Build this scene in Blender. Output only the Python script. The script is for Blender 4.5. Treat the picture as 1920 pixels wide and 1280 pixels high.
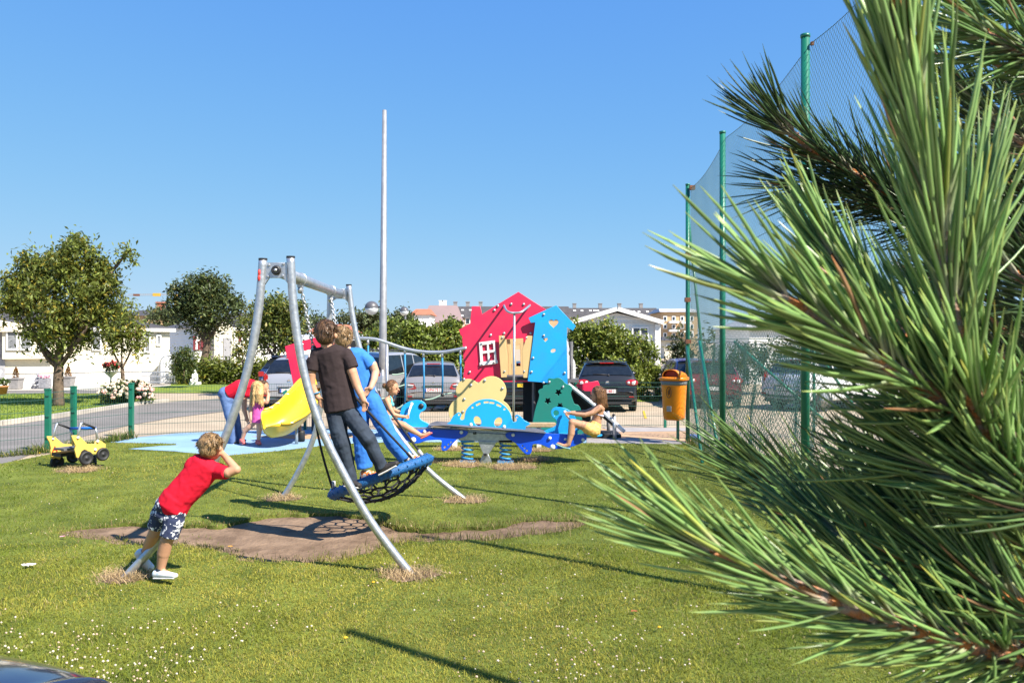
import bpy, bmesh, math, random
import numpy as np
from mathutils import Vector, Matrix, Quaternion

scene = bpy.context.scene
for o in list(bpy.data.objects):
    bpy.data.objects.remove(o)
R = math.radians
rnd = random.Random(7)
rng = np.random.default_rng(11)

# ------------------------------------------------------------------ camera
F, CX, CY, EYE = 1500.0, 960.0, 640.0, 1.9       # focal length in pixels of a 1920 px wide frame, eye height
cam_d = bpy.data.cameras.new('camera')
cam_d.sensor_width = 36.0
cam_d.lens = 36.0 * F / 1920.0
cam_d.clip_start = 0.05
cam_d.clip_end = 3000
cam_d.dof.use_dof = True
cam_d.dof.focus_distance = 8.5
cam_d.dof.aperture_fstop = 19.0
cam = bpy.data.objects.new('camera', cam_d)
cam.location = (0, 0, EYE)
cam.rotation_euler = (R(90), 0, 0)
scene.collection.objects.link(cam)
scene.camera = cam

# ------------------------------------------------------------------ light
SUN_EL, SUN_AZ = 47.0, 126.9                      # elevation, azimuth clockwise from +Y (sun behind right)
world = bpy.data.worlds.new('World')
scene.world = world
world.use_nodes = True
wn = world.node_tree.nodes
wl = world.node_tree.links
sky = wn.new('ShaderNodeTexSky')
sky.sky_type = 'NISHITA'
sky.sun_disc = False
sky.sun_elevation = R(SUN_EL)
sky.sun_rotation = R(SUN_AZ)
sky.air_density = 0.4
sky.dust_density = 0.0
sky.ozone_density = 8.0
sky.altitude = 0
bg = wn['Background']
bg.inputs['Strength'].default_value = 0.15
# film-like shoulder on the whole sky, a * x / (b + x) per channel, the same in every direction
sp_ = wn.new('ShaderNodeSeparateColor')
cb_ = wn.new('ShaderNodeCombineColor')
wl.new(sky.outputs[0], sp_.inputs[0])
for i_, (a_, b_) in enumerate(((0.352, 0.277), (0.361, 0.1465), (0.398, 0.0193))):
    ad = wn.new('ShaderNodeMath')
    ad.operation = 'ADD'
    ad.inputs[1].default_value = b_ / 0.15
    dv = wn.new('ShaderNodeMath')
    dv.operation = 'DIVIDE'
    ml = wn.new('ShaderNodeMath')
    ml.operation = 'MULTIPLY'
    ml.inputs[1].default_value = a_ / 0.15
    wl.new(sp_.outputs[i_], ad.inputs[0])
    wl.new(sp_.outputs[i_], dv.inputs[0])
    wl.new(ad.outputs[0], dv.inputs[1])
    wl.new(dv.outputs[0], ml.inputs[0])
    wl.new(ml.outputs[0], cb_.inputs[i_])
wl.new(cb_.outputs[0], bg.inputs['Color'])
sun_d = bpy.data.lights.new('sun', 'SUN')
sun_d.energy = 4.7
sun_d.angle = R(0.53)
sun_d.color = (1.0, 0.93, 0.82)
sun = bpy.data.objects.new('sun', sun_d)
sdir = Vector((math.sin(R(SUN_AZ)) * math.cos(R(SUN_EL)), math.cos(R(SUN_AZ)) * math.cos(R(SUN_EL)), math.sin(R(SUN_EL))))
sun.rotation_euler = sdir.to_track_quat('Z', 'Y').to_euler()
sun.location = (10, -8, 14)
scene.collection.objects.link(sun)
scene.view_settings.view_transform = 'Standard'
scene.view_settings.look = 'None'
scene.view_settings.exposure = 1.25
scene.view_settings.gamma = 1.0
scene.view_settings.use_curve_mapping = False
scene.cycles.max_bounces = 6
scene.cycles.transparent_max_bounces = 8
scene.cycles.use_denoising = True
try:
    scene.cycles.denoiser = 'OPENIMAGEDENOISE'
except Exception:
    pass

# ------------------------------------------------------------------ helpers
col = scene.collection


def P(px, py, Y):
    return Vector(((px - CX) / F * Y, Y, EYE - (py - CY) / F * Y))


def G(px, py):
    Y = F * EYE / (py - CY)
    return Vector(((px - CX) / F * Y, Y, 0.0))


def onplane(px, py, p0, n):
    d = Vector(((px - CX) / F, 1.0, -(py - CY) / F))
    o = Vector((0, 0, EYE))
    return o + d * ((p0 - o).dot(n) / d.dot(n))


def new_mat(name):
    m = bpy.data.materials.new(name)
    m.use_nodes = True
    return m


def M(name, c, c2=None, rough=0.6, metal=0.0, scale=9.0, bump=0.0, bscale=60.0, coat=0.0, spec=0.5, detail=4.0, trans=0.0, lo=0.35, hi=0.65):
    """principled material whose colour wanders between c and c2 with noise, plus optional fine bump"""
    m = new_mat(name)
    nt = m.node_tree
    b = nt.nodes['Principled BSDF']
    if c2 is None:
        c2 = tuple(x * 0.82 for x in c)
    tc = nt.nodes.new('ShaderNodeTexCoord')
    nz = nt.nodes.new('ShaderNodeTexNoise')
    nz.inputs['Scale'].default_value = scale
    nz.inputs['Detail'].default_value = detail
    nt.links.new(tc.outputs['Object'], nz.inputs['Vector'])
    rp = nt.nodes.new('ShaderNodeValToRGB')
    rp.color_ramp.elements[0].position = lo
    rp.color_ramp.elements[1].position = hi
    rp.color_ramp.elements[0].color = (*c2, 1)
    rp.color_ramp.elements[1].color = (*c, 1)
    nt.links.new(nz.outputs['Fac'], rp.inputs['Fac'])
    nt.links.new(rp.outputs['Color'], b.inputs['Base Color'])
    b.inputs['Roughness'].default_value = rough
    b.inputs['Metallic'].default_value = metal
    b.inputs['Specular IOR Level'].default_value = spec
    b.inputs['Coat Weight'].default_value = coat
    if trans:
        b.inputs['Transmission Weight'].default_value = trans
    if bump:
        n2 = nt.nodes.new('ShaderNodeTexNoise')
        n2.inputs['Scale'].default_value = bscale
        n2.inputs['Detail'].default_value = 5
        nt.links.new(tc.outputs['Object'], n2.inputs['Vector'])
        bp = nt.nodes.new('ShaderNodeBump')
        bp.inputs['Strength'].default_value = bump
        bp.inputs['Distance'].default_value = 0.02
        nt.links.new(n2.outputs['Fac'], bp.inputs['Height'])
        nt.links.new(bp.outputs['Normal'], b.inputs['Normal'])
    return m


def leaf_mat(name, rough=0.5, transl=0.35, spec=0.35):
    """leaf or blade: colour comes from the piece's own attribute, light passes partly through"""
    m = new_mat(name)
    nt = m.node_tree
    b = nt.nodes['Principled BSDF']
    out = nt.nodes['Material Output']
    at = nt.nodes.new('ShaderNodeAttribute')
    at.attribute_name = 'col'
    nt.links.new(at.outputs['Color'], b.inputs['Base Color'])
    b.inputs['Roughness'].default_value = rough
    b.inputs['Specular IOR Level'].default_value = spec
    tr = nt.nodes.new('ShaderNodeBsdfTranslucent')
    nt.links.new(at.outputs['Color'], tr.inputs['Color'])
    mx = nt.nodes.new('ShaderNodeMixShader')
    mx.inputs[0].default_value = transl
    nt.links.new(b.outputs[0], mx.inputs[1])
    nt.links.new(tr.outputs[0], mx.inputs[2])
    nt.links.new(mx.outputs[0], out.inputs['Surface'])
    return m


PINV = {}


def tag(o, label=None, cat=None, group=None, kind=None):
    if label:
        o['label'] = label
    if cat:
        o['category'] = cat
    if group:
        o['group'] = group
    if kind:
        o['kind'] = kind
    return o


def thing(name, label, cat, loc=(0, 0, 0), rz=0.0, group=None, local=False):
    """an Empty at the thing's base; its parts are modelled in world coordinates, or in its own when local"""
    o = bpy.data.objects.new(name, None)
    o.empty_display_size = 0.2
    o.location = loc
    o.rotation_euler = (0, 0, rz)
    col.objects.link(o)
    tag(o, label, cat, group)
    PINV[o] = Matrix() if local else Matrix.Translation(Vector(loc)).inverted()
    return o


def link(name, me, mat=None, parent=None):
    o = bpy.data.objects.new(name, me)
    col.objects.link(o)
    if mat is not None and not me.materials:
        me.materials.append(mat)
    if parent is not None:
        o.parent = parent
        if parent in PINV:
            o.matrix_parent_inverse = PINV[parent]
        else:
            o.matrix_parent_inverse = Matrix()
    return o


def smooth_mesh(me, on=True):
    me.polygons.foreach_set('use_smooth', [on] * len(me.polygons))


def np_mesh(name, V, faces, mat=None, colors=None, smooth=False):
    """faces: (N,3) or (N,4) int array, or a list of such arrays"""
    if not isinstance(faces, list):
        faces = [faces]
    me = bpy.data.meshes.new(name)
    V = np.asarray(V, dtype=np.float32)
    me.vertices.add(len(V))
    me.vertices.foreach_set('co', V.ravel())
    loops = np.concatenate([f.ravel() for f in faces]).astype(np.int32)
    sizes = np.concatenate([np.full(len(f), f.shape[1], np.int32) for f in faces])
    starts = np.concatenate([[0], np.cumsum(sizes)[:-1]]).astype(np.int32)
    me.loops.add(len(loops))
    me.loops.foreach_set('vertex_index', loops)
    me.polygons.add(len(sizes))
    me.polygons.foreach_set('loop_start', starts)
    if smooth:
        me.polygons.foreach_set('use_smooth', np.ones(len(sizes), bool))
    me.update(calc_edges=True)
    if colors is not None:
        a = me.attributes.new('col', 'FLOAT_COLOR', 'POINT')
        c4 = np.ones((len(V), 4), np.float32)
        c4[:, :3] = colors
        a.data.foreach_set('color', c4.ravel())
    if mat is not None:
        me.materials.append(mat)
    return me


class MB:
    """collects simple solids and links them as ONE mesh object"""

    def __init__(self):
        self.v = []
        self.f = []

    def add(self, vs, fs):
        n = len(self.v)
        self.v += [tuple(x) for x in vs]
        self.f += [tuple(i + n for i in f) for f in fs]
        return self

    def box(self, c, s, rot=None):
        c = Vector(c)
        h = Vector(s) * 0.5
        vs = []
        for sx in (-1, 1):
            for sy in (-1, 1):
                for sz in (-1, 1):
                    p = Vector((sx * h.x, sy * h.y, sz * h.z))
                    if rot is not None:
                        p = rot @ p
                    vs.append(c + p)
        return self.add(vs, [(0, 1, 3, 2), (4, 6, 7, 5), (0, 4, 5, 1), (2, 3, 7, 6), (0, 2, 6, 4), (1, 5, 7, 3)])

    def bar(self, a, b, w, h):
        """box along a-b, w sideways, h upwards"""
        a, b = Vector(a), Vector(b)
        d = b - a
        q = d.to_track_quat('Y', 'Z').to_matrix()
        return self.box((a + b) / 2, (w, d.length, h), q)

    def tube(self, pts, r, n=10, caps=True, closed=False):
        pts = [Vector(p) for p in pts]
        m = len(pts)
        rs = r if isinstance(r, (list, tuple)) else [r] * m
        vs, fs = [], []
        prev = None
        for i, p in enumerate(pts):
            if closed:
                t = (pts[(i + 1) % m] - pts[i - 1])
            else:
                t = pts[min(i + 1, m - 1)] - pts[max(i - 1, 0)]
            t.normalize()
            if prev is None:
                ref = Vector((0, 0, 1)) if abs(t.z) < 0.9 else Vector((0, 1, 0))
                u = t.cross(ref).normalized()
            else:
                u = (prev - t * prev.dot(t))
                if u.length < 1e-6:
                    u = t.cross(Vector((0, 0, 1)))
                u.normalize()
            prev = u
            w = t.cross(u)
            for k in range(n):
                a = 2 * math.pi * k / n
                vs.append(p + (u * math.cos(a) + w * math.sin(a)) * rs[i])
        segs = m if closed else m - 1
        for i in range(segs):
            j = (i + 1) % m
            for k in range(n):
                k2 = (k + 1) % n
                fs.append((i * n + k, i * n + k2, j * n + k2, j * n + k))
        if caps and not closed:
            fs.append(tuple(range(n))[::-1])
            fs.append(tuple((m - 1) * n + k for k in range(n)))
        return self.add(vs, fs)

    def ell(self, c, r, rot=None, n=12, m=8):
        c = Vector(c)
        if not hasattr(r, '__len__'):
            r = (r, r, r)
        vs, fs = [], []
        for j in range(1, m):
            th = math.pi * j / m
            for k in range(n):
                a = 2 * math.pi * k / n
                p = Vector((r[0] * math.sin(th) * math.cos(a), r[1] * math.sin(th) * math.sin(a), r[2] * math.cos(th)))
                if rot is not None:
                    p = rot @ p
                vs.append(c + p)
        top = Vector((0, 0, r[2]))
        if rot is not None:
            top = rot @ top
        vs.append(c + top)
        vs.append(c - top)
        T, B = len(vs) - 2, len(vs) - 1
        for j in range(m - 2):
            for k in range(n):
                k2 = (k + 1) % n
                fs.append((j * n + k, (j + 1) * n + k, (j + 1) * n + k2, j * n + k2))
        for k in range(n):
            k2 = (k + 1) % n
            fs.append((T, k, k2))
            fs.append((B, (m - 2) * n + k2, (m - 2) * n + k))
        return self.add(vs, fs)

    def lathe(self, prof, c=(0, 0, 0), n=24, rot=None, sx=1.0, sy=1.0):
        c = Vector(c)
        vs, fs = [], []
        for (r, z) in prof:
            for k in range(n):
                a = 2 * math.pi * k / n
                p = Vector((r * math.cos(a) * sx, r * math.sin(a) * sy, z))
                if rot is not None:
                    p = rot @ p
                vs.append(c + p)
        for i in range(len(prof) - 1):
            for k in range(n):
                k2 = (k + 1) % n
                fs.append((i * n + k, i * n + k2, (i + 1) * n + k2, (i + 1) * n + k))
        fs.append(tuple(range(n))[::-1])
        fs.append(tuple((len(prof) - 1) * n + k for k in range(n)))
        return self.add(vs, fs)

    def grid(self, rows):
        """rows of points, quads between them"""
        n = len(rows[0])
        vs = [p for r in rows for p in r]
        fs = []
        for i in range(len(rows) - 1):
            for k in range(n - 1):
                fs.append((i * n + k, i * n + k + 1, (i + 1) * n + k + 1, (i + 1) * n + k))
        return self.add(vs, fs)

    def mesh(self, name, smooth=False):
        me = bpy.data.meshes.new(name)
        me.from_pydata(self.v, [], self.f)
        me.update()
        if smooth:
            smooth_mesh(me)
        return me

    def build(self, name, mat, parent=None, smooth=False, bevel=0.0):
        me = self.mesh(name, smooth)
        if bevel:
            bm = bmesh.new()
            bm.from_mesh(me)
            bmesh.ops.bevel(bm, geom=[e for e in bm.edges if len(e.link_faces) == 2 and e.calc_face_angle(0) > 0.5], offset=bevel, segments=2, affect='EDGES', clamp_overlap=True)
            bm.to_mesh(me)
            bm.free()
        return link(name, me, mat, parent)


def cr(pts, n=6, closed=True):
    """Catmull-Rom through 2-D or 3-D points"""
    pts = [Vector(p) for p in pts]
    m = len(pts)
    out = []
    for i in range(m if closed else m - 1):
        p0 = pts[(i - 1) % m] if closed else pts[max(i - 1, 0)]
        p1, p2 = pts[i], pts[(i + 1) % m]
        p3 = pts[(i + 2) % m] if closed else pts[min(i + 2, m - 1)]
        for k in range(n):
            t = k / n
            out.append(0.5 * ((2 * p1) + (p2 - p0) * t + (2 * p0 - 5 * p1 + 4 * p2 - p3) * t * t + (3 * p1 - p0 - 3 * p2 + p3) * t ** 3))
    if not closed:
        out.append(pts[-1].copy())
    return out


def circ(cx, cy, r, n=20, ry=None, a0=0.0, tilt=0.0):
    ry = r if ry is None else ry
    o = []
    for k in range(n):
        a = 2 * math.pi * k / n + a0
        x, y = r * math.cos(a), ry * math.sin(a)
        o.append((cx + x * math.cos(tilt) - y * math.sin(tilt), cy + x * math.sin(tilt) + y * math.cos(tilt)))
    return o


def rrect(cx, cy, w, h, tilt=0.0):
    o = []
    for (x, y) in ((-w / 2, -h / 2), (w / 2, -h / 2), (w / 2, h / 2), (-w / 2, h / 2)):
        o.append((cx + x * math.cos(tilt) - y * math.sin(tilt), cy + x * math.sin(tilt) + y * math.cos(tilt)))
    return o


def plate_mesh(name, loops, t, bevel=0.0):
    """flat plate in the local xy plane from closed loops (first outer, then holes), thickness t"""
    cu = bpy.data.curves.new(name, 'CURVE')
    cu.dimensions = '2D'
    cu.fill_mode = 'BOTH'
    cu.extrude = max(t / 2 - bevel, 1e-4)
    cu.bevel_depth = bevel
    cu.bevel_resolution = 1
    cu.offset = -bevel
    for lp in loops:
        sp = cu.splines.new('POLY')
        sp.points.add(len(lp) - 1)
        for i, p in enumerate(lp):
            sp.points[i].co = (p[0], p[1], 0, 1)
        sp.use_cyclic_u = True
    tmp = bpy.data.objects.new(name, cu)
    col.objects.link(tmp)
    dg = bpy.context.evaluated_depsgraph_get()
    me = bpy.data.meshes.new_from_object(tmp.evaluated_get(dg))
    bpy.data.objects.remove(tmp)
    bpy.data.curves.remove(cu)
    me.name = name
    return me


def panel(name, outer, Y, t, mat, parent, holes=(), bevel=0.005, plane=None):
    """board whose outline is given in picture coordinates on the vertical plane at distance Y (or plane=(p0, n));
    real thickness t lies behind that plane"""
    if plane is None:
        p0, n = Vector((0, Y, 0)), Vector((0, -1, 0))
    else:
        p0, n = plane
        n = n.normalized()
    up = Vector((0, 0, 1))
    ux = up.cross(n).normalized()
    if ux.x < 0 and plane is None:
        ux = -ux
    uz = n.cross(ux)
    loops = []
    for lp in [outer] + list(holes):
        q = []
        for p in lp:
            w = onplane(p[0], p[1], p0, n) - p0
            q.append((w.dot(ux), w.dot(uz)))
        loops.append(q)
    me = plate_mesh(name, loops, t, bevel)
    mt = Matrix.Translation(p0 - n * (t / 2)) @ Matrix((ux, uz, n)).transposed().to_4x4()
    me.transform(mt)
    return link(name, me, mat, parent)


def text_mesh(name, s, size, depth=0.002, bold=0.0):
    cu = bpy.data.curves.new(name, 'FONT')
    cu.body = s
    cu.size = size
    cu.extrude = depth
    cu.offset = bold
    cu.align_x = 'CENTER'
    cu.align_y = 'CENTER'
    tmp = bpy.data.objects.new(name, cu)
    col.objects.link(tmp)
    dg = bpy.context.evaluated_depsgraph_get()
    me = bpy.data.meshes.new_from_object(tmp.evaluated_get(dg))
    bpy.data.objects.remove(tmp)
    bpy.data.curves.remove(cu)
    return me


def text(name, s, size, loc, n, mat, parent, bold=0.0, depth=0.002):
    """flat lettering at loc on a face with outward normal n"""
    me = text_mesh(name, s, size, depth, bold)
    n = Vector(n).normalized()
    ux = Vector((0, 0, 1)).cross(n).normalized()
    uz = n.cross(ux)
    me.transform(Matrix.Translation(Vector(loc)) @ Matrix((ux, uz, n)).transposed().to_4x4())
    return link(name, me, mat, parent)


def inpoly(x, y, poly):
    """vectorised point in polygon"""
    x, y = np.asarray(x), np.asarray(y)
    ins = np.zeros(x.shape, bool)
    n = len(poly)
    j = n - 1
    for i in range(n):
        xi, yi, xj, yj = poly[i][0], poly[i][1], poly[j][0], poly[j][1]
        c = ((yi > y) != (yj > y))
        with np.errstate(divide='ignore', invalid='ignore'):
            xx = (xj - xi) * (y - yi) / (yj - yi + 1e-12) + xi
        ins ^= c & (x < xx)
        j = i
    return ins


def vnoise(x, y, s, seed=0):
    """smooth pseudo noise about 0..1 from a few sines"""
    r = np.random.default_rng(seed)
    v = np.zeros_like(x)
    for k in range(7):
        a = r.uniform(0, 2 * np.pi)
        f = s * r.uniform(0.5, 2.2)
        v += np.sin((x * np.cos(a) + y * np.sin(a)) * f + r.uniform(0, 6.28))
    return 0.5 + v / 7.0 * 0.9


def sheet(name, pts, z, mat, kind='structure', px=True, smooth_n=0):
    """flat ground sheet; pts in picture coordinates (px) or metres"""
    if smooth_n:
        pts = [tuple(p) for p in cr([Vector((p[0], p[1], 0)) for p in pts], smooth_n)]
    w = [G(p[0], p[1]) if px else Vector((p[0], p[1], 0)) for p in pts]
    me = bpy.data.meshes.new(name)
    bm = bmesh.new()
    f = bm.faces.new([bm.verts.new((p.x, p.y, z)) for p in w])
    bmesh.ops.triangulate(bm, faces=[f])
    for f in bm.faces:
        if f.normal.z < 0:
            f.normal_flip()
    bm.to_mesh(me)
    bm.free()
    o = link(name, me, mat)
    tag(o, kind=kind)
    return o


def dup(root, loc=None, rz=None, label=None, parent=None):
    """a copy of a thing with copies of its parts and sub-parts"""
    c = root.copy()
    col.objects.link(c)
    if parent is not None:
        c.parent = parent
    if loc is not None:
        c.location = loc
    if rz is not None:
        c.rotation_euler = (0, 0, rz)
    if label:
        c['label'] = label
    for ch in list(root.children):
        dup(ch, parent=c)
    return c
# ------------------------------------------------------------------ materials of the setting
m_lawn = M('lawn_soil', (0.15, 0.18, 0.035), (0.075, 0.10, 0.02), 0.9, scale=2.2, bump=0.6, bscale=30, spec=0.1, detail=9)
m_lawnfar = M('far_lawn', (0.20, 0.26, 0.04), (0.12, 0.165, 0.026), 0.9, scale=3.0, bump=0.8, bscale=14, spec=0.1, detail=9)
m_dirt = M('bare_dirt', (0.25, 0.172, 0.115), (0.14, 0.094, 0.062), 0.95, scale=4.5, bump=1.0, bscale=22, spec=0.1, detail=9)
m_concrete = M('beige_paving', (0.40, 0.325, 0.235), (0.33, 0.265, 0.19), 0.9, scale=1.3, bump=0.25, bscale=25, spec=0.2, detail=10)
m_asphalt = M('grey_asphalt', (0.20, 0.185, 0.175), (0.155, 0.145, 0.135), 0.92, scale=1.0, bump=0.3, bscale=50, spec=0.2, detail=10)
m_bluerub = M('blue_rubber', (0.235, 0.375, 0.53), (0.19, 0.31, 0.45), 0.85, scale=1.6, bump=0.25, bscale=60, spec=0.25, detail=8)
m_orange_pave = M('orange_paving', (0.46, 0.30, 0.18), (0.38, 0.25, 0.16), 0.9, scale=2.0, bump=0.2, spec=0.2)
m_grey_pave = M('grey_paving', (0.34, 0.31, 0.30), (0.28, 0.26, 0.255), 0.9, scale=2.0, bump=0.2, spec=0.2)
m_kerb = M('pale_kerb', (0.46, 0.42, 0.36), (0.36, 0.33, 0.29), 0.9, scale=2.0, bump=0.2)
m_yellowline = M('yellow_line_paint', (0.62, 0.42, 0.03), (0.5, 0.34, 0.03), 0.7)
m_leaf = leaf_mat('tree_leaf', 0.42, 0.38, 0.4)
m_bark = M('bark', (0.17, 0.125, 0.09), (0.09, 0.066, 0.048), 0.9, scale=9, bump=0.8, bscale=25, spec=0.1)
m_siding = M('cream_cladding', (0.70, 0.645, 0.50), (0.66, 0.605, 0.47), 0.55, scale=0.7)
m_white = M('white_paint', (0.80, 0.79, 0.76), (0.74, 0.73, 0.70), 0.5, scale=1.0)
m_upvc = M('white_frame', (0.80, 0.80, 0.80), (0.76, 0.76, 0.76), 0.35, scale=1.0)
m_glass = M('window_glass', (0.03, 0.04, 0.05), (0.02, 0.025, 0.03), 0.06, scale=0.8, spec=0.9)
m_curtain = M('net_curtain', (0.20, 0.21, 0.22), (0.10, 0.105, 0.115), 0.8, scale=4)
m_slate = M('dark_roof', (0.075, 0.07, 0.072), (0.05, 0.047, 0.05), 0.75, scale=1.2, bump=0.2, bscale=8)
m_roofpale = M('pale_roof', (0.46, 0.46, 0.46), (0.36, 0.36, 0.37), 0.6, scale=0.8)
m_mauve = M('mauve_roof', (0.25, 0.175, 0.17), (0.21, 0.15, 0.148), 0.8, scale=0.2)
m_orbrick = M('ochre_brick', (0.52, 0.36, 0.20), (0.44, 0.29, 0.16), 0.85, scale=0.5)
m_redtile = M('red_tile', (0.42, 0.15, 0.08), (0.34, 0.12, 0.065), 0.8, scale=0.5)
m_maroon = M('maroon_shutter', (0.17, 0.022, 0.03), (0.13, 0.018, 0.024), 0.5)
m_door = M('grey_door', (0.33, 0.33, 0.34), (0.26, 0.26, 0.28), 0.5)
m_fgreen = M('green_post', (0.008, 0.155, 0.095), (0.006, 0.12, 0.075), 0.4, scale=5, coat=0.2)
m_fwire = M('green_wire', (0.02, 0.095, 0.07), (0.015, 0.07, 0.052), 0.5, scale=3)
m_net = M('grey_green_wire', (0.085, 0.15, 0.125), (0.055, 0.11, 0.09), 0.5, scale=2)
m_galv = M('galvanised_steel', (0.56, 0.58, 0.60), (0.36, 0.38, 0.41), 0.40, metal=0.75, scale=20, bump=0.12, bscale=45, lo=0.3, hi=0.7, detail=6)
m_steel = M('grey_steel', (0.50, 0.51, 0.53), (0.42, 0.43, 0.45), 0.38, metal=0.7, scale=12)
m_black = M('black_plastic', (0.018, 0.018, 0.02), (0.012, 0.012, 0.013), 0.5)
m_rust = M('rusty_bracket', (0.20, 0.075, 0.035), (0.11, 0.045, 0.025), 0.8, scale=30)
m_terra = M('terracotta_pot', (0.50, 0.22, 0.09), (0.42, 0.18, 0.08), 0.8)
m_stone = M('grey_stone', (0.30, 0.30, 0.32), (0.19, 0.19, 0.21), 0.85, scale=12, bump=0.5)
m_greybox = M('grey_planter', (0.30, 0.285, 0.28), (0.24, 0.23, 0.225), 0.7)

# ------------------------------------------------------------------ ground
HX0, HX1, HY0, HY1 = -7.6, 2.0, 6.3, 9.6            # the turf and the bare earth fill this opening
gm = MB()
for (x0, y0, x1, y1) in ((-700, -40, 700, HY0), (-700, HY1, 700, 1500), (-700, HY0, HX0, HY1), (HX1, HY0, 700, HY1)):
    gm.grid([[(x0, y0, -0.02), (x1, y0, -0.02)], [(x0, y1, -0.02), (x1, y1, -0.02)]])
g = gm.build('ground', m_concrete)
tag(g, kind='structure')
LAWN = [(-9.5, 1.0), (9.5, 1.0)] + [tuple(G(*p).xy) for p in [(1700, 905), (1420, 850), (1300, 832), (1275, 832), (1000, 829), (800, 828), (700, 829), (640, 832), (580, 838), (520, 845), (430, 853), (400, 852), (330, 846), (330, 831.5), (260, 830), (200, 829), (195, 831), (120, 846), (0, 869)]] + [(-12, 11.0)]
BLUE = [(195, 829), (250, 819), (330, 811), (440, 806), (700, 803), (1000, 802), (1090, 803), (1110, 833), (800, 838), (640, 845), (430, 862), (300, 852), (215, 845), (190, 836)]
sheet('play_surface', BLUE, -0.012, m_bluerub)
sheet('play_surface', [(330, 845.9), (240, 841.5), (300, 836), (330, 834.6)], 0.004, m_bluerub)
sheet('orange_path', [(1088, 803), (1285, 801), (1310, 834), (1110, 831)], -0.010, m_orange_pave)
sheet('grey_path', [(1100, 818), (1180, 820), (1282, 826), (1290, 834), (1100, 832)], -0.006, m_grey_pave)
sheet('grey_path', [(1130, 800.5), (1150, 809), (1290, 807), (1285, 801)], -0.006, m_grey_pave)
sheet('orange_path', [(470, 817), (560, 813), (640, 812), (700, 815), (640, 821), (560, 822)], -0.008, m_orange_pave)
DIRT = [(105, 998), (180, 986), (260, 980), (340, 984), (420, 982), (470, 970), (560, 962), (640, 963), (700, 970), (740, 986), (830, 990), (930, 985), (1000, 975), (1095, 976), (1070, 992), (960, 1007), (860, 1013), (780, 1013), (730, 1020), (690, 1038), (620, 1050), (540, 1053), (450, 1047), (400, 1030), (330, 1022), (220, 1018)]
DIRTW = []
tip0, tip1 = G(105, 998), G(1095, 976)
for v in [G(p.x, p.y) for p in cr([Vector((a, b, 0)) for a, b in DIRT], 8)]:
    am = min(1.0, min(abs(v.x - tip0.x), abs(v.x - tip1.x)) / 0.8)
    DIRTW.append((v.x, v.y + am * (.035 * math.sin(v.x * 9) + .028 * math.sin(v.x * 23 + v.y * 3) + .02 * math.sin(v.x * 51 + 1))))
tme = plate_mesh('lawn', [LAWN, DIRTW], 0.08)
tme.transform(Matrix.Translation((0, 0, -0.04)))
tag(link('lawn', tme, m_lawn), kind='structure')
nx_, ny_ = 150, 56
gx_, gy_ = np.meshgrid(np.linspace(HX0 - .3, HX1 + .3, nx_), np.linspace(HY0 - .3, HY1 + .3, ny_))
gz_ = -0.056 + 0.020 * vnoise(gx_, gy_, 3.5, 31) + 0.012 * vnoise(gx_, gy_, 12, 32) + 0.02 * np.clip(np.abs(gx_ + 2.4) - 1.4, 0, 1)
ii_ = np.arange(nx_ * ny_).reshape(ny_, nx_)
dme = np_mesh('dirt_patch', np.stack([gx_, gy_, gz_], -1).reshape(-1, 3), np.stack([ii_[:-1, :-1], ii_[:-1, 1:], ii_[1:, 1:], ii_[1:, :-1]], -1).reshape(-1, 4), m_dirt, smooth=True)
tag(link('dirt_patch', dme), kind='structure')
# worn earth round the feet of the play things
WORN = [(235, 1083, .30), (768, 1078, .33), (530, 935, .30), (872, 938, .36), (148, 882, .40), (870, 872, .42), (800, 866, .3), (1000, 862, .35), (960, 876, .5), (845, 843, .35), (1011, 845, .3)]
WORNW = []
for i, (a, b, r) in enumerate(WORN):
    r *= .78
    c = G(a, b)
    WORNW.append((c.x, c.y, r))
    ring = []
    for k in range(22):
        t = 2 * math.pi * k / 22
        q = r * (0.82 + 0.16 * math.sin(3 * t + i) + 0.08 * math.sin(7 * t + 2 * i) + rnd.gauss(0, .06))
        ring.append((c.x + q * math.cos(t), c.y + 0.8 * q * math.sin(t)))
    sheet('worn_earth', ring, 0.005 + 0.0006 * i, m_dirt, px=False)
sheet('road', [(-60, 797), (0, 797), (100, 784), (180, 771), (260, 757), (440, 744), (470, 760), (440, 768), (330, 781), (246, 795), (130, 823), (0, 872), (-60, 885)], -0.012, m_asphalt)
sheet('road', [(-60, 738), (0, 737), (200, 736.5), (205, 731.5), (0, 732), (-60, 732)], -0.010, m_asphalt)
sheet('far_lawn', [(-80, 737.5), (200, 737.5), (285, 746), (312, 752), (255, 758), (180, 769), (100, 781), (0, 794.5), (-80, 800)], -0.006, m_lawnfar)
sheet('far_lawn', [(285, 736), (430, 736), (470, 728), (470, 715), (300, 717.5), (283, 725)], -0.006, m_lawnfar)
sheet('far_lawn', [(1195, 752), (1235, 752), (1240, 742), (1190, 742)], -0.006, m_lawnfar)
sheet('home_apron', [(-80, 732), (200, 731), (285, 726), (320, 722), (320, 718), (-80, 722)], -0.004, m_kerb)
# kerb along the near edge of the far lawn
kb = MB()
kp = [G(*p) for p in [(-60, 800), (0, 795), (100, 782), (180, 770), (260, 757.5), (313, 752)]]
for a, b in zip(kp[:-1], kp[1:]):
    kb.bar(a + Vector((0, 0, 0.03)), b + Vector((0, 0, 0.03)), 0.16, 0.1)
tag(kb.build('kerb', m_kerb), kind='structure')
sheet('yellow_line', [(1205, 769), (1208.5, 769), (1213, 783), (1208, 783)], -0.01, m_yellowline)
sheet('yellow_line', [(1399, 777), (1402, 777), (1408, 786), (1405, 786)], -0.01, m_yellowline)

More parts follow.
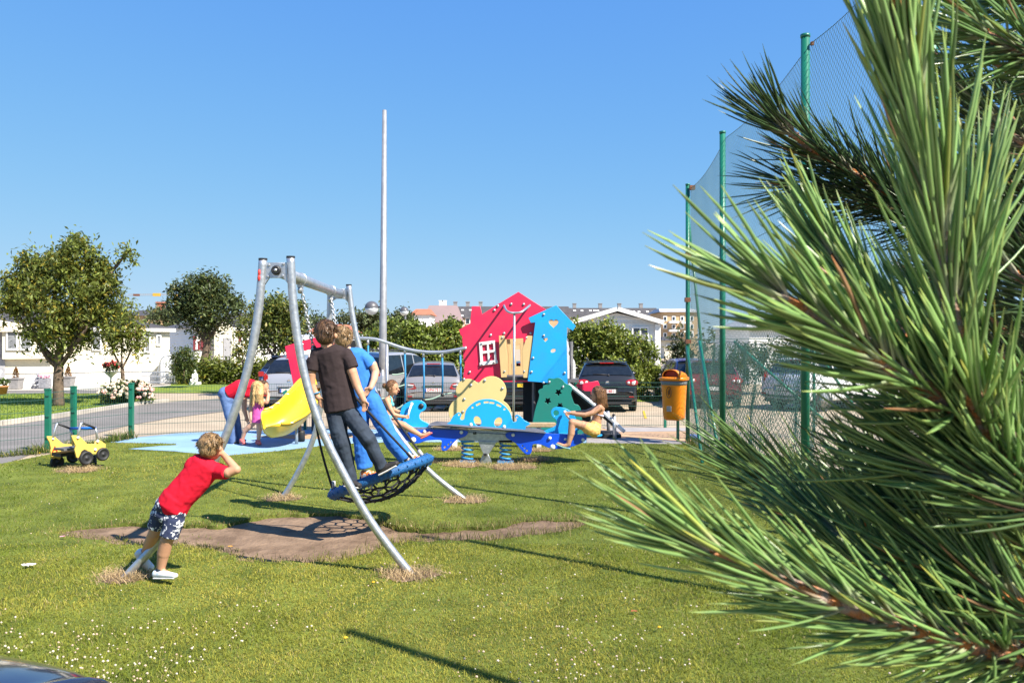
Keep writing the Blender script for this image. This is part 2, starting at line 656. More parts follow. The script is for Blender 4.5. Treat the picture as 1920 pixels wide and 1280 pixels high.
# ------------------------------------------------------------------ foliage
def leaves(name, cent, size, mat, parent, base, var=0.42, droop=0.4, aspect=0.42, seed=0, warm=0.08):
    """every leaf a small folded blade; cent (N,3)"""
    r = np.random.default_rng(seed)
    n = len(cent)
    az = r.uniform(0, 2 * np.pi, n)
    el = r.normal(-droop, 0.5, n)
    d = np.stack([np.cos(az) * np.cos(el), np.sin(az) * np.cos(el), np.sin(el)], 1)
    up = r.normal(0, 0.55, (n, 3))
    up[:, 2] += 1.0
    s = np.cross(d, up)
    s /= np.linalg.norm(s, axis=1)[:, None] + 1e-9
    nn = np.cross(s, d)
    L = size * r.uniform(0.7, 1.25, n)[:, None]
    W = L * aspect * 0.5
    b = cent - d * L * 0.5
    mid = cent + nn * L * 0.06
    tip = cent + d * L * 0.5 - nn * L * 0.08
    lf = mid + s * W - d * L * 0.05
    rt = mid - s * W - d * L * 0.05
    V = np.stack([b, lf, tip, rt], 1).reshape(-1, 3)
    Fq = np.arange(n * 4).reshape(n, 4)
    F3 = np.concatenate([Fq[:, [0, 1, 2]], Fq[:, [0, 2, 3]]])
    k = (1 + r.normal(0, var, n)).clip(0.45, 1.9)
    c = np.array(base)[None, :] * k[:, None]
    w = r.random(n) < warm
    c[w] *= np.array([1.7, 1.15, 0.8])
    C = np.repeat(c, 4, 0)
    me = np_mesh(name, V, F3, mat, C)
    return link(name, me, None, parent)


def crown_points(blobs, per, seed, clump=0.35, shell=0.55):
    """clumps of leaf centres through the volume of the blobs: (centre, (rx,ry,rz), weight)"""
    r = np.random.default_rng(seed)
    out = []
    for (c, rad, wgt) in blobs:
        nc = max(3, int(per * wgt / 26))
        rad = np.array(rad)
        u = r.normal(size=(nc, 3))
        u /= np.linalg.norm(u, axis=1)[:, None]
        q = (r.uniform(shell ** 3, 1.0, nc) ** (1 / 3))[:, None]
        q[r.random(nc) < 0.25] *= 0.6
        cc = np.array(c) + u * q * np.array(rad)
        for k in range(nc):
            m = int(26 * r.uniform(0.5, 1.5))
            cs = clump * r.uniform(0.45, 1.35)
            ax_ = u[k] * .5 + np.array([0, 0, -.35])
            ln = cs * r.normal(0, .5, (m, 1))
            out.append(cc[k] + r.normal(0, cs * 0.33, (m, 3)) + ax_ * ln)
    return np.concatenate(out)


def limb(mb, pts, r0, r1, n=8, wob=0.0):
    q = cr(pts, 4, closed=False)
    m = len(q)
    mb.tube(q, [r0 + (r1 - r0) * i / (m - 1) for i in range(m)], n)


def tree(name, label, cat, base, Y, trunk, limbs, blobs, per, leaf, colr, r0, seed, group=None, clump=0.35, droop=0.5, warm=0.08, depth=0.9, shell=0.55, aspect=0.42):
    """trunk, limbs and crown blobs given in picture coordinates at distance Y; blobs (px,py,rx,ry,weight)"""
    b = P(base[0], base[1], Y)
    b.z = 0
    t = thing(name, label, cat, b, group=group)
    s = Y / F
    mb = MB()
    limb(mb, [P(x, y, Y) for x, y in trunk], r0, r0 * 0.72, 10)
    mb.build('trunk', m_bark, t, smooth=True)
    rr = random.Random(seed)
    for lb in limbs:
        mb = MB()
        pts = [P(x, y, Y + rr.uniform(-.5, .5) * (i / len(lb)) * depth) for i, (x, y) in enumerate(lb)]
        limb(mb, pts, r0 * 0.5, r0 * 0.14, 6)
        mb.build('limb', m_bark, t, smooth=True)
    bl = [(P(x, y, Y + rr.uniform(-.35, .35) * rx * s * depth), (rx * s, rx * s * depth, ry * s), w) for (x, y, rx, ry, w) in blobs]
    pts = crown_points(bl, per * 1.4, seed, clump, shell)
    pts = pts[pts[:, 2] > 0.03]
    leaves('crown', pts, leaf * .78, m_leaf, t, colr, seed=seed, droop=droop, warm=warm, aspect=aspect)
    return t


GRN = (0.165, 0.20, 0.042)
tree('cherry_tree', 'large round cherry tree with a thick trunk on the lawn before the cream mobile home', 'tree', (110, 760), 23.8,
     [(110, 762), (109, 720), (110, 690), (111, 655)],
     [[(110, 690), (85, 665), (60, 610), (45, 560)], [(110, 690), (135, 655), (165, 610), (190, 560)], [(111, 655), (100, 590), (110, 520), (135, 470)], [(111, 655), (130, 600), (150, 540), (160, 500)], [(110, 680), (70, 640), (40, 600), (18, 560)], [(130, 660), (190, 540), (225, 490), (246, 466)]],
     [(120, 560, 85, 70, 2.6), (140, 490, 45, 36, 1.0), (55, 545, 42, 48, 1.0), (185, 530, 42, 50, 1.0), (26, 575, 26, 30, .5), (115, 630, 72, 32, 1.1), (195, 590, 36, 32, .6), (145, 458, 14, 16, .18), (235, 475, 12, 9, .1), (50, 488, 14, 14, .2), (35, 535, 22, 22, .35), (90, 500, 30, 26, .5)],
     1500, 0.20, GRN, 0.16, 3, clump=0.42, warm=0.14)
tree('young_tree', 'small forked tree standing behind the pink flowering bush', 'tree', (230, 735), 26.0,
     [(230, 735), (230, 705), (229, 690)],
     [[(229, 690), (215, 665), (208, 640), (200, 610)], [(229, 690), (242, 665), (250, 640), (255, 610)], [(229, 688), (228, 660), (232, 610), (236, 580)]],
     [(235, 615, 34, 32, 1.0), (215, 640, 22, 22, .4), (255, 640, 22, 26, .45), (236, 580, 18, 16, .25)],
     900, 0.18, (0.17, 0.205, 0.042), 0.075, 5, clump=0.34, warm=0.16)
tree('rounded_tree', 'dark green tree with a leaning trunk before the white home with maroon shutters', 'tree', (383, 690), 38.0,
     [(381, 692), (384, 670), (388, 645), (386, 620)],
     [[(386, 640), (365, 610), (350, 580), (335, 555)], [(386, 640), (410, 610), (430, 580), (440, 565)], [(386, 630), (385, 590), (385, 550), (390, 525)]],
     [(385, 570, 50, 45, 2.0), (340, 575, 28, 24, .6), (432, 580, 30, 28, .6), (380, 530, 32, 20, .5), (410, 535, 22, 20, .3), (385, 612, 26, 20, .45), (330, 545, 16, 16, .2)],
     1500, 0.26, (0.095, 0.125, 0.042), 0.20, 7, clump=0.5, droop=0.3)
tree('sapling', 'slim sapling with a thin stem in front of the low hedge', 'tree', (457, 720), 29.0,
     [(457, 722), (456, 700), (455, 675)],
     [[(455, 680), (445, 660), (440, 640)], [(455, 680), (465, 655), (468, 630)]],
     [(455, 640, 18, 28, 1.0), (462, 610, 10, 14, .3), (446, 660, 10, 12, .3)],
     380, 0.18, (0.17, 0.20, 0.045), 0.035, 9, clump=0.26, warm=0.2)
tree('leafy_tree', 'leafy green tree rising behind the left silver car and swing frame', 'tree', (515, 720), 27.5,
     [(514, 725), (514, 690), (515, 665)],
     [[(515, 670), (495, 640), (485, 600)], [(515, 670), (540, 640), (550, 600)], [(515, 660), (515, 610), (520, 570)]],
     [(520, 610, 42, 42, 1.7), (490, 590, 26, 28, .5), (552, 590, 20, 24, .35), (520, 575, 30, 20, .5), (490, 640, 22, 26, .4), (566, 575, 8, 7, .07), (545, 650, 18, 16, .3)],
     1400, 0.19, (0.145, 0.18, 0.042), 0.12, 11, clump=0.38, warm=0.14)
# tall clipped bushes between the parked cars and the homes
tree('large_bush', 'broad dense green bush behind the grey car and rope bridge', 'bush', (800, 760), 26.5,
     [(800, 762), (800, 700)], [[(800, 720), (780, 660), (775, 620)], [(800, 720), (830, 660), (840, 630)]],
     [(790, 668, 52, 58, 2.2), (775, 622, 28, 20, .6), (835, 655, 40, 48, 1.4), (800, 720, 52, 42, 1.0), (848, 615, 20, 14, .3), (752, 700, 25, 55, .7), (870, 690, 30, 60, .8)],
     1500, 0.19, (0.165, 0.21, 0.036), 0.1, 13, group='bushes behind the cars', clump=0.3, shell=0.75, warm=0.04, aspect=0.5)
tree('large_bush', 'green bush half hidden by the tall lamp post beside the silver van', 'bush', (715, 760), 28.0,
     [(718, 762), (718, 700)], [[(718, 710), (705, 660), (700, 640)]],
     [(715, 650, 38, 40, 1.2), (690, 660, 28, 34, .7), (740, 640, 28, 44, .9), (715, 710, 36, 50, .9)],
     1100, 0.19, (0.17, 0.215, 0.04), 0.1, 14, group='bushes behind the cars', clump=0.3, shell=0.75, warm=0.04, aspect=0.5)
tree('large_bush', 'wide green bush overhanging the black estate car', 'bush', (1150, 760), 26.5,
     [(1150, 762), (1150, 700)], [[(1150, 720), (1120, 660), (1110, 630)], [(1150, 720), (1190, 670), (1200, 640)]],
     [(1115, 645, 48, 40, 1.7), (1185, 665, 44, 40, 1.6), (1210, 710, 26, 42, .9), (1090, 690, 36, 60, 1.2), (1140, 625, 30, 22, .5), (1160, 700, 60, 40, 1.0), (1085, 620, 22, 22, .4)],
     1500, 0.19, (0.185, 0.225, 0.04), 0.1, 15, group='bushes behind the cars', clump=0.3, shell=0.75, warm=0.04, aspect=0.5)
tree('dark_bush', 'dark green bush behind the orange bin and green net', 'bush', (1268, 740), 29.0,
     [(1268, 742), (1268, 690)], [[(1268, 690), (1262, 660)]],
     [(1272, 660, 20, 36, 1.0), (1258, 700, 28, 30, .9), (1290, 690, 22, 40, .7)],
     800, 0.17, (0.045, 0.065, 0.018), 0.08, 16, clump=0.34, shell=0.7, warm=0.03)
tree('dark_bush', 'bushy greenery seen through the tall wire net beside the white van', 'bush', (1440, 730), 29.0,
     [(1440, 742), (1440, 690)], [[(1440, 690), (1432, 660)]],
     [(1400, 680, 45, 34, 1.0), (1480, 670, 55, 36, 1.2), (1560, 665, 60, 38, 1.2), (1650, 670, 60, 40, 1.0)],
     900, 0.2, (0.06, 0.085, 0.022), 0.08, 17, clump=0.36, shell=0.7, warm=0.03)
tree('round_shrub', 'dark rounded shrub at the corner of the white cabinet', 'shrub', (345, 710), 33.0,
     [(345, 717), (345, 690)], [[(345, 690), (335, 670)]],
     [(347, 665, 22, 16, .8), (333, 685, 14, 24, .6), (350, 690, 16, 18, .4)],
     800, 0.17, (0.085, 0.115, 0.034), 0.05, 18, clump=0.3, warm=0.06)
# low hedge
hd = thing('low_hedge', 'long low clipped hedge in front of the white home with maroon shutters', 'hedge', P(420, 716, 36))
pts = []
for k in range(260):
    x = rnd.uniform(335, 505)
    pts.append(np.array(P(x, rnd.uniform(683, 712), rnd.uniform(35.6, 36.6))) + rng.normal(0, .22, (26, 3)))
leaves('foliage', np.concatenate(pts), 0.2, m_leaf, hd, (0.16, 0.19, 0.036), seed=21, droop=-0.2, warm=0.05)
# flowering bush
fb = thing('flowering_bush', 'round bush covered in pale pink and cream flowers by the left fence', 'bush', G(237, 757))
Yb = G(237, 757).y
pts = crown_points([(P(237, 735, Yb), (44 * Yb / F, 0.6, 24 * Yb / F), 1.0), (P(220, 742, Yb), (30 * Yb / F, 0.5, 16 * Yb / F), .4)], 2600, 31, 0.2, 0.6)
pts = pts[pts[:, 2] > 0.02]
leaves('foliage', pts, 0.13, m_leaf, fb, (0.075, 0.105, 0.028), seed=32, warm=0.02)
m_petal = M('cream_petal', (0.72, 0.62, 0.46), (0.62, 0.28, 0.26), 0.7, scale=2.6, lo=0.38, hi=0.55)
fl = MB()
for k in range(230):
    a, q = rnd.uniform(0, 6.28), rnd.uniform(-0.35, 1)
    s = math.sqrt(max(0, 1 - q * q))
    c = P(237, 736, Yb) + Vector((math.cos(a) * s * 46 * Yb / F, math.sin(a) * s * 0.62, q * 24 * Yb / F)) * rnd.uniform(0.9, 1.08)
    if c.z > 0.05:
        fl.ell(c, rnd.uniform(0.035, 0.065), n=5, m=4)
o = fl.build('flowers', m_petal, fb)
o['kind'] = 'stuff'

# ------------------------------------------------------------------ mobile homes
def siding(name, a, b, z0, z1, mat, parent, step=0.19, thick=0.022):
    """overlapping boards on the wall line a-b, facing left of a->b"""
    a, b = Vector(a), Vector(b)
    d = (b - a).normalized()
    n = Vector((d.y, -d.x, 0))
    mb = MB()
    rows = []
    z = z0
    while z < z1 - 1e-4:
        zt = min(z + step, z1)
        rows.append([a + n * thick + Vector((0, 0, z)), b + n * thick + Vector((0, 0, z))])
        rows.append([a + n * 0.004 + Vector((0, 0, zt)), b + n * 0.004 + Vector((0, 0, zt))])
        z = zt
    mb.grid(rows)
    o = mb.build(name, mat, parent)
    return o


def window(parent, a, b, z0, z1, n, curtain=True, frame=0.06, bars=1, lab=None):
    """frame, pane, mullions on a wall; a,b bottom corners (metres), n outward normal"""
    a, b, n = Vector(a), Vector(b), Vector(n).normalized()
    d = (b - a).normalized()
    w = (b - a).length
    fr = MB()
    q = Matrix((d, n, Vector((0, 0, 1)))).transposed()
    c = (a + b) / 2
    for zz in (z0 + frame / 2, z1 - frame / 2):
        fr.box((c.x + n.x * .02, c.y + n.y * .02, zz), (w, 0.08, frame), q)
    for k in range(bars + 1):
        p = a + d * (frame / 2 + (w - frame) * k / bars)
        fr.box((p.x + n.x * .02, p.y + n.y * .02, (z0 + z1) / 2), (frame, 0.078, z1 - z0 - 2 * frame), q)
    o = fr.build('window', m_upvc, parent)
    if lab:
        o['label'] = lab
    pn = MB().box((c.x, c.y, (z0 + z1) / 2), (w - frame, 0.02, z1 - z0 - frame), q)
    pn.build('pane', m_glass, o)
    if curtain:
        cu = MB()
        rows = [[], []]
        nn = max(8, int(w / 0.05))
        for k in range(nn + 1):
            p = a + d * (frame + (w - 2 * frame) * k / nn) + n * (0.014 + 0.004 * (k % 2))
            rows[0].append((p.x, p.y, z0 + frame))
            rows[1].append((p.x, p.y, z1 - frame - 0.1 * (z1 - z0)))
        cu.grid(rows).build('curtain', m_curtain, o)
    return o


def prismz(mb, outline, z0, z1):
    n = len(outline)
    vs = [(p[0], p[1], z0) for p in outline] + [(p[0], p[1], z1) for p in outline]
    fs = [tuple(range(n))[::-1], tuple(range(n, 2 * n))] + [(i, (i + 1) % n, n + (i + 1) % n, n + i) for i in range(n)]
    mb.add(vs, fs)


# cream home on the left, its front turned a little to the right
TURN = R(35)
YH = 37.0
xr = P(318, 640, YH).x


def along(px, x0, Y0, d=0.0):
    """place on a wall turned about (x0, Y0): returns (x on the unturned wall, distance)"""
    k = (px - CX) / F
    sn, c_ = math.sin(TURN), math.cos(TURN)
    ox, oy = x0 + d * sn, Y0 - d * c_
    s_ = (ox - k * oy) / (c_ - k * sn)
    return x0 - s_, oy - s_ * sn


xl = along(-120, xr, YH)[0]
h1 = thing('mobile_home', 'long cream clad mobile home with grey curtained windows behind the cherry tree', 'mobile home', (xr, YH, 0))
h1.rotation_euler = (0, 0, TURN)
mb = MB()
prismz(mb, [(xl, YH), (xr, YH), (xr, YH + 3.4), (xl, YH + 3.4)], 0.55, 2.42)
mb.build('wall', m_siding, h1)
mb = MB()
prismz(mb, [(xl + .04, YH + .03), (xr - .04, YH + .03), (xr - .04, YH + 3.3), (xl + .04, YH + 3.3)], -0.02, 0.55)
mb.build('skirting', m_white, h1)
siding('siding', (xl, YH, 0), (xr, YH, 0), 0.56, 2.36, m_siding, h1)['kind'] = 'stuff'
rf = MB()
e = 0.22
rf.add([(xl - e, YH - e, 2.40), (xr + e, YH - e, 2.40), (xr + e, YH + 3.6, 2.40), (xl - e, YH + 3.6, 2.40), (xl - e, YH + 1.7, 2.95), (xr - 1.3, YH + 1.7, 2.95),
        (xl - e, YH - e, 2.48), (xr + e, YH - e, 2.48), (xr + e, YH + 3.6, 2.48), (xl - e, YH + 3.6, 2.48)],
       [(0, 3, 2, 1), (0, 1, 7, 6), (1, 2, 8, 7), (2, 3, 9, 8), (6, 7, 5, 4), (7, 8, 5), (8, 9, 4, 5)])
rf.build('roof', m_slate, h1)
MB().box(((xl + xr) / 2, YH - e - .012, 2.42), (xr - xl + 2 * e, 0.02, 0.15)).build('fascia', m_white, h1)
# projecting front gable at the far left and lighter roof panel
gx = along(5, xr, YH)[0]
gb = MB()
gb.add([(gx - 4, YH - .5, 2.3), (gx + 1.0, YH - .5, 2.3), (gx + 1.0, YH - .5, 2.55), (gx - 1.5, YH - .5, 3.05), (gx - 4, YH - .5, 2.55), (gx - 4, YH, 2.3), (gx + 1.0, YH, 2.3), (gx + 1.0, YH, 2.55), (gx - 1.5, YH, 3.05), (gx - 4, YH, 2.55)],
       [(0, 1, 2, 3, 4), (1, 6, 7, 2), (2, 7, 8, 3), (3, 8, 9, 4), (0, 5, 6, 1)])
gb.build('gable', m_siding, h1)


def hw(px0, px1, py0, py1, Y, **k):
    (a, _), (b, Yd) = along(px0, xr, YH, YH - Y), along(px1, xr, YH, YH - Y)
    z1, z0 = P(0, py0, Yd).z, P(0, py1, Yd).z
    return window(h1, (a, Y, 0), (b, Y, 0), z0, z1, (0, -1, 0), **k)


hw(11, 33, 616, 656, YH - .35)
hw(37, 59, 616, 656, YH - .35)
hw(70, 92, 616, 656, YH - .35)
MB().box((along(52, xr, YH)[0], YH - .17, 1.75), (along(100, xr, YH)[0] - along(5, xr, YH)[0], 0.30, 1.15)).build('bay', m_siding, h1)
hw(172, 190, 622, 657, YH - .04)
hw(270, 282, 624, 661, YH - .04, curtain=True)
hw(293, 302, 627, 648, YH - .04)
dr = MB().box((along(-4, xr, YH)[0], YH - .04, 1.35), (0.5, .05, 1.9)).build('door', m_door, h1)
MB().box((along(-1, xr, YH)[0], YH - .07, 1.3), (.03, .05, .14)).build('handle', m_black, dr)
# step stack at the left edge
sp = thing('garden_steps', 'dark slatted steps at the left edge under the home door', 'steps', (P(-8, 0, 30.5).x, 30.5 - .6, 0))
for k in range(4):
    MB().box((P(-6, 0, 30.5).x, 30.5 - 1.0 + .22 * k, 0.12 + .2 * k), (.62, .26, .05)).build('tread', m_black, sp)
for s in (-1, 1):
    MB().bar((P(-6, 0, 30.5).x + s * .31, 30.5 - 1.1, .03), (P(-6, 0, 30.5).x + s * .31, 30.5 - .2, .8), .03, .1).build('stringer', m_white, sp)

# white cabinet and metal steps at the right end of the cream home
Yc = 36.0
cb = thing('garden_cabinet', 'white lean to cabinet with two black hinges beside the metal steps', 'cabinet', (P(318, 0, Yc).x, Yc, 0))
mb = MB()
xa, xb = P(300, 0, Yc).x, P(332, 0, Yc).x
zz = P(0, 664, Yc).z
z2 = P(0, 673, Yc).z
mb.add([(xa, Yc, 0), (xb, Yc, 0), (xb, Yc, z2), (xa, Yc, zz), (xa, Yc + .9, 0), (xb, Yc + .9, 0), (xb, Yc + .9, z2), (xa, Yc + .9, zz)],
       [(0, 1, 2, 3), (1, 5, 6, 2), (5, 4, 7, 6), (4, 0, 3, 7), (3, 2, 6, 7), (0, 4, 5, 1)])
mb.build('body', m_white, cb)
MB().box(((xa + xb) / 2, Yc - .015, z2 * .46), ((xb - xa) * .86, .03, z2 * .86)).build('door', m_white, cb)
for yy in (690, 711):
    MB().box((P(324, 0, Yc).x, Yc - .04, P(0, yy, Yc).z), (.24, .02, .045)).build('hinge', m_black, cb)
ms = thing('metal_steps', 'small metal steps with an arched handrail in front of the white cabinet', 'steps', (P(290, 0, 35.3).x, 35.3, 0))
Ys = 35.3
for k, (x0, x1, yy) in enumerate([(268, 312, 697), (267, 315, 705), (266, 318, 715)]):
    MB().box(((P(x0, 0, Ys).x + P(x1, 0, Ys).x) / 2, Ys - .15 * k, P(0, yy, Ys).z), (P(x1, 0, Ys).x - P(x0, 0, Ys).x, .26, .05)).build('tread', m_steel, ms)
MB().tube(cr([P(292, 718, Ys), P(297, 690, Ys), (P(304, 671, Ys)), P(317, 669, Ys), P(324, 690, Ys), P(328, 718, Ys)], 5, False), 0.022, 6).build('handrail', m_steel, ms, True)
for x in (301, 306, 311, 317, 322):
    MB().tube([P(x, 717, Ys), P(x, 674 if 302 < x < 320 else 684, Ys)], .011, 5).build('baluster', m_steel, ms)
MB().tube([P(301, 681, Ys), P(317, 681, Ys)], .011, 5).build('crossbar', m_steel, ms)

# planters, statues, basket
def planter(px, Yp, lab):
    c = P(px, 0, Yp)
    t = thing('planter', lab, 'planter', (c.x, Yp, 0), group='planters along the cream home', local=True)
    MB().lathe([(.20, 0), (.24, .02), (.29, .38), (.33, .40), (.33, .45), (.28, .45)], n=4, rot=Matrix.Rotation(R(45), 3, 'Z')).build('pot', m_greybox, t)
    pts = []
    r = np.random.default_rng(int(px))
    for k in range(420):
        h = r.random()
        rad = .17 * (1 - h) ** .7 * r.random() ** .4
        a = r.uniform(0, 6.28)
        pts.append((rad * math.cos(a), rad * math.sin(a), .45 + h * .42))
    leaves('conifer', np.array(pts), .07, m_leaf, t, (0.20, 0.10, 0.03), seed=int(px), droop=-.8)
    return t


planter(30, 32.0, 'grey planter with a brown cone shrub left of the stone figure')
planter(128, 33.4, 'grey planter with a brown cone shrub right of the cherry trunk')


def figure(name, lab, px, py0, py1, Yf, mat, seated=True):
    c = P(px, 0, Yf)
    z = P(0, py0, Yf).z - 0.03
    t = thing(name, lab, 'statue', (c.x, Yf, 0), local=True)
    mb = MB()
    mb.box((0, 0, z * .1), (z * .62, z * .5, z * .2))
    mb.build('plinth', mat, t, bevel=.02)
    mb = MB()
    mb.ell((0, 0, z * .42), (z * .19, z * .17, z * .26), n=12)
    mb.ell((0, 0, z * .66), (z * .14, z * .11, z * .15), n=12)
    mb.ell((0, -.01, z * .88), (z * .085, z * .09, z * .115), n=12)
    mb.tube([(z * .13, 0, z * .70), (z * .17, -z * .1, z * .52), (z * .04, -z * .2, z * .45)], z * .045, 8)
    mb.tube([(-z * .13, 0, z * .70), (-z * .19, -z * .06, z * .52), (-z * .04, -z * .2, z * .42)], z * .045, 8)
    mb.tube([(-z * .08, -z * .05, z * .32), (-z * .16, -z * .28, z * .34), (-z * .1, -z * .32, z * .19)], z * .065, 8)
    mb.tube([(z * .08, -z * .05, z * .32), (z * .2, -z * .24, z * .3), (z * .1, -z * .32, z * .19)], z * .065, 8)
    mb.build('figure', mat, t, smooth=True)
    return t


figure('garden_statue', 'grey stone seated figure against the white skirting of the cream home', 71, 698, 723, 32.3, m_stone)
figure('garden_statue', 'small white garden figure in front of the low hedge', 366, 691, 716, 35.0, m_white)
st = thing('stone_tub', 'square grey stone tub of pink flowers beside the seated grey figure', 'planter', (P(84, 0, 32.3).x, 32.3, 0), local=True)
MB().box((0, 0, .21), (.36, .36, .42)).build('tub', m_stone, st, bevel=.03)
m_pinkfl = M('pink_petal', (0.62, 0.30, 0.36), (0.5, 0.2, 0.28), 0.7)
q = MB()
for k in range(24):
    q.ell((rnd.uniform(-.17, .17), rnd.uniform(-.17, .17), .44 + rnd.uniform(0, .09)), .04, n=5, m=4)
q.build('flowers', m_pinkfl, st)['kind'] = 'stuff'

# hanging tub of red flowers
Yk = 27.5
bk = thing('flower_tub', 'white pedestal tub overflowing with red flowers left of the young tree', 'planter', (P(208, 0, Yk).x, Yk, 0), local=True)
z0 = P(0, 703, Yk).z
MB().lathe([(.10, 0), (.12, .03), (.03, .07), (.03, z0 - .1), (.10, z0 - .02), (.22, z0 + .10), (.27, z0 + .12)], n=16).build('tub', m_white, bk, True)
pts = crown_points([((0, 0, z0 + .30), (.27, .24, .18), 1.0)], 700, 41, .1, .4)
leaves('foliage', pts, .09, m_leaf, bk, (0.07, 0.12, 0.03), seed=42)
m_redfl = M('red_petal', (0.62, 0.05, 0.04), (0.5, 0.10, 0.09), 0.6)
q = MB()
for k in range(34):
    a, s = rnd.uniform(0, 6.28), rnd.uniform(.2, 1.0)
    q.ell((math.cos(a) * s * .28, math.sin(a) * s * .25 - .03, z0 + .32 + .17 * (1 - s) + rnd.uniform(-.1, .08)), .042, n=6, m=4)
q.build('flowers', m_redfl, bk)['kind'] = 'stuff'
tp = thing('terracotta_pot', 'terracotta pot with a small green plant at the left edge by the far lawn', 'flower pot', (G(3, 739).x, G(3, 739).y, 0), local=True)
MB().lathe([(.15, 0), (.21, .26), (.23, .27), (.23, .31), (.19, .31)], n=20).build('pot', m_terra, tp, True)
leaves('plant', crown_points([((0, 0, .42), (.22, .2, .14), 1)], 420, 44, .09, .3), .1, m_leaf, tp, (0.08, 0.13, 0.03), seed=45)

# second home: white with maroon shutters and a gabled porch
YW = 42.0
X2 = P(363, 0, YW).x
x0, x1 = X2, along(520, X2, YW)[0]


def w2(px, d=0.0):
    return along(px, X2, YW, d)[0]


h2 = thing('mobile_home', 'white mobile home with maroon shutters and a gabled porch behind the low hedge', 'mobile home', (X2, YW, 0))
h2.rotation_euler = (0, 0, TURN)
mb = MB()
prismz(mb, [(x0, YW), (x1, YW), (x1, YW + 9), (x0, YW + 9)], -0.02, 2.62)
mb.build('wall', m_white, h2)
siding('siding', (x0, YW, 0), (x1, YW, 0), 0.4, 2.6, m_white, h2, .17)['kind'] = 'stuff'
siding('siding', (x0, YW + 9, 0), (x0, YW, 0), 0.4, 2.6, m_white, h2, .17)['kind'] = 'stuff'
rf = MB()
rf.add([(x0 - .2, YW + 9.2, 2.63), (x0 - .2, YW - .3, 2.63), (x1 + .3, YW - .3, 2.63), (x1 + .3, YW + 9.2, 2.63), ((x0 + x1) / 2, YW + 1.5, 3.3), ((x0 + x1) / 2, YW + 8, 3.3)],
       [(1, 2, 4), (2, 3, 5, 4), (3, 0, 5), (0, 1, 4, 5), (0, 3, 2, 1)])
rf.build('roof', m_slate, h2)
MB().box(((x0 + x1) / 2, YW - .32, 2.57), (x1 - x0 + .4, .03, .14)).build('fascia', m_white, h2)
# porch
px0, px1, YP = w2(402, .9), w2(444, .9), YW - .9
ph = MB()
ph.add([(px0, YP, -.02), (px1, YP, -.02), (px1, YP, 2.45), ((px0 + px1) / 2, YP, 3.0), (px0, YP, 2.45), (px0, YW - .05, -.02), (px1, YW - .05, -.02), (px1, YW - .05, 2.45), ((px0 + px1) / 2, YW - .05, 3.0), (px0, YW - .05, 2.45)],
       [(0, 1, 2, 3, 4), (1, 6, 7, 2), (5, 0, 4, 9), (2, 7, 8, 3), (3, 8, 9, 4)])
po = ph.build('porch', m_siding, h2)
d0 = MB().box((w2(426, .9), YP - .03, 1.12), (.40, .05, 1.95)).build('door', m_door, h2)
MB().box((w2(430, .9), YP - .07, 1.05), (.03, .05, .12)).build('handle', m_black, d0)
for x in (413, 440):
    MB().box((w2(x, .9), YP - .02, 1.25), (.1, .04, 2.5)).build('corner_post', m_white, h2)
for (a, b, y0, y1) in ((366, 369.5, 639, 655), (394, 400, 633, 656), (452, 458, 628, 645)):
    Yd = along(a, X2, YW)[1]
    window(h2, (w2(a), YW - .035, 0), (w2(b), YW - .035, 0), P(0, y1, Yd).z, P(0, y0, Yd).z, (0, -1, 0))
for x, y0, y1 in ((364.6, 630, 656), (371.5, 639, 656), (379, 635, 656), (391.5, 635, 656), (459.5, 627, 640), (450, 627, 640)):
    Yd = along(x, X2, YW)[1]
    MB().box((w2(x), YW - .06, P(0, (y0 + y1) / 2, Yd).z), (.16, .05, (y1 - y0) / F * Yd)).build('shutter', m_maroon, h2)
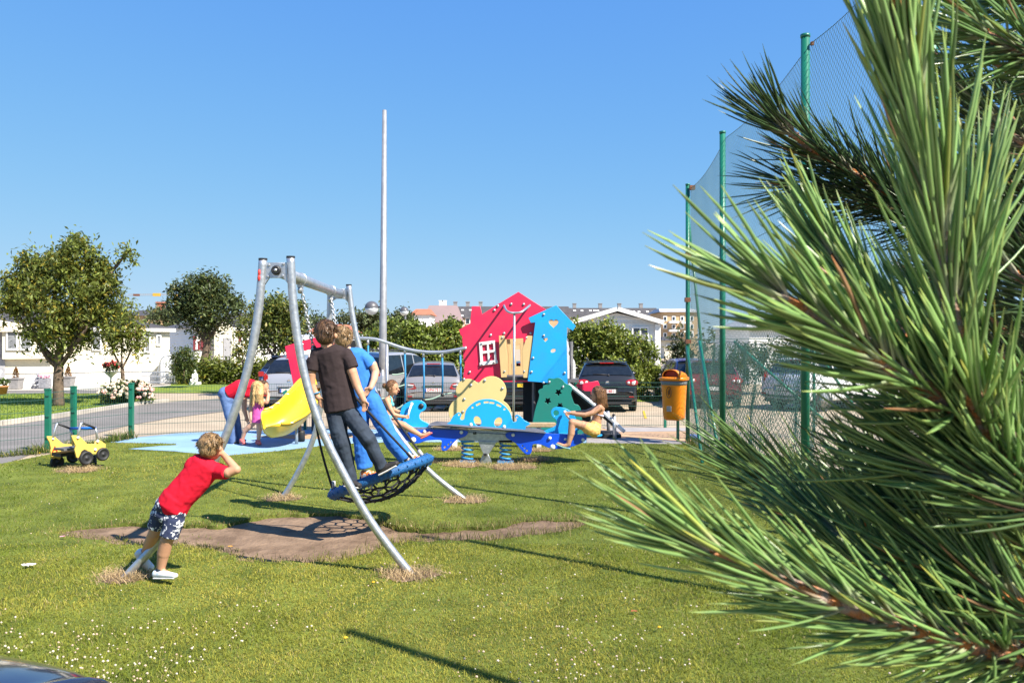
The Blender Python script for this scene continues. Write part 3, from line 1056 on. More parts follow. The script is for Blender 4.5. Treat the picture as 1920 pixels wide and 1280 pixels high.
# white homes further back, low and mostly hidden
def plain_home(lab, px0, px1, py_eave, py_ridge, Y, depth=4.0, gable=False, roofm=None):
    a, b = P(px0, 0, Y).x, P(px1, 0, Y).x
    ze, zr = P(0, py_eave, Y).z, P(0, py_ridge, Y).z
    t = thing('mobile_home', lab, 'mobile home', ((a + b) / 2, Y + depth / 2, 0))
    mb = MB()
    prismz(mb, [(a, Y), (b, Y), (b, Y + depth), (a, Y + depth)], -.02, ze)
    mb.build('wall', m_white, t)
    siding('siding', (a, Y, 0), (b, Y, 0), .4, ze, m_white, t, .15)['kind'] = 'stuff'
    r = MB()
    e = .18
    if gable:
        c = (a + b) / 2
        w = MB()
        w.add([(a, Y - .02, ze), (b, Y - .02, ze), (c, Y - .02, zr - .1), (a, Y + .1, ze), (b, Y + .1, ze), (c, Y + .1, zr - .1)], [(0, 1, 2), (1, 4, 5, 2), (4, 3, 5), (3, 0, 2, 5)])
        w.build('gable', m_white, t)
        gs = MB()
        z = ze
        while z < zr - .2:
            k = (zr - .1 - z) / (zr - .1 - ze)
            gs.box((c, Y - .035, z + .015), ((b - a) * k * .97, .03, .03))
            z += .15
        gs.build('siding', m_white, t)['kind'] = 'stuff'
        for s in (0, 1):
            xe = a - e if s == 0 else b + e
            r.add([(xe, Y - .3, ze - .05), (c, Y - .3, zr), (c, Y + depth, zr), (xe, Y + depth, ze - .05), (xe, Y - .3, ze + .03), (c, Y - .3, zr + .09), (c, Y + depth, zr + .09), (xe, Y + depth, ze + .03)],
                  [(0, 1, 2, 3), (4, 7, 6, 5), (0, 4, 5, 1), (0, 3, 7, 4)])
        r.build('roof', m_roofpale, t)
        for s in (-1, 1):
            xe = c + s * ((b - a) / 2 + e)
            MB().bar((xe, Y - .32, ze - .02), (c + s * .02, Y - .32, zr + .05), .05, .17).build('bargeboard', m_white, t)
    else:
        r.add([(a - e, Y - e, ze), (b + e, Y - e, ze), (b + e, Y + depth + e, ze), (a - e, Y + depth + e, ze), (a + .8, Y + depth / 2, zr), (b - .8, Y + depth / 2, zr)], [(0, 1, 5, 4), (1, 2, 5), (2, 3, 4, 5), (3, 0, 4)])
        r.build('roof', roofm or m_roofpale, t)
        MB().box(((a + b) / 2, Y - e - .012, ze - .02), (b - a + 2 * e, .02, .14)).build('fascia', m_white, t)
    return t


plain_home('low white mobile home between the leafy tree and the lamp post', 470, 705, 640, 627, 46)
h4 = plain_home('cream gabled mobile home rising above the bush behind the black car', 1078, 1234, 604, 582, 33, 7, gable=True)
window(h4, (P(1130, 0, 33).x, 32.95, 0), (P(1172, 0, 33).x, 32.95, 0), 1.45, 2.45, (0, -1, 0), bars=2)
window(h4, (P(1184, 0, 33).x, 32.95, 0), (P(1216, 0, 33).x, 32.95, 0), 1.1, 2.5, (0, -1, 0), bars=2)
MB().box((P(1232, 0, 33).x, 32.9, 1.3), (.22, .2, 2.6)).build('corner_post', m_white, h4)
plain_home('pale wide mobile home seen through the tall wire net', 1405, 1760, 615, 590, 36, 6)

# ------------------------------------------------------------------ distant buildings
YD = 190.0
def flats(lab, x0, x1, top, eave, base, Y, roofm, wallm, hip0=0, hip1=0, depth=14):
    a, b = P(x0, 0, Y).x, P(x1, 0, Y).x
    zt, ze = P(0, top, Y).z, P(0, eave, Y).z
    t = thing('apartment_building', lab, 'building', ((a + b) / 2, Y + depth / 2, 0))
    mb = MB()
    prismz(mb, [(a, Y), (b, Y), (b, Y + depth), (a, Y + depth)], -.1, ze)
    mb.build('wall', wallm, t)
    r = MB()
    k0, k1 = hip0 / F * Y, hip1 / F * Y
    i = depth * .3
    r.add([(a - .4, Y - .4, ze), (b + .4, Y - .4, ze), (b + .4, Y + depth + .4, ze), (a - .4, Y + depth + .4, ze), (a + k0, Y + i, zt), (b - k1, Y + i, zt), (b - k1, Y + depth - i, zt), (a + k0, Y + depth - i, zt)],
          [(0, 1, 5, 4), (1, 2, 6, 5), (2, 3, 7, 6), (3, 0, 4, 7), (4, 5, 6, 7)])
    ro = r.build('roof', roofm, t)
    return t, ro


def skylights(t, Y, lst, ro, eave, top, depth=14):
    ze, zt = P(0, eave, Y).z, P(0, top, Y).z
    for (x, y, w, h) in lst:
        z = P(0, y, Y).z
        f = (z - ze) / (zt - ze)
        y_ = Y - .4 + f * (depth * .3 + .4)
        ang = math.atan2(zt - ze, depth * .3 + .4)
        MB().box((P(x, 0, Y).x, y_ - .08, z + .05), (w / F * Y, h / F * Y, .14), Matrix.Rotation(ang, 3, 'X')).build('skylight', m_white, ro)


def chims(ro, Y, lst, top, mat, depth=14):
    for x in lst:
        z = P(0, top, Y).z
        MB().box((P(x, 0, Y).x, Y + depth * .5, z + .4), (.9, .9, 1.6)).box((P(x, 0, Y).x, Y + depth * .5, z + 1.25), (1.1, 1.1, .2)).build('chimney', mat, ro)


def wins(t, Y, lst, w=9, h=12, mat=None):
    for (x, y) in lst:
        o = MB().box((P(x, 0, Y).x, Y - .05, P(0, y, Y).z), (w / F * Y, .12, h / F * Y)).build('window', m_upvc, t)
        MB().box((P(x, 0, Y).x, Y - .13, P(0, y, Y).z), ((w - 3) / F * Y, .06, (h - 3) / F * Y)).build('pane', m_glass, o)


t, ro = flats('far apartment block with a mauve grey roof above the middle bush', 794, 866, 571, 604, 650, YD, m_mauve, m_orbrick, 7, 12)
chims(ro, YD, (822, 829), 571, m_white)
t, ro = flats('far apartment block with a dark roof and skylights left of the red play panel', 846, 1072, 573, 596, 650, YD + 4, m_slate, m_orbrick, 4, 4)
skylights(t, YD + 4, [(866, 581, 5, 4), (881, 581, 5, 4), (866, 592, 6, 3)], ro, 596, 573)
chims(ro, YD + 4, (850, 874, 899), 573, m_greybox)
wins(t, YD + 4, [(866, 606), (877, 602), (860, 618)])
t, ro = flats('far apartment block with a long dark roof behind the cream gabled home', 1057, 1238, 576, 598, 650, YD + 14, m_slate, m_orbrick, 2, 2)
skylights(t, YD + 14, [(x, 582, 5, 4) for x in (1064, 1079, 1093, 1109, 1117, 1123, 1175)] + [(x, 584, 5, 4) for x in (1191, 1201, 1217, 1228)], ro, 598, 576)
chims(ro, YD + 14, (1081, 1131, 1168, 1210), 576, m_greybox)
t, ro = flats('far ochre apartment building with balconies left of the tall green fence', 1241, 1308, 577, 585, 700, 120, m_roofpale, m_orbrick, 1, 1, 10)
wins(t, 120, [(x, y) for x in (1247, 1263, 1279, 1297) for y in (597, 612, 628)], 7, 9)
for x, y in ((1262, 620), (1285, 605), (1262, 604), (1288, 622)):
    MB().box((P(x, 0, 120).x, 119.4, P(0, y, 120).z), (1.5, 1.1, .3)).build('balcony', m_white, t)
t, ro = flats('far ochre house front with a grey lower roof beside the green bush at the bin', 1246, 1275, 631, 638, 700, 90, m_slate, m_siding, 1, 1, 6)
wins(t, 90, [(1253, 650), (1264, 650)], 7, 10)
t, ro = flats('far house with a dark roof and brick chimney left of the round tree', 238, 276, 580, 592, 650, 110, m_slate, m_orbrick, 3, 1, 10)
chims(ro, 110, (272,), 581, m_redtile, 10)
t, ro = flats('far house roof with orange tiles above the middle bush', 772, 806, 578, 590, 650, 150, m_redtile, m_white, 4, 4, 10)
t, ro = flats('far house with a dark roof at the left edge behind the cherry tree', -60, 34, 572, 600, 680, 90, m_slate, m_white, 3, 18, 10)
t, ro = flats('far house with a grey roof behind the leaning tree', 405, 480, 585, 608, 690, 75, m_slate, m_siding, 6, 6, 8)
t, ro = flats('far brick house with an orange roof behind the swing chain', 585, 640, 607, 622, 690, 75, m_redtile, m_orbrick, 4, 8, 8)

# crane jib far away
ck = thing('tower_crane', 'distant tower crane with a long thin jib and yellow cabin', 'crane', (P(330, 0, 300).x, 300, 0))
m_craney = M('crane_yellow', (0.62, 0.36, 0.04), (0.5, 0.3, 0.04), 0.6)
jb = MB()
for (a, b) in (((228, 554), (340, 553)), ((240, 551.5), (330, 551))):
    jb.tube([P(a[0], a[1], 300), P(b[0], b[1], 300)], .09, 5)
for k in range(28):
    x = 240 + k * 3.2
    jb.tube([P(x, 551.4, 300), P(x + 1.6, 553.8, 300)], .035, 4)
jb.build('jib', m_greybox, ck)
MB().box(P(294, 552.5, 300), (2.6, 1.2, 1.1)).build('cabin', m_craney, ck)
MB().box(P(256, 553, 300), (2.2, .8, .8)).build('trolley', m_rust, ck)
MB().tube([P(330, 552, 300), P(330, 665, 300)], .55, 4).build('mast', m_craney, ck)

# far trees
for i, (x, y, rx, ry, lab) in enumerate([(665, 605, 38, 24, 'far hazy tree mass behind the rear swing legs'), (705, 600, 26, 18, 'far soft green tree beside the lamp globe'), (592, 612, 40, 16, 'far low trees behind the leafy tree'), (310, 592, 40, 10, 'far dark tree line above the cream home roof'), (752, 600, 20, 14, 'far small tree left of the second globe lamp')]):
    tree('distant_tree', lab, 'tree', (x, 670), 85, [(x, 672), (x, y + ry * .6)], [[(x, y + ry), (x - rx * .4, y)], [(x, y + ry), (x + rx * .4, y)]], [(x, y, rx, ry, 1.2), (x + rx * .5, y + ry * .4, rx * .5, ry * .6, .4), (x, y + 30, rx, 22, .7)],
         700, 0.55, (0.10, 0.125, 0.05), 0.25, 60 + i, group='distant trees', clump=1.1, warm=0.02)

# distant wood closing the view beyond the ball court
pts = []
for k in range(420):
    x = rnd.uniform(18, 120)
    pts.append(np.array([x, 88 - .35 * x + rnd.gauss(0, 2), 0]) + rng.normal(0, 1.0, (26, 3)) * np.array([1, 1, .8]) + np.array([0, 0, rnd.uniform(.4, 4.2) * (.7 + .3 * math.sin(x * .31))]))
pts = np.concatenate(pts)
wd_ = leaves('distant_wood', pts[pts[:, 2] > 0], .75, m_leaf, None, (0.07, 0.095, 0.03), seed=91, droop=0)
tag(wd_, kind='stuff')
# ------------------------------------------------------------------ low green mesh fence
def mesh_panel(a, b, h, parent, sp=0.05, z0=0.03):
    a, b = Vector(a), Vector(b)
    L = (b - a).length
    d = (b - a) / L
    mb = MB()
    n = int(L / sp)
    for k in range(1, n):
        p = a + d * (L * k / n)
        mb.tube([(p.x, p.y, z0), (p.x, p.y, h)], .0026, 3, caps=False)
    nrm = Vector((d.y, -d.x, 0)) * .006
    for z in (z0 + .02, z0 + .22, z0 + .44, z0 + .66, z0 + .86, h - .01):
        for s in (-1, 1):
            q0, q1 = a + nrm * s, b + nrm * s
            mb.tube([(q0.x, q0.y, z), (q1.x, q1.y, z)], .0036, 4, caps=False)
    o = mb.build('mesh_panel', m_fwire, parent)
    o['kind'] = 'stuff'


def post(p, h, parent, w=.06):
    mb = MB().box((p.x, p.y, h / 2 - .02), (w, w, h + .04))
    mb.box((p.x, p.y, h + .01), (w + .012, w + .012, .025))
    mb.build('post', m_fgreen, parent, bevel=.005)
    for z in (.25, .62, .98):
        MB().box((p.x + .02, p.y - w / 2 - .008, z), (.05, .02, .035)).build('clip', m_fgreen, parent)


lf = thing('mesh_fence', 'low green wire mesh fence with square posts along the road at left', 'fence', G(92, 845))
lp = [Vector((-10.6, 12.0, 0)), G(0, 869) + Vector((-1.6, -.25, 0)), G(90, 846), G(138, 834), G(246, 819.5)]
for a, b in zip(lp[:-1], lp[1:]):
    mesh_panel(a, b, 1.02, lf)
for p in lp[1:]:
    post(p, 1.06, lf, .085)
bf = thing('mesh_fence', 'low green wire mesh fence running behind the playground before the parked cars', 'fence', G(700, 803))
bp = [G(246, 819.5) + Vector((.09, .03, 0)), G(572, 804), G(940, 801.5), G(1078, 801), G(1247, 800.5), G(1290, 800)]
for i, (a, b) in enumerate(zip(bp[:-1], bp[1:])):
    mesh_panel(a, b, 1.0, bf)
for p in bp[1:-1]:
    post(p, 1.03, bf, .06)

# ------------------------------------------------------------------ tall wire fence of the ball court
tf = thing('wire_fence', 'tall green chain link fence with round posts and rusty brackets along the right side', 'fence', G(1355, 890))
HP = 4.86
TP = [Vector((3.34, 15.2, 0)), Vector((3.0, 11.4, 0)), Vector((2.86, 7.8, 0)), Vector((2.75, 5.25, 0)), Vector((2.58, 2.5, 0))]
for i, p in enumerate(TP):
    MB().tube([(p.x, p.y, -.03), (p.x, p.y, HP)], .042, 14).tube([(p.x, p.y, HP), (p.x, p.y, HP + .03)], .047, 14).build('post', m_fgreen, tf, True)
for p0, z0, p1 in ((TP[0], 4.0, Vector((3.34, 13.3, 0))), (TP[1], 2.9, Vector((3.02, 12.3, 0)))):
    pass
# braces that lean against the first posts, and the long one inside the court
for a, b in ((P(1288, 650, 15.1), G(1317, 868)), (P(1312, 640, 13.6), G(1354, 888)), (P(1290, 402, 15.2), P(1331, 800, 15.0)), (P(1376, 640, 14.6), P(1640, 870, 13.9)), (P(1440, 520, 14.6), P(1600, 760, 14.4))):
    MB().tube([a, b], .026, 10).build('brace', m_fgreen, tf, True)
# cables
for z in (4.80, 3.2, 1.9, .12):
    mb = MB()
    for a, b in zip(TP[:-1], TP[1:]):
        pts = []
        for k in range(9):
            q = a.lerp(b, k / 8)
            pts.append((q.x + .05, q.y, z - .10 * math.sin(math.pi * k / 8) * (1 if z > 4 else .3)))
        mb.tube(pts, .0035, 4)
    mb.build('cable', m_net, tf)
for (x, y) in ((1298, 352), (1290, 478), (1289, 562), (1290, 640)):
    MB().box(P(x, y, 15.1), (.10, .08, .08)).build('bracket', m_rust, tf)
MB().box(P(1523, 82, 7.75), (.03, .03, .03)).build('bracket', m_rust, tf)


def chainlink(line, z0, z1, s, parent, w=.0019, top=None, wav=0.0, mat=None, off=0.05):
    """zig-zag wires that meet to diamonds; line: list of ground points"""
    segs, tot = [], 0
    for a, b in zip(line[:-1], line[1:]):
        L = (b - a).length
        segs.append((tot, L, a, b))
        tot += L
    nw = int(tot / s)
    nz = int((z1 - z0) / s)
    U = (np.arange(nw)[:, None] + ((np.arange(nz + 1)[None, :] + np.arange(nw)[:, None]) % 2)) * s
    Z = z0 + np.arange(nz + 1)[None, :] * (z1 - z0) / nz + 0 * U
    X, Yy, sag = np.zeros_like(U), np.zeros_like(U), np.zeros_like(U)
    for (t0, L, a, b) in segs:
        m = (U >= t0 - 1e-6) & (U <= t0 + L + 1e-6)
        k = (U - t0) / L
        X[m] = (a.x + (b.x - a.x) * k)[m]
        Yy[m] = (a.y + (b.y - a.y) * k)[m]
        sag[m] = np.sin(np.pi * k.clip(0, 1))[m]
    Z = Z - sag * 0.10 * (Z / z1)
    X = X + off + wav * (np.sin(U * 3.1 + Z * 1.7) + .6 * np.sin(U * 7.3 - Z * 5.1)) * (1 - .5 * Z / z1)
    if wav:
        Yy = Yy + wav * .8 * np.sin(Z * 6.0 + U * 2.0)
        Z = Z + wav * .5 * np.sin(U * 9.0)
    C = np.stack([X, Yy, Z], -1)
    r = w
    offs = np.array([[r, 0, 0], [-r * .5, r * .87, 0], [-r * .5, -r * .87, 0]])
    V = C[:, :, None, :] + offs[None, None]
    idx = np.arange(nw * (nz + 1) * 3).reshape(nw, nz + 1, 3)
    q = []
    for k in range(3):
        k2 = (k + 1) % 3
        q.append(np.stack([idx[:, :-1, k], idx[:, :-1, k2], idx[:, 1:, k2], idx[:, 1:, k]], -1).reshape(-1, 4))
    me = np_mesh('chain_link', V.reshape(-1, 3), np.concatenate(q), mat or m_net)
    o = link('chain_link', me, None, parent)
    o['kind'] = 'stuff'


chainlink(TP, 0.05, HP - .05, .036, tf)
# loose inner netting hung from the lower cable, and the far side of the court
chainlink([Vector((3.42, 15.1, 0)), Vector((3.10, 11.4, 0)), Vector((2.96, 7.9, 0))], 0.06, 1.92, .05, tf, .0042, wav=.05, mat=m_fwire, off=.10)
ff = thing('court_net', 'drooping green net across the far end of the ball court', 'net', (6, 15.6, 0))
for x in (6.0, 8.7, 11.4):
    MB().tube([(x, 15.9, 0), (x, 15.9, 1.95)], .03, 8).build('post', m_fgreen, ff, True)
MB().tube([(3.4, 15.7, 1.95), (11.4, 15.9, 1.95)], .006, 5).build('cable', m_fwire, ff)
chainlink([Vector((3.45, 15.6, 0)), Vector((11.4, 15.9, 0))], .05, 1.92, .06, ff, .0045, wav=.06, mat=m_fwire, off=0)

# ------------------------------------------------------------------ orange litter bin
m_bin = M('orange_plastic', (0.84, 0.25, 0.008), (0.78, 0.215, 0.008), 0.35, scale=4, coat=0.15)
m_binin = M('shaded_orange_inside', (0.45, 0.05, 0.012), (0.35, 0.04, 0.01), 0.6)
m_grey = M('grey_band', (0.20, 0.22, 0.23), (0.16, 0.175, 0.185), 0.4)
m_blk_print = M('black_print', (0.03, 0.02, 0.02), rough=0.6)
Yb2 = 15.0
bc = P(1264, 0, Yb2)
s = Yb2 / F
bn = thing('litter_bin', 'orange litter bin with a hooded lid hanging on the end post of the green fence', 'litter bin', (bc.x, Yb2, P(0, 787, Yb2).z))
rotb = Matrix.Rotation(R(-32), 3, 'Z')


def sq(w, d, z, n=28, e=3.2):
    o = []
    for k in range(n):
        a = 2 * math.pi * k / n
        c_, s_ = math.cos(a), math.sin(a)
        x = w * math.copysign(abs(c_) ** (2 / e), c_)
        y = d * math.copysign(abs(s_) ** (2 / e), s_)
        o.append(Vector((bc.x, Yb2, 0)) + rotb @ Vector((x, y, z)))
    return o


def loft(mb, rings, cap0=True, cap1=True):
    n = len(rings[0])
    vs = [p for r in rings for p in r]
    fs = []
    for i in range(len(rings) - 1):
        for k in range(n):
            k2 = (k + 1) % n
            fs.append((i * n + k, i * n + k2, (i + 1) * n + k2, (i + 1) * n + k))
    if cap0:
        fs.append(tuple(range(n))[::-1])
    if cap1:
        fs.append(tuple((len(rings) - 1) * n + k for k in range(n)))
    return mb.add(vs, fs)


zb = lambda py: P(0, py, Yb2).z
mb = MB()
loft(mb, [sq(.155, .125, zb(787)), sq(.185, .155, zb(784)), sq(.195, .165, zb(776)), sq(.222, .185, zb(722)), sq(.224, .187, zb(721))])
mb.build('body', m_bin, bn, True)
loft(MB(), [sq(.228, .19, zb(721)), sq(.230, .192, zb(713))]).build('band', m_grey, bn, True)
# lid: flange, then a hood open to the front-left
loft(MB(), [sq(.25, .215, zb(713)), sq(.262, .225, zb(711)), sq(.262, .225, zb(707)), sq(.235, .20, zb(706))]).build('lid_flange', m_bin, bn, True)
hood = MB()
rows = []
zf = zb(706.5)
for i in range(9):
    t_ = i / 8
    yy = -.19 + .40 * t_
    hh = (zb(693) - zf) * (1 - .75 * t_ ** 2.2)
    ww = .15 + .085 * math.sin(min(1, t_ * 1.4) * math.pi * .5) - .09 * t_ ** 4
    row = []
    for k in range(15):
        a = math.pi * k / 14
        row.append(Vector((bc.x, Yb2, 0)) + rotb @ Vector((ww * math.cos(a), yy, zf + hh * math.sin(a) ** .7)))
    rows.append(row)
hood.grid(rows)
ho = hood.build('hood', m_bin, bn, True)
sm = ho.modifiers.new('thick', 'SOLIDIFY')
sm.thickness = .012
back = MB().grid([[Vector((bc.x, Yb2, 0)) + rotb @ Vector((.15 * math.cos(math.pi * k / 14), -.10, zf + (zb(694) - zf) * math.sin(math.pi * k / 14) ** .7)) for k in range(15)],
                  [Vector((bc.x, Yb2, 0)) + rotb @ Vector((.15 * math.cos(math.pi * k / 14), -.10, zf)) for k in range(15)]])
back.build('opening', m_binin, bn)  # sheet closing the hood, its darker orange standing in for the shade inside
nf = rotb @ Vector((0, -1, 0))
fc = Vector((bc.x, Yb2, 0)) + rotb @ Vector((-.03, -.188, 0))
# printed emblem: an oval with a small figure, and a paper label
em = MB()
ux = Vector((0, 0, 1)).cross(nf).normalized()
ov = [fc + Vector((0, 0, zb(734.5))) + nf * .010 + ux * (.045 * math.cos(a)) + Vector((0, 0, .10 * math.sin(a))) for a in [2 * math.pi * k / 24 for k in range(24)]]
em.tube(ov, .005, 5, closed=True)
em.tube([fc + nf * .008 + ux * .008 + Vector((0, 0, zb(728.5))), fc + nf * .004 + ux * .012 + Vector((0, 0, zb(738)))], .007, 5)
em.tube([fc + nf * .008 - ux * .012 + Vector((0, 0, zb(731))), fc + nf * .004 - ux * .006 + Vector((0, 0, zb(740)))], .005, 5)
em.build('emblem', m_blk_print, bn)
lbp = fc + Vector((0, 0, zb(765))) + nf * .0 + ux * .0
lbl = MB().box(lbp + nf * .0, (.085, .02, .10), Matrix((ux, nf, Vector((0, 0, 1)))).transposed())
lbl.build('paper_label', m_greybox, bn)
MB().box((bc.x + .1, Yb2 + .2, zb(740)), (.05, .14, .5)).build('bracket', m_fgreen, bn)
# a post of its own behind it
MB().tube([(bc.x + .13, Yb2 + .29, -.02), (bc.x + .13, Yb2 + .29, zb(715))], .03, 10).build('post', m_fgreen, bn, True)

# ------------------------------------------------------------------ lamp post with globe, second globe lamp
YL = 22.0
m_mast = M('weathered_mast', (0.34, 0.345, 0.36), (0.26, 0.265, 0.28), 0.5, metal=0.4, scale=6, detail=8)
lp_ = thing('lamp_post', 'very tall bare grey metal mast with a globe lamp on a short arm', 'lamp post', (P(717.5, 0, YL).x, YL, 0))
MB().tube([P(716.5, 778, YL) * 1.0, P(718, 640, YL), P(721, 207, YL)], [.112, .105, .060], 16).build('pole', m_mast, lp_, True)
MB().lathe([(.14, -.02), (.14, .04), (.1, .06)], (P(716.5, 0, YL).x, YL, 0), 16).build('base', m_steel, lp_, True)
m_globe = M('clear_globe', (0.62, 0.66, 0.68), (0.55, 0.6, 0.62), 0.12, spec=0.8)
m_cap = M('dark_grey_cap', (0.10, 0.10, 0.11), (0.08, 0.08, 0.09), 0.4)


def globe(t, px, py, r, Y, mat_lo):
    c = P(px, py, Y)
    prof = [(r * math.sin(a), r * math.cos(a)) for a in [math.pi / 2 * (1 - k / 8) for k in range(9)]]
    MB().lathe([(r * 1.03, -.01)] + [(p[0] * 1.03, p[1]) for p in prof[:-1]] + [(.004, r)], c, 24).build('cap', m_cap, t, True)
    pr2 = [(max(.004, r * math.sin(a)), -r * math.cos(a)) for a in [math.pi / 2 * (k / 8) for k in range(9)]]
    MB().lathe(pr2, c + Vector((0, 0, -.012)), 24).build('globe', mat_lo, t, True)


globe(lp_, 697, 577, .185, YL, m_globe)
MB().tube([P(709, 575.5, YL), P(718, 575.5, YL)], .022, 8).build('arm', m_cap, lp_, True)
l2 = thing('lamp_post', 'shorter globe lamp post behind the middle bush', 'lamp post', (P(758, 0, 40).x, 40, 0))
MB().tube([(P(760, 0, 40).x, 40, -.02), (P(760, 0, 40).x, 40, P(0, 585, 40).z)], .05, 10).build('pole', m_cap, l2, True)
globe(l2, 758, 583, .22, 40, m_globe)
# ------------------------------------------------------------------ basket swing frame
YF, YR = 6.52, 9.70
sf = thing('swing_frame', 'galvanised steel swing frame with four curved legs and a long top beam', 'swing frame', (-1.7, 8.1, 0))


def leg(pts, Ya, Yb, mat=m_galv, r=.034):
    n = len(pts)
    q = cr([P(x, y, Ya + (Yb - Ya) * i / (n - 1)) for i, (x, y) in enumerate(pts)], 5, False)
    if q[-1].z > -.05:
        q.append(q[-1] + (q[-1] - q[-3]).normalized() * .12)
    mb = MB().tube(q, r, 16)
    o = mb.build('leg', mat, sf, True)
    cp = MB().tube([q[0] + Vector((0, 0, -.004)), q[0] + Vector((0, 0, .012))], r * 1.04, 16)
    cp.build('end_cap', m_black, o)
    return o


lg = leg([(493, 487), (487, 560), (477, 632), (461, 705), (440, 770), (414, 838), (372, 915), (310, 1000), (235, 1082)], YF, 6.46)
m_sticker = M('red_sticker', (0.62, 0.04, 0.03), (0.55, 0.03, 0.03), 0.5)
st_ = MB().ell(P(486.5, 511, YF - .03), (.012, .02, .028), n=10).ell(P(486, 521, YF - .03), (.013, .02, .030), n=10)
st_.build('sticker', m_sticker, lg, True)
leg([(545, 483), (549, 560), (558, 635), (574, 715), (600, 797), (640, 880), (697, 980), (770, 1076)], YF, 6.55)
leg([(619, 538), (617, 610), (611, 690), (600, 770), (584, 832), (556, 890), (530, 933)], YR, 9.74)
leg([(654, 535), (662, 598), (676, 658), (701, 730), (735, 797), (800, 878), (871, 936)], YR, 9.66)


def bracket(pts, Y, hub, bolts, t=.02):
    o = panel('bracket', pts, Y - .008, t, m_galv, sf, bevel=.003)
    mb = MB()
    c = P(hub[0], hub[1], Y)
    k = Matrix.Rotation(R(90), 3, 'X')
    MB().lathe([(.002, 0), (.037, 0), (.040, .012), (.036, .028), (.022, .032), (.018, .026), (.002, .026)], c + Vector((0, -.008, 0)), 20, k).build('hub_cap', m_black, o, True)
    MB().lathe([(.002, 0), (.015, 0), (.013, .010), (.002, .012)], c + Vector((0, -.034, 0)), 14, k).build('hub_bolt', m_steel, o, True)
    for (x, y) in bolts:
        b = P(x, y, Y)
        MB().lathe([(.002, 0), (.012, 0), (.011, .008), (.002, .011)], b + Vector((0, -.008, 0)), 10, k).build('bolt', m_steel, o)
    return o


bracket([(497, 492), (541, 492), (541, 533), (531, 521), (505, 521), (495, 536)], YF, (519, 507), [(505, 497), (503, 518), (532, 495), (531, 517)])
bracket([(624, 542), (650, 541), (653, 568), (646, 560), (630, 560), (621, 566)], YR, (638, 550), [(644, 545), (645, 559), (627, 546), (627, 559)])
bm0, bm1 = P(519, 507, YF + .02), P(637, 551, YR - .03)
MB().tube([bm0, bm1], .052, 18).build('beam', m_galv, sf, True)

# ------------------------------------------------------------------ the swinging basket with its chains
bs = thing('basket_swing', 'round basket swing with a blue padded ring and black net on chains', 'swing', P(715, 893, 8.2))
m_ring = M('blue_rope_wrap', (0.012, 0.12, 0.33), (0.006, 0.07, 0.21), 0.55, scale=40, bump=0.5, bscale=90)
m_rope = M('black_rope', (0.02, 0.02, 0.022), (0.012, 0.012, 0.014), 0.8, scale=60, bump=0.4, bscale=200)
RC = P(715, 893, 8.15)
RU = (P(803, 860, 8.15) - P(627, 926, 8.15)).normalized()
view = (RC - Vector((0, 0, EYE))).normalized()
RV = (view - RU * view.dot(RU)).normalized()
RV = (RV + Vector((0, 0, -0.012))).normalized()
RN = RU.cross(RV).normalized()
if RN.z < 0:
    RN = -RN
RR, rr_ = (P(803, 860, 8.15) - P(627, 926, 8.15)).length / 2, .049


def ringp(a, q=1.0, d=0.0):
    return RC + RU * (RR * q * math.cos(a)) + RV * (RR * q * math.sin(a)) + RN * d


mb = MB()
N = 160
mb.tube([ringp(2 * math.pi * k / N) for k in range(N)], [rr_ * (1 + .035 * ((k % 4) in (0, 1))) for k in range(N)], 14, closed=True)
mb.build('padded_ring', m_ring, bs, True)
# hexagonal rope net hanging below the ring as a shallow bowl
net = MB()
hs = .085
def bowl(u, v):
    q = math.hypot(u, v) / RR
    return RC + RU * u + RV * v - RN * (.03 + .20 * max(0, 1 - q * q))


nodes = {}
for i in range(-16, 17):
    for j in range(-16, 17):
        for k in (0, 1):
            x = hs * math.sqrt(3) * (i + j / 2)
            y = hs * 1.5 * j + (hs if k else 0)
            nodes[(i, j, k)] = (x, y)
inside = lambda p: math.hypot(*p) < RR * .99
ns = 0
for (i, j, k), p in nodes.items():
    if k == 1:
        continue
    for nb in ((i, j, 1), (i, j - 1, 1), (i + 1, j - 1, 1)):
        if nb in nodes:
            q = nodes[nb]
            if inside(p) or inside(q):
                a, b = Vector((*p, 0)), Vector((*q, 0))
                for v in (a, b):
                    if v.length > RR:
                        v *= RR / v.length
                net.tube([bowl(a.x, a.y), bowl(b.x, b.y)], .0105, 6)
for (i, j, k), p in nodes.items():
    if inside(p):
        net.ell(bowl(*p), .017, n=6, m=4)
o = net.build('net', m_rope, bs, True)
o['kind'] = 'stuff'
# lashings where the net meets the ring
ls = MB()
for k in range(36):
    a = 2 * math.pi * k / 36
    ls.tube([ringp(a, 1.0, .062), ringp(a, 1.11, 0), ringp(a, 1.0, -.062), ringp(a, .89, 0)], .006, 5, closed=True)
ls.build('lashing', m_ring, bs)['kind'] = 'stuff'
PF, PB = bm0.lerp(bm1, .29), bm0.lerp(bm1, .80)
PF, PB = PF - Vector((0, 0, .05)), PB - Vector((0, 0, .05))
JF = P(588, 655, 7.62)
JB = P(634, 640, 8.85)


def chain(a, b, r=.0055, L=.045):
    mb = MB()
    n = int((b - a).length / (L * .74))
    d = (b - a).normalized()
    u = d.cross(Vector((0, 1, 0.2))).normalized()
    w = d.cross(u)
    for k in range(n):
        c = a.lerp(b, (k + .5) / n)
        s = u if k % 2 else w
        ringpts = [c + d * (L * .5 * math.cos(t)) + s * (.014 * math.sin(t)) for t in [2 * math.pi * i / 10 for i in range(10)]]
        mb.tube(ringpts, r, 5, closed=True)
    o = mb.build('chain', m_steel, bs, True)
    o['kind'] = 'stuff'


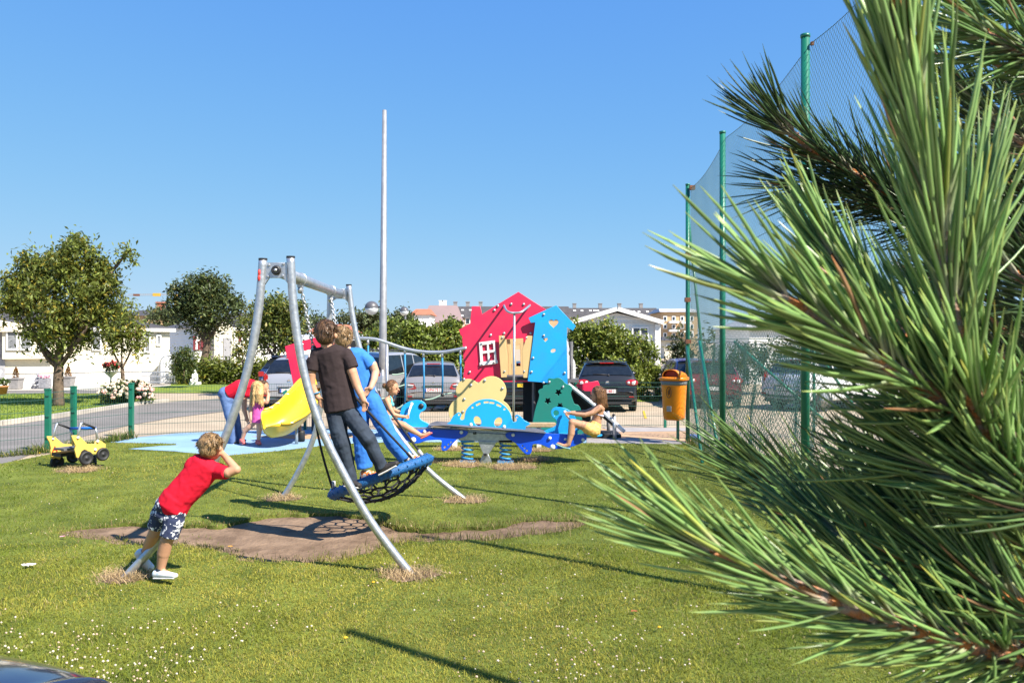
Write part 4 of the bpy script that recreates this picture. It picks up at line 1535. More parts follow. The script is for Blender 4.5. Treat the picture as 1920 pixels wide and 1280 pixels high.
chain(PF, JF)
chain(PB, JB)
for p in (PF, PB):
    MB().box(p + Vector((0, 0, .01)), (.05, .05, .07)).lathe([(.03, -.02), (.035, 0), (.03, .02)], p + Vector((0, 0, -.05)), 12, Matrix.Rotation(R(90), 3, 'Y')).build('swivel', m_steel, bs)
    MB().tube([p + Vector((math.cos(t) * .056, 0, .05 + math.sin(t) * .056)) for t in [2 * math.pi * k / 16 for k in range(16)]], .007, 8, closed=True).build('clamp', m_steel, bs, True)
m_sleeve = M('grey_sleeve', (0.45, 0.45, 0.45), rough=0.5)


def rope(a, b, bow=Vector((0, 0, 0)), r=.012):
    q = [a.lerp(b, k / 10) + bow * math.sin(math.pi * k / 10) for k in range(11)]
    o = MB().tube(q, r, 8).build('rope', m_rope, bs, True)
    d = (q[1] - q[0]).normalized()
    MB().tube([a - d * .02, a + d * .07], r * 1.7, 10).build('sleeve', m_sleeve, o, True)
    MB().tube([b - d * .10, b - d * .03], r * 1.7, 10).build('sleeve', m_sleeve, o, True)
    MB().tube([b - d * .03, b + d * .05], r * 1.3, 8).build('shackle', m_steel, o, True)


MB().ell(JF, (.03, .02, .045)).build('joint', m_black, bs, True)
MB().ell(JB, (.03, .02, .045)).build('joint', m_black, bs, True)
# front pair: one rope runs across the dark shirt to the right, one drops to the near left of the ring
rope(JF, ringp(R(-35), 1.0, .03), Vector((0, -.06, 0)))
rope(JF + Vector((.0, 0, -.01)), ringp(R(-150), 1.0, .03), Vector((-.07, -.02, 0)))
rope(JB, ringp(R(32), 1.0, .03))
rope(JB + Vector((0, 0, -.01)), ringp(R(145), 1.0, .03))

# ------------------------------------------------------------------ spring seesaw
YS = 12.55
pxs = YS / F
m_lblue = M('light_blue_board', (0.012, 0.36, 0.80), (0.010, 0.33, 0.75), 0.38, scale=1.5, coat=0.1)
m_dblue = M('deep_blue_board', (0.004, 0.085, 0.68), (0.003, 0.07, 0.60), 0.38, scale=1.5, coat=0.1)
m_wknob = M('white_knob', (0.82, 0.81, 0.78), rough=0.4)
m_spring = M('blue_spring', (0.035, 0.30, 0.62), (0.025, 0.24, 0.52), 0.4, coat=0.2)
m_dkboard = M('dark_grey_board', (0.13, 0.125, 0.13), (0.09, 0.088, 0.09), 0.6, scale=4)
ss = thing('spring_seesaw', 'long blue seesaw on two coil springs with a whale shaped panel in the middle', 'seesaw', (P(912, 0, YS).x, YS, 0))
fishL = cr([(729, 801), (737, 799), (750, 803), (770, 806), (800, 805), (835, 805), (862, 806), (876, 808), (877, 813), (870, 819), (858, 823), (849, 831), (842, 840), (836, 844.5), (829, 844), (827, 837), (828.5, 828), (825, 824.5), (812, 824.5), (798, 826), (786, 830.5), (772, 830), (757, 823), (742, 819), (731, 813)], 3)
fishR = cr([(951, 811), (962, 809), (995, 809.5), (1024, 812), (1060, 814), (1090, 815), (1099, 817), (1099, 824), (1089, 831), (1069, 838), (1049, 841.5), (1031, 840), (1015, 833.5), (999, 833), (997.5, 843), (995, 850), (989, 852), (983, 849), (975, 841), (966, 830), (952, 822), (947.5, 816)], 3)
hL = [circ(834, 838, 2.1, 10), circ(840.7, 833, 1.6, 10), circ(845.5, 829, 1.5, 10)]
hR = [circ(988, 845, 2.1, 10), circ(983.7, 840, 1.6, 10), circ(979.5, 835.5, 1.5, 10)]
for dy in (-.16, .16):
    q = panel('fish_panel', fishL, YS + dy, .022, m_dblue, ss, hL)
    q2 = panel('fish_panel', fishR, YS + dy, .022, m_dblue, ss, hR)
    if dy < 0:
        for (x, y, r, o_) in ((734, 806, 3.2, q), (764, 808, 2.6, q), (796, 809, 3.2, q), (865, 810, 3.4, q), (962, 815, 3.3, q2), (1031, 821, 3.2, q2), (1060, 823, 2.6, q2), (1093, 824, 3.2, q2)):
            MB().ell(P(x, y, YS + dy - .015), (r * pxs, r * pxs * .8, r * pxs), n=12).build('knob', m_wknob, o_, True)
for x, y in ((775, 824.5), (1036, 838)):
    MB().tube([P(x, y, YS - .30), P(x, y, YS + .30)], .018, 10).build('footrest_bar', m_wknob, ss, True)
    for dy in (-.33, .33):
        MB().ell(P(x, y, YS + dy), (.042, .05, .042)).build('footrest', m_wknob, ss, True)
whale = cr([(843.5, 801), (845, 789), (849, 781), (855, 775.5), (860.5, 773), (864.8, 775.8), (864.3, 780.5), (862.5, 784), (866, 787.3), (870.3, 785), (871.6, 777), (875, 767), (883, 758.5), (893, 752), (905, 748.6), (918, 748), (930, 750.5), (942, 757), (951, 765.5), (957.5, 776), (960, 786), (963, 791), (967.5, 790), (969, 786), (966, 782), (966.5, 778.5), (970, 777.2), (976, 780), (982, 787), (985, 797)], 3)[:-3] + [(985.5, 800), (985.5, 807), (844, 802)]
ey = [circ(895.3, 789, 6.6, 18, 9.6, tilt=R(-22)), circ(934, 791, 7.0, 18, 9.4, tilt=R(28))]
slots = [rrect(896.8, 757.8, 9, 3.6, R(-26)), rrect(911.5, 754, 9, 3.6, R(-3)), rrect(922.3, 755, 9, 3.4, R(8)), rrect(935.5, 760, 9.4, 3.6, R(24)), circ(886, 763.8, 2, 8), circ(946, 767, 2, 8), circ(860.5, 777.4, 2, 8), circ(969.6, 781.8, 1.8, 8)]
panel('whale_panel', whale, YS - .05, .024, m_lblue, ss, ey + slots)
for x, y in ((883, 798), (945.5, 802)):
    MB().ell(P(x, y - 2, YS - .09), (.026, .03, .03)).ell(P(x, y + 3, YS - .09), (.022, .03, .026)).build('knob', m_wknob, ss, True)
pb = MB()
a, b = P(802, 798, YS - .22), P(1024, 812, YS - .22)
pb.add([a, b, b + Vector((0, .44, 0)), a + Vector((0, .44, 0)), a + Vector((.25, -.05, .012)), b + Vector((-.25, -.05, .03)), b + Vector((-.1, .44, .03)), a + Vector((.1, .44, .03))], [(0, 3, 2, 1), (4, 5, 6, 7), (0, 1, 5, 4), (1, 2, 6, 5), (2, 3, 7, 6), (3, 0, 4, 7)])
pb.build('plank', m_dkboard, ss)
arms = MB()
arms.bar(P(738, 801, YS), P(1092, 817, YS), .10, .05)
arms.build('arm', m_galv, ss)
panel('centre_plate', [(864, 809), (962, 815), (968, 829), (958, 830.5), (862, 826), (858, 822)], YS - .10, .20, m_galv, ss)
vs = panel('centre_plate', [(896, 826), (931, 828), (917, 851), (906, 851)], YS - .13, .03, m_galv, ss)
panel('pivot_foot', [(907, 850), (915, 850), (924.5, 873), (896, 873)], YS - .06, .14, m_galv, ss)
MB().box(P(909.5, 852, YS - .14), (.045, .03, .035)).build('rubber_stop', m_black, vs)
text('painted_mark', '68', .055, P(890, 812, YS - .112), (0, -1, 0), m_black, ss, bold=.002)
for x0, xs in ((876.5, -1), (948, 1)):
    top, bot = P(x0, 827, YS), P(x0, 868, YS)
    bot.z = .02
    turns, N = 4.6, 110
    hp = []
    for k in range(N + 1):
        t_ = 2 * math.pi * turns * k / N
        hp.append(Vector((top.x + .088 * math.cos(t_), YS + .088 * math.sin(t_), top.z + (bot.z - top.z) * k / N)))
    sp_ = MB().tube(hp, .0135, 8)
    sp_.build('spring', m_spring, ss, True)
    MB().box((top.x, YS, top.z + .012), (.21, .2, .03)).build('spring_clamp', m_spring, ss)
    MB().box((top.x, YS, .015), (.25, .2, .04)).build('spring_clamp', m_spring, ss)
waveL = cr([(749, 790), (750, 775), (753, 764), (760, 756.5), (770, 751.5), (781, 750), (791, 751.5), (797.5, 756.5), (799, 763), (796, 769), (790, 772), (786.3, 777.5), (787, 784), (794, 789.5), (802, 793.5), (808, 799.5)], 3)[:-3] + [(808, 800), (752, 802)]
wl_ = panel('wave_panel', waveL, YS, .03, m_lblue, ss)
MB().lathe([(.002, 0), (.042, 0), (.040, .008), (.002, .010)], P(789.7, 761, YS - .003), 20, Matrix.Rotation(R(90), 3, 'X')).build('hole_disc', m_black, wl_, True)  # black disc standing in for the dark view through the panel's hole
waveR = cr([(1083, 808), (1082, 792), (1078, 780), (1071, 772), (1061, 765.5), (1049, 763), (1039, 764), (1034, 769), (1033.3, 775), (1036, 781), (1041, 785), (1044, 791), (1042, 797.5), (1032, 803), (1022, 807), (1020, 811)], 3)[:-3] + [(1020, 813), (1083, 816)]
panel('wave_panel', waveR, YS, .03, m_lblue, ss, [circ(1042.7, 774, 5.3, 18)])
for (x0, y0, x1, y1) in ((772, 757, 765, 781), (1059, 772, 1070, 788)):
    for dy in (-.10, .10):
        MB().tube([P(x0, y0, YS + dy * .6), P((x0 + x1) / 2 - 1, (y0 + y1) / 2, YS + dy * 1.2), P(x1, y1, YS + dy * 1.5)], .017, 10).ell(P(x0, y0, YS + dy * .6), .026).build('handle', m_wknob, ss, True)
for (x0, x1, y0, y1) in ((714, 738, 797, 798.5), (1096, 1122, 814, 816.5)):
    sb = MB()
    a, b = P(x0, y0, YS), P(x1, y1, YS)
    c = (a + b) / 2
    loops = [[(c.x + .17 * math.cos(t), YS + .15 * math.sin(t)) for t in [2 * math.pi * k / 24 for k in range(24)]]]
    prismz(sb, loops[0], c.z - .012, c.z + .014)
    sb.build('seat', m_lblue, ss, bevel=.005)
MB().bar(P(728, 799, YS), P(740, 803, YS), .1, .04).bar(P(1090, 817, YS), P(1106, 816, YS), .1, .04).build('seat_support', m_galv, ss)
# ------------------------------------------------------------------ play tower with slide ramp
YT = 15.7
pt = YT / F
m_red = M('pink_red_board', (0.72, 0.016, 0.075), (0.6312, 0.0258, 0.0765), 0.42, scale=3.2, detail=10, coat=0.06, bump=0.05, bscale=120)
m_sblue = M('sky_blue_board', (0.010, 0.34, 0.78), (0.0206, 0.3044, 0.6828), 0.42, scale=3.2, detail=10, coat=0.06, bump=0.05, bscale=120)
m_beige = M('beige_board', (0.66, 0.45, 0.20), (0.5796, 0.399, 0.184), 0.5, scale=1.2)
m_cloud = M('pale_yellow_board', (0.68, 0.53, 0.22), (0.5968, 0.4678, 0.2012), 0.5, scale=1.2)
m_green = M('sea_green_board', (0.006, 0.21, 0.165), (0.0172, 0.1926, 0.1539), 0.48, scale=3)
m_whiteb = M('white_board', (0.80, 0.79, 0.76), (0.7, 0.6914, 0.6656), 0.45, scale=1.2)
m_yellow = M('yellow_plastic', (0.80, 0.45, 0.015), (0.7258, 0.4764, 0.0249), 0.35, scale=1.5, coat=0.2)
m_wood = M('pale_wood', (0.52, 0.38, 0.23), (0.42, 0.30, 0.17), 0.7, scale=14, bump=0.2)
m_rub = M('black_rubber', (0.02, 0.02, 0.022), (0.014, 0.014, 0.015), 0.6)
tw = thing('play_tower', 'play house tower with pink red and sky blue house panels and a green tree panel', 'play tower', (P(975, 0, YT).x, YT + .4, 0))


def bolts(o, lst, Y, r=2.6, mat=None):
    for (x, y) in lst:
        MB().ell(P(x, y, Y - .008), (r * Y / F, r * Y / F * .7, r * Y / F), n=10, m=6).build('bolt_cap', mat or m_steel, o, True)


redp = [(868, 716), (868.3, 708), (871.5, 679.5), (869, 678.5), (867, 641), (866, 629.5), (864, 629.5), (860.5, 618), (881.6, 606), (884.5, 574), (900.6, 574), (904, 589), (934, 570), (972, 547), (1000, 565), (1030, 584), (1026, 610), (1022, 612), (1018, 716)]
ro_ = panel('red_house_panel', redp, YT, .03, m_red, tw, [[(945, 636), (981, 634), (984, 708), (949, 708)]])
bolts(ro_, [(927, 581.5), (958.5, 570), (982, 570.5), (933.5, 573.5), (920, 628), (880.5, 697.5), (945, 625), (995, 625), (870, 711)], YT)
wfr = [(898, 641.5), (928, 638.2), (931.5, 675), (933, 675), (934, 681), (899.5, 686), (899, 680), (900.5, 679)]
def tq(u, v):
    a, b, c, d = (900, 643.5), (926.5, 640.5), (930.5, 677.5), (901.8, 682)
    return tuple((1 - u) * (1 - v) * a[i] + u * (1 - v) * b[i] + u * v * c[i] + (1 - u) * v * d[i] for i in (0, 1))
panes = []
for (u0, u1) in ((.14, .46), (.60, .90)):
    for (v0, v1) in ((.10, .40), (.52, .92)):
        panes.append([tq(u0, v0), tq(u1, v0), tq(u1, v1), tq(u0, v1)])
wf_ = panel('window_frame', wfr, YT - .035, .03, m_whiteb, tw, panes)
bolts(wf_, [(903, 644), (923.5, 643), (903.5, 683), (926.5, 679)], YT - .035, 2.0)
sh = panel('shutter', [(935.5, 629), (945.8, 629), (951, 667), (950.5, 707), (939.5, 707.5), (936.5, 668)], YT - .10, .035, m_beige, tw)
bolts(sh, [(942, 633), (946, 696)], YT - .10, 2.0)
sh = panel('shutter', [(988.5, 629), (999, 630), (996.5, 668), (993, 708.5), (981, 708), (978.8, 657)], YT - .10, .035, m_beige, tw)
bolts(sh, [(987, 633), (983, 696)], YT - .10, 2.0)
sh = panel('shutter', [(950, 636), (956, 636), (960, 668), (959, 703), (953.5, 703), (953.5, 668)], YT + .06, .03, m_beige, tw)
panel('back_frame', [(945, 634), (986, 632), (986, 709), (949, 709)], YT + 1.3, .03, m_beige, tw, [[(966, 648), (975, 645), (976, 686), (968, 687)]])
MB().box((P(965, 0, YT).x, YT + .62, P(0, 708, YT).z - .02), (.95, 1.25, .06)).build('deck', m_dkboard, tw)
MB().box((P(1040, 0, YT).x, YT + .62, P(0, 712, YT).z - .02), (.95, 1.25, .06)).build('deck', m_dkboard, tw)
MB().bar(P(944, 709, YT), P(990, 709, YT), .03, .05).build('deck_edge', m_rub, tw)
for x in (878, 936, 1001, 1072):
    for dy in (.12, 1.25):
        MB().tube([(P(x, 0, YT).x, YT + dy, -.03), (P(x, 0, YT).x, YT + dy, P(0, 640, YT).z)], .035, 10).build('post', m_dkboard, tw, True)
bluep = [(1043, 572), (1079.6, 610.8), (1074.5, 620.3), (1063.2, 613), (1062.8, 640), (1064.6, 721), (989.3, 714.5), (1003.3, 604.5), (995, 605.2), (991, 595.5)]
heart = lambda cx, cy, w: [(cx + w * (math.sin(t) ** 3), cy - w * (.81 * math.cos(t) - .31 * math.cos(2 * t) - .13 * math.cos(3 * t) - .06 * math.cos(4 * t)) + .08 * w) for t in [2 * math.pi * (k + .5) / 30 for k in range(30)]]
bp_ = panel('blue_house_panel', bluep, YT - .12, .03, m_sblue, tw, [heart(1038, 605, 9.0), heart(1022.8, 636.3, 4.2), circ(1037.3, 657.3, 4.9, 14, 3.4, tilt=R(-20))])
bolts(bp_, [(1019.5, 589.5), (1019.5, 629), (999.5, 671), (996.5, 697), (1058.5, 699), (1019, 717.5)], YT - .12, 2.4)
panel('white_panel', cr([(1058, 630), (1065, 645), (1067.5, 656), (1065.5, 664), (1071, 669), (1077, 676), (1079.3, 690), (1078.8, 706), (1076, 718), (1071, 724), (1058, 726)], 3), YT + .5, .03, m_whiteb, tw)
trp = cr([(998, 818), (998.5, 795), (1001, 778), (1005, 762), (1009.5, 748), (1011, 740), (1009, 733.5), (1012.5, 729.5), (1017.5, 727.5), (1018.5, 722.5), (1024, 721), (1027.3, 716.5), (1027, 711), (1031, 708.5), (1037.5, 709.5), (1046, 707.8), (1053, 710.5), (1059, 717), (1064.5, 720.5), (1071, 722.5), (1073, 730), (1070.3, 737), (1073, 746), (1077, 756.5), (1084, 759), (1089, 767), (1090.5, 782), (1090, 818)], 3)[:-3] + [(1090, 818)]


def flower(cx, cy, r):
    return [(cx + r * (1 + .28 * math.cos(5 * t)) * math.cos(t + .3), cy + r * (1 + .28 * math.cos(5 * t)) * math.sin(t + .3)) for t in [2 * math.pi * k / 40 for k in range(40)]]


tp_ = panel('tree_panel', trp, YT - .22, .03, m_green, tw, [flower(1047, 735.5, 4.9), flower(1027, 751.5, 4.9), flower(1050, 760.5, 4.6)])
bolts(tp_, [(1030, 716), (1055.5, 725)], YT - .22, 2.6)


def ucirc(circles, cx, cy, n=90):
    out = []
    for k in range(n):
        a = 2 * math.pi * k / n
        d = (math.cos(a), math.sin(a))
        best = 2
        for (x, y, r) in circles:
            ex, ey_ = x - cx, y - cy
            b = ex * d[0] + ey_ * d[1]
            q = r * r - (ex * ex + ey_ * ey_ - b * b)
            if q > 0:
                best = max(best, b + math.sqrt(q))
        out.append((cx + d[0] * best, cy + d[1] * best))
    return out


cp_ = panel('cloud_panel', ucirc([(877.5, 733, 23), (921.5, 733, 28), (868, 772, 27), (932, 776, 27), (900, 760, 26), (900, 785, 30)], 900, 760), YT - .14, .03, m_cloud, tw)
bolts(cp_, [(870, 711), (883, 722), (870.5, 748), (868, 771.5), (909, 713), (942, 728)], YT - .14, 2.6)
# climbing pole whose forked top reaches back to the red panel
pp = MB()
pp.tube([P(962.5, 806, YT - 1.0), P(964.5, 588, YT - 1.0)], .021, 10)
pp.build('climbing_pole', m_steel, tw, True)
fk = MB()
fk.tube(cr([P(945, 573, YT - .7), P(949.5, 582, YT - .95), P(957, 586, YT - 1.02), P(965, 586.6, YT - 1.02), P(976, 585.5, YT - 1.02), P(983, 581, YT - .95), P(993.5, 572.5, YT - .7)], 4, False), .021, 10)
fk.tube([P(945, 573, YT - .7), P(945.5, 573, YT)], .021, 10).tube([P(993.5, 572.5, YT - .7), P(992, 573, YT)], .021, 10)
fk.build('pole_fork', m_steel, tw, True)
m_rail = M('polished_rail', (0.78, 0.78, 0.79), (0.70, 0.70, 0.72), 0.3, metal=0.25, scale=6)
# ramp on the right
r0, r1 = P(1070, 723, YT - .1), P(1171, 809, YT - .1)
for dy in (0, 1.0):
    q = cr([r0 + Vector((-.05, dy, .03)), r0.lerp(r1, .3) + Vector((0, dy, .01)), r0.lerp(r1, .65) + Vector((0, dy, .02)), r1 + Vector((0, dy, 0))], 6, False)
    MB().tube(q, .036, 12).build('ramp_rail', m_rail, tw, True)
rb = MB()
rb.bar(r0 + Vector((0, .5, -.06)), r0.lerp(r1, .80) + Vector((0, .5, -.06)), .92, .05)
rb.build('ramp', m_rub, tw)
rs = panel('ramp_side', [(1079, 722), (1098, 718), (1121, 713.5), (1124, 720), (1126, 748), (1117, 751)], YT + .95, .03, m_red, tw)
bolts(rs, [(1094, 733), (1104, 740)], YT + .95, 2.0, m_black)
for dy in (0, 1.0):
    MB().tube([P(1151, 779, YT - .1) + Vector((0, dy, 0)), (P(1153, 0, YT - .1).x, YT - .1 + dy, -.02)], .036, 12).build('ramp_post', m_steel, tw, True)
MB().ell(P(1150.5, 778, YT - .16), (.03, .03, .03)).build('bolt_cap', m_black, tw, True)
MB().box((P(1128, 0, YT).x, YT + .5, .03), (.8, .8, .06)).build('ramp_base', m_rub, tw)
# black boards standing in for the dark space below the deck
MB().box((P(1030, 0, YT).x, YT + 1.15, .55), (1.0, .04, 1.1)).build('dark_backing', m_rub, tw)
MB().box((P(1088, 0, YT).x, YT + .45, .45), (.5, .05, .9)).build('dark_backing', m_rub, tw)

# wooden balance beam in front of the tower
YB = 14.2
bb = thing('balance_beam', 'pale wooden beam bench on two short white posts between seesaw and tower', 'balance beam', (P(927, 0, YB).x, YB, 0))
MB().box((P(927, 0, YB).x, YB + .08, P(0, 797, YB).z), ((1043 - 812) / F * YB, .20, .07)).build('beam', m_wood, bb, bevel=.008)
for x in (852, 1010.5):
    MB().box((P(x, 0, YB).x, YB + .08, .18), (.085, .16, .38)).build('post', m_whiteb, bb, bevel=.005)

# ------------------------------------------------------------------ rope bridge between the two towers
rbg = thing('rope_bridge', 'rope bridge with a wavy steel handrail and blue ropes left of the red house panel', 'rope bridge', (P(770, 0, 15.9).x, 15.9, 0))
m_brope = M('blue_rope', (0.03, 0.25, 0.48), (0.02, 0.17, 0.36), 0.7)
m_grope = M('pale_green_rope', (0.42, 0.55, 0.42), (0.35, 0.46, 0.36), 0.8)
for dy, k in ((-.15, 0), (.75, 1)):
    Y0 = 15.8 + dy
    MB().tube(cr([P(660, 633.5, Y0), P(677, 634, Y0), P(704, 636, Y0), P(727, 643, Y0), P(759, 653.5, Y0), P(793, 659.5, Y0), P(829, 660, Y0), P(852, 656.5, Y0), P(875, 652, Y0)], 5, False), .034, 12).build('handrail', m_steel, rbg, True)
    for (x, y0, y1) in ((690, 640, 752), (759, 656, 757), (794, 663, 750), (829, 663, 740), (863, 658, 730)):
        r_ = MB().tube([P(x, y0, Y0), P(x + 1, (y0 + y1) / 2, Y0), P(x + .5, y1, Y0)], .018, 8).build('hanging_rope', m_brope, rbg, True)
        MB().tube([P(x, y0 - 4, Y0), P(x, y0 + 7, Y0)], .024, 8).build('sleeve', m_steel, r_, True)
        MB().ell(P(x + .5, y1, Y0), (.035, .035, .04)).build('knot', m_rub, r_, True)
    for pts in ([(735, 702), (745, 702), (758, 699)], [(730, 726), (746, 725), (759, 721)], [(740, 768), (750, 763), (759, 757), (776, 756), (794, 750), (812, 747), (829, 740), (845, 737), (870, 732)], [(690, 745), (712, 748), (735, 742)]):
        MB().tube(cr([P(x, y, Y0) for x, y in pts], 4, False), .014, 8).build('foot_rope', m_grope, rbg, True)
MB().tube([P(725.5, 643, 15.65), (P(726, 0, 15.65).x, 15.65, -.02)], .03, 10).build('post', m_steel, rbg, True)
tr_ = MB()
for k in range(7):
    tr_.box(P(690 + 27 * k, 764 - 2 * abs(k - 3), 16.1), (.2, .75, .035))
for k in range(7):
    MB().box(P(690 + 27 * k, 770 - 3 * abs(k - 3), 16.1), (.2, .75, .035)).build('step', m_rub, rbg)

# ------------------------------------------------------------------ small tower with the yellow slide
Y2 = 15.9
t2 = thing('slide_tower', 'small toddler tower with a pink red gable and a curved yellow slide', 'play tower', (P(600, 0, Y2).x, Y2, 0))
g1 = panel('red_gable', [(534, 649), (560, 641), (593, 632), (622, 622), (646, 616.5), (657.5, 614.5), (656.5, 648), (652, 650), (650, 722), (640, 722), (641, 646), (592, 652), (561, 660), (562, 700), (566, 723), (557, 723), (546, 671), (538, 671)], Y2, .035, m_red, t2)
bolts(g1, [(567, 645.5), (646, 640)], Y2)
MB().box((P(602, 0, Y2).x, Y2 + 1.2, 1.25), (.95, .04, 1.35)).build('dark_backing', m_rub, t2)  # black board added to stand in for the dark, shaded interior
panel('side_panel', [(536, 650), (560, 650), (562, 722), (550, 722)], Y2 + .9, .03, m_red, t2)
MB().box((P(603, 0, Y2).x, Y2 + .6, P(0, 724, Y2).z), (.95, 1.2, .06)).build('deck', m_dkboard, t2)
for x in (560, 647):
    for dy in (.08, 1.15):
        MB().tube([(P(x, 0, Y2).x, Y2 + dy, -.02), (P(x, 0, Y2).x, Y2 + dy, P(0, 650, Y2).z)], .035, 10).build('post', m_dkboard, t2, True)
# slide: a trough swept along a bent path
pth = cr([P(612, 726, Y2 + .05), P(590, 733, Y2 - .30), P(568, 757, Y2 - .75), P(546, 781, Y2 - 1.15), P(526, 795, Y2 - 1.35), P(508, 800, Y2 - 1.5)], 6, False)
rows = []
prof = []
wd = .27
n_ = len(pth)
for i, c in enumerate(pth):
    t_ = (pth[min(i + 1, n_ - 1)] - pth[max(i - 1, 0)]).normalized()
    side = t_.cross(Vector((0, 0, 1))).normalized()
    up = side.cross(t_).normalized()
    dep = .32
    ra = .50 * math.sin(min(1, i / (n_ * .75)) * math.pi * .5) if i < n_ * .75 else .50 - .14 * (i / n_ - .75) * 4
    side, up = side * math.cos(ra) + up * math.sin(ra), up * math.cos(ra) - side * math.sin(ra)
    if up.y > 0:
        pass
    k = 1 - .0 * i / n_
    row = []
    for (u, v) in ((-1.08, .86), (-1.04, 1.0), (-.95, .98), (-.88, .72), (-.7, .25), (-.4, .04), (0, 0), (.4, .04), (.7, .25), (.88, .72), (.95, .98), (1.04, 1.0), (1.08, .86), (1.0, .5), (.8, .05), (.4, -.18), (0, -.22), (-.4, -.18), (-.8, .05), (-1.0, .5), (-1.08, .86)):
        row.append(c + side * (u * wd) + up * ((v - .35) * dep))
    rows.append(row)
sl = MB().grid(rows)
# rounded exit lip
last = rows[-1]
tdir = (pth[-1] - pth[-2]).normalized()
lip = [last]
for k in range(1, 6):
    f = k / 5
    cc = sum(last[:-1], Vector()) / (len(last) - 1)
    lip.append([cc + (p - cc) * math.sqrt(max(0.03, 1 - f * f)) + tdir * (.14 * f) for p in last])
sl.grid(lip)
so = sl.build('slide', m_yellow, t2, True)
for j_ in (1, 11):
    MB().tube([r_[j_] for r_ in rows], .026, 10).build('slide_rim', m_yellow, so, True)
for (i0, s_) in ((14, 1), (14, -1), (24, 1), (24, -1), (19, 1)):
    p = rows[i0][11 if s_ > 0 else 1]
    MB().ell(p + Vector((0, 0, .004)), (.04, .04, .014)).build('joint_cap', m_whiteb, so, True)
MB().tube([P(556, 800, Y2 - .95), (P(556, 0, Y2 - .95).x, Y2 - .95, -.02)], .03, 10).build('slide_leg', m_steel, t2, True)
MB().lathe([(.07, 0), (.07, .16), (.06, .2)], (P(565, 0, Y2 - .6).x, Y2 - .6, 0), 14).build('slide_foot', m_rub, t2, True)
panel('grey_panel', [(548, 724), (558, 727), (559, 735), (550, 757), (541, 755)], Y2 - .30, .03, m_steel, t2, [circ(553, 742, 2.8, 12)])
panel('flower_panel', ucirc([(545, 733, 6), (541, 740, 6), (539, 747, 6.5), (546, 752, 5.5), (550, 741, 7)], 545, 742, 60), Y2 - .38, .03, m_whiteb, t2)
panel('green_panel', [(529, 735), (537, 730), (539, 737), (532, 741)], Y2 - .36, .03, m_green, t2)
MB().tube([P(541, 747, Y2 - .5), P(499, 785, Y2 - .8)], .014, 8).build('bead_rail', m_steel, t2, True)
for (x, y, mt) in ((519.5, 763.5, m_red), (506, 777, m_yellow), (500, 783, m_wood)):
    MB().ell(P(x, y, Y2 - .68), (.042, .042, .042)).build('bead', mt, t2, True)

# ------------------------------------------------------------------ spring rocker shaped like a small truck
ax = Vector((.52, .854, 0)).normalized()
bx = Vector((ax.y, -ax.x, 0))
c0 = P(160, 857, 11.95)
rk = thing('spring_rocker', 'yellow truck shaped spring rocker with black wheels and a blue handlebar', 'spring rocker', (c0.x - .25 * bx.x, c0.y - .25 * bx.y, 0))
m_rky = M('pale_yellow_panel', (0.74, 0.50, 0.10), (0.70, 0.46, 0.09), 0.45, scale=2)
m_letter = M('red_letter', (0.55, 0.05, 0.015), rough=0.5)
m_bbar = M('blue_bar', (0.01, 0.15, 0.62), rough=0.4)
pR = (c0.copy(), bx.copy())
pL = (c0 - bx * .58, bx.copy())
rp = [(135.5, 816), (148.6, 816), (164, 832), (178.5, 832), (179.5, 827), (186, 824), (198.3, 832), (198.3, 842), (190, 847), (183, 851), (168, 850.5), (163, 844), (158, 842.5), (153, 846), (150, 853), (147.5, 858.5), (143.5, 857), (140.3, 842), (142.5, 835), (136.5, 823.5)]
rR = panel('side_panel', rp, 0, .03, m_rky, rk, plane=pR)
lpn = [(89, 817.5), (102.6, 818), (119, 832), (141, 833), (144, 838), (128, 842.5), (114.7, 843), (115.8, 856), (112.5, 861.5), (105, 858.5), (100, 860), (97, 858), (95, 843.5), (96.2, 840.5), (93, 828), (89.5, 822.5)]
rL = panel('side_panel', lpn, 0, .03, m_rky, rk, plane=(c0 - bx * .58 - ax * .0, bx.copy()))
lt = onplane(102.5, 842, pL[0], bx) + bx * .004
text('letter', 'A', .115, lt, bx, m_letter, rL, bold=.003)
q3 = Matrix((ax, Vector((0, 0, 1)), bx)).transposed()


def wheel(px, py, pl, r, s=1):
    c = onplane(px, py, pl[0], pl[1]) + bx * (.03 * s)
    w = MB().lathe([(.01, -.016), (r * .9, -.016), (r, -.008), (r, .008), (r * .92, .026), (r * .72, .030), (r * .66, .020), (r * .2, .022), (r * .16, .034), (.004, .034)], c, 26, q3)
    w.build('wheel', m_rub, rk, True)


wheel(159.5, 858, pR, .105)
wheel(190.5, 851, pR, .10)
wheel(109, 866, pL, .105, -1)
wheel(139, 855.5, pL, .10, -1)
for (x, y) in ((145.5, 820), (182.5, 827), (178, 842.5)):
    MB().ell(onplane(x, y, *pR) + bx * .008, .022, n=10).build('knob', m_wknob, rR, True)
MB().ell(onplane(99, 822.5, *pL) + bx * .008, .018, n=10).build('knob', m_wknob, rL, True)
st0, st1 = onplane(112, 845, *pL), onplane(165, 845, *pR)
sb = MB()
m0 = (onplane(118, 843, *pL) + onplane(150, 843, *pR)) / 2
sb.box(P(129, 840, 12.05), (.27, .30, .03), Matrix((bx, ax, Vector((0, 0, 1)))).transposed())
sb.build('seat', m_dkboard, rk)
sb = MB().box(P(131, 849, 12.15), (.24, .42, .05), Matrix((bx, ax, Vector((0, 0, 1)))).transposed())
sb.build('chassis', m_rub, rk)
HL = [onplane(x, y, *pL) for x, y in ((99, 822), (102, 808), (106.5, 794.5), (108.5, 794))]
HR = [onplane(x, y, *pR) for x, y in ((145, 820), (148.5, 805), (152, 793.5), (155, 792.5))]
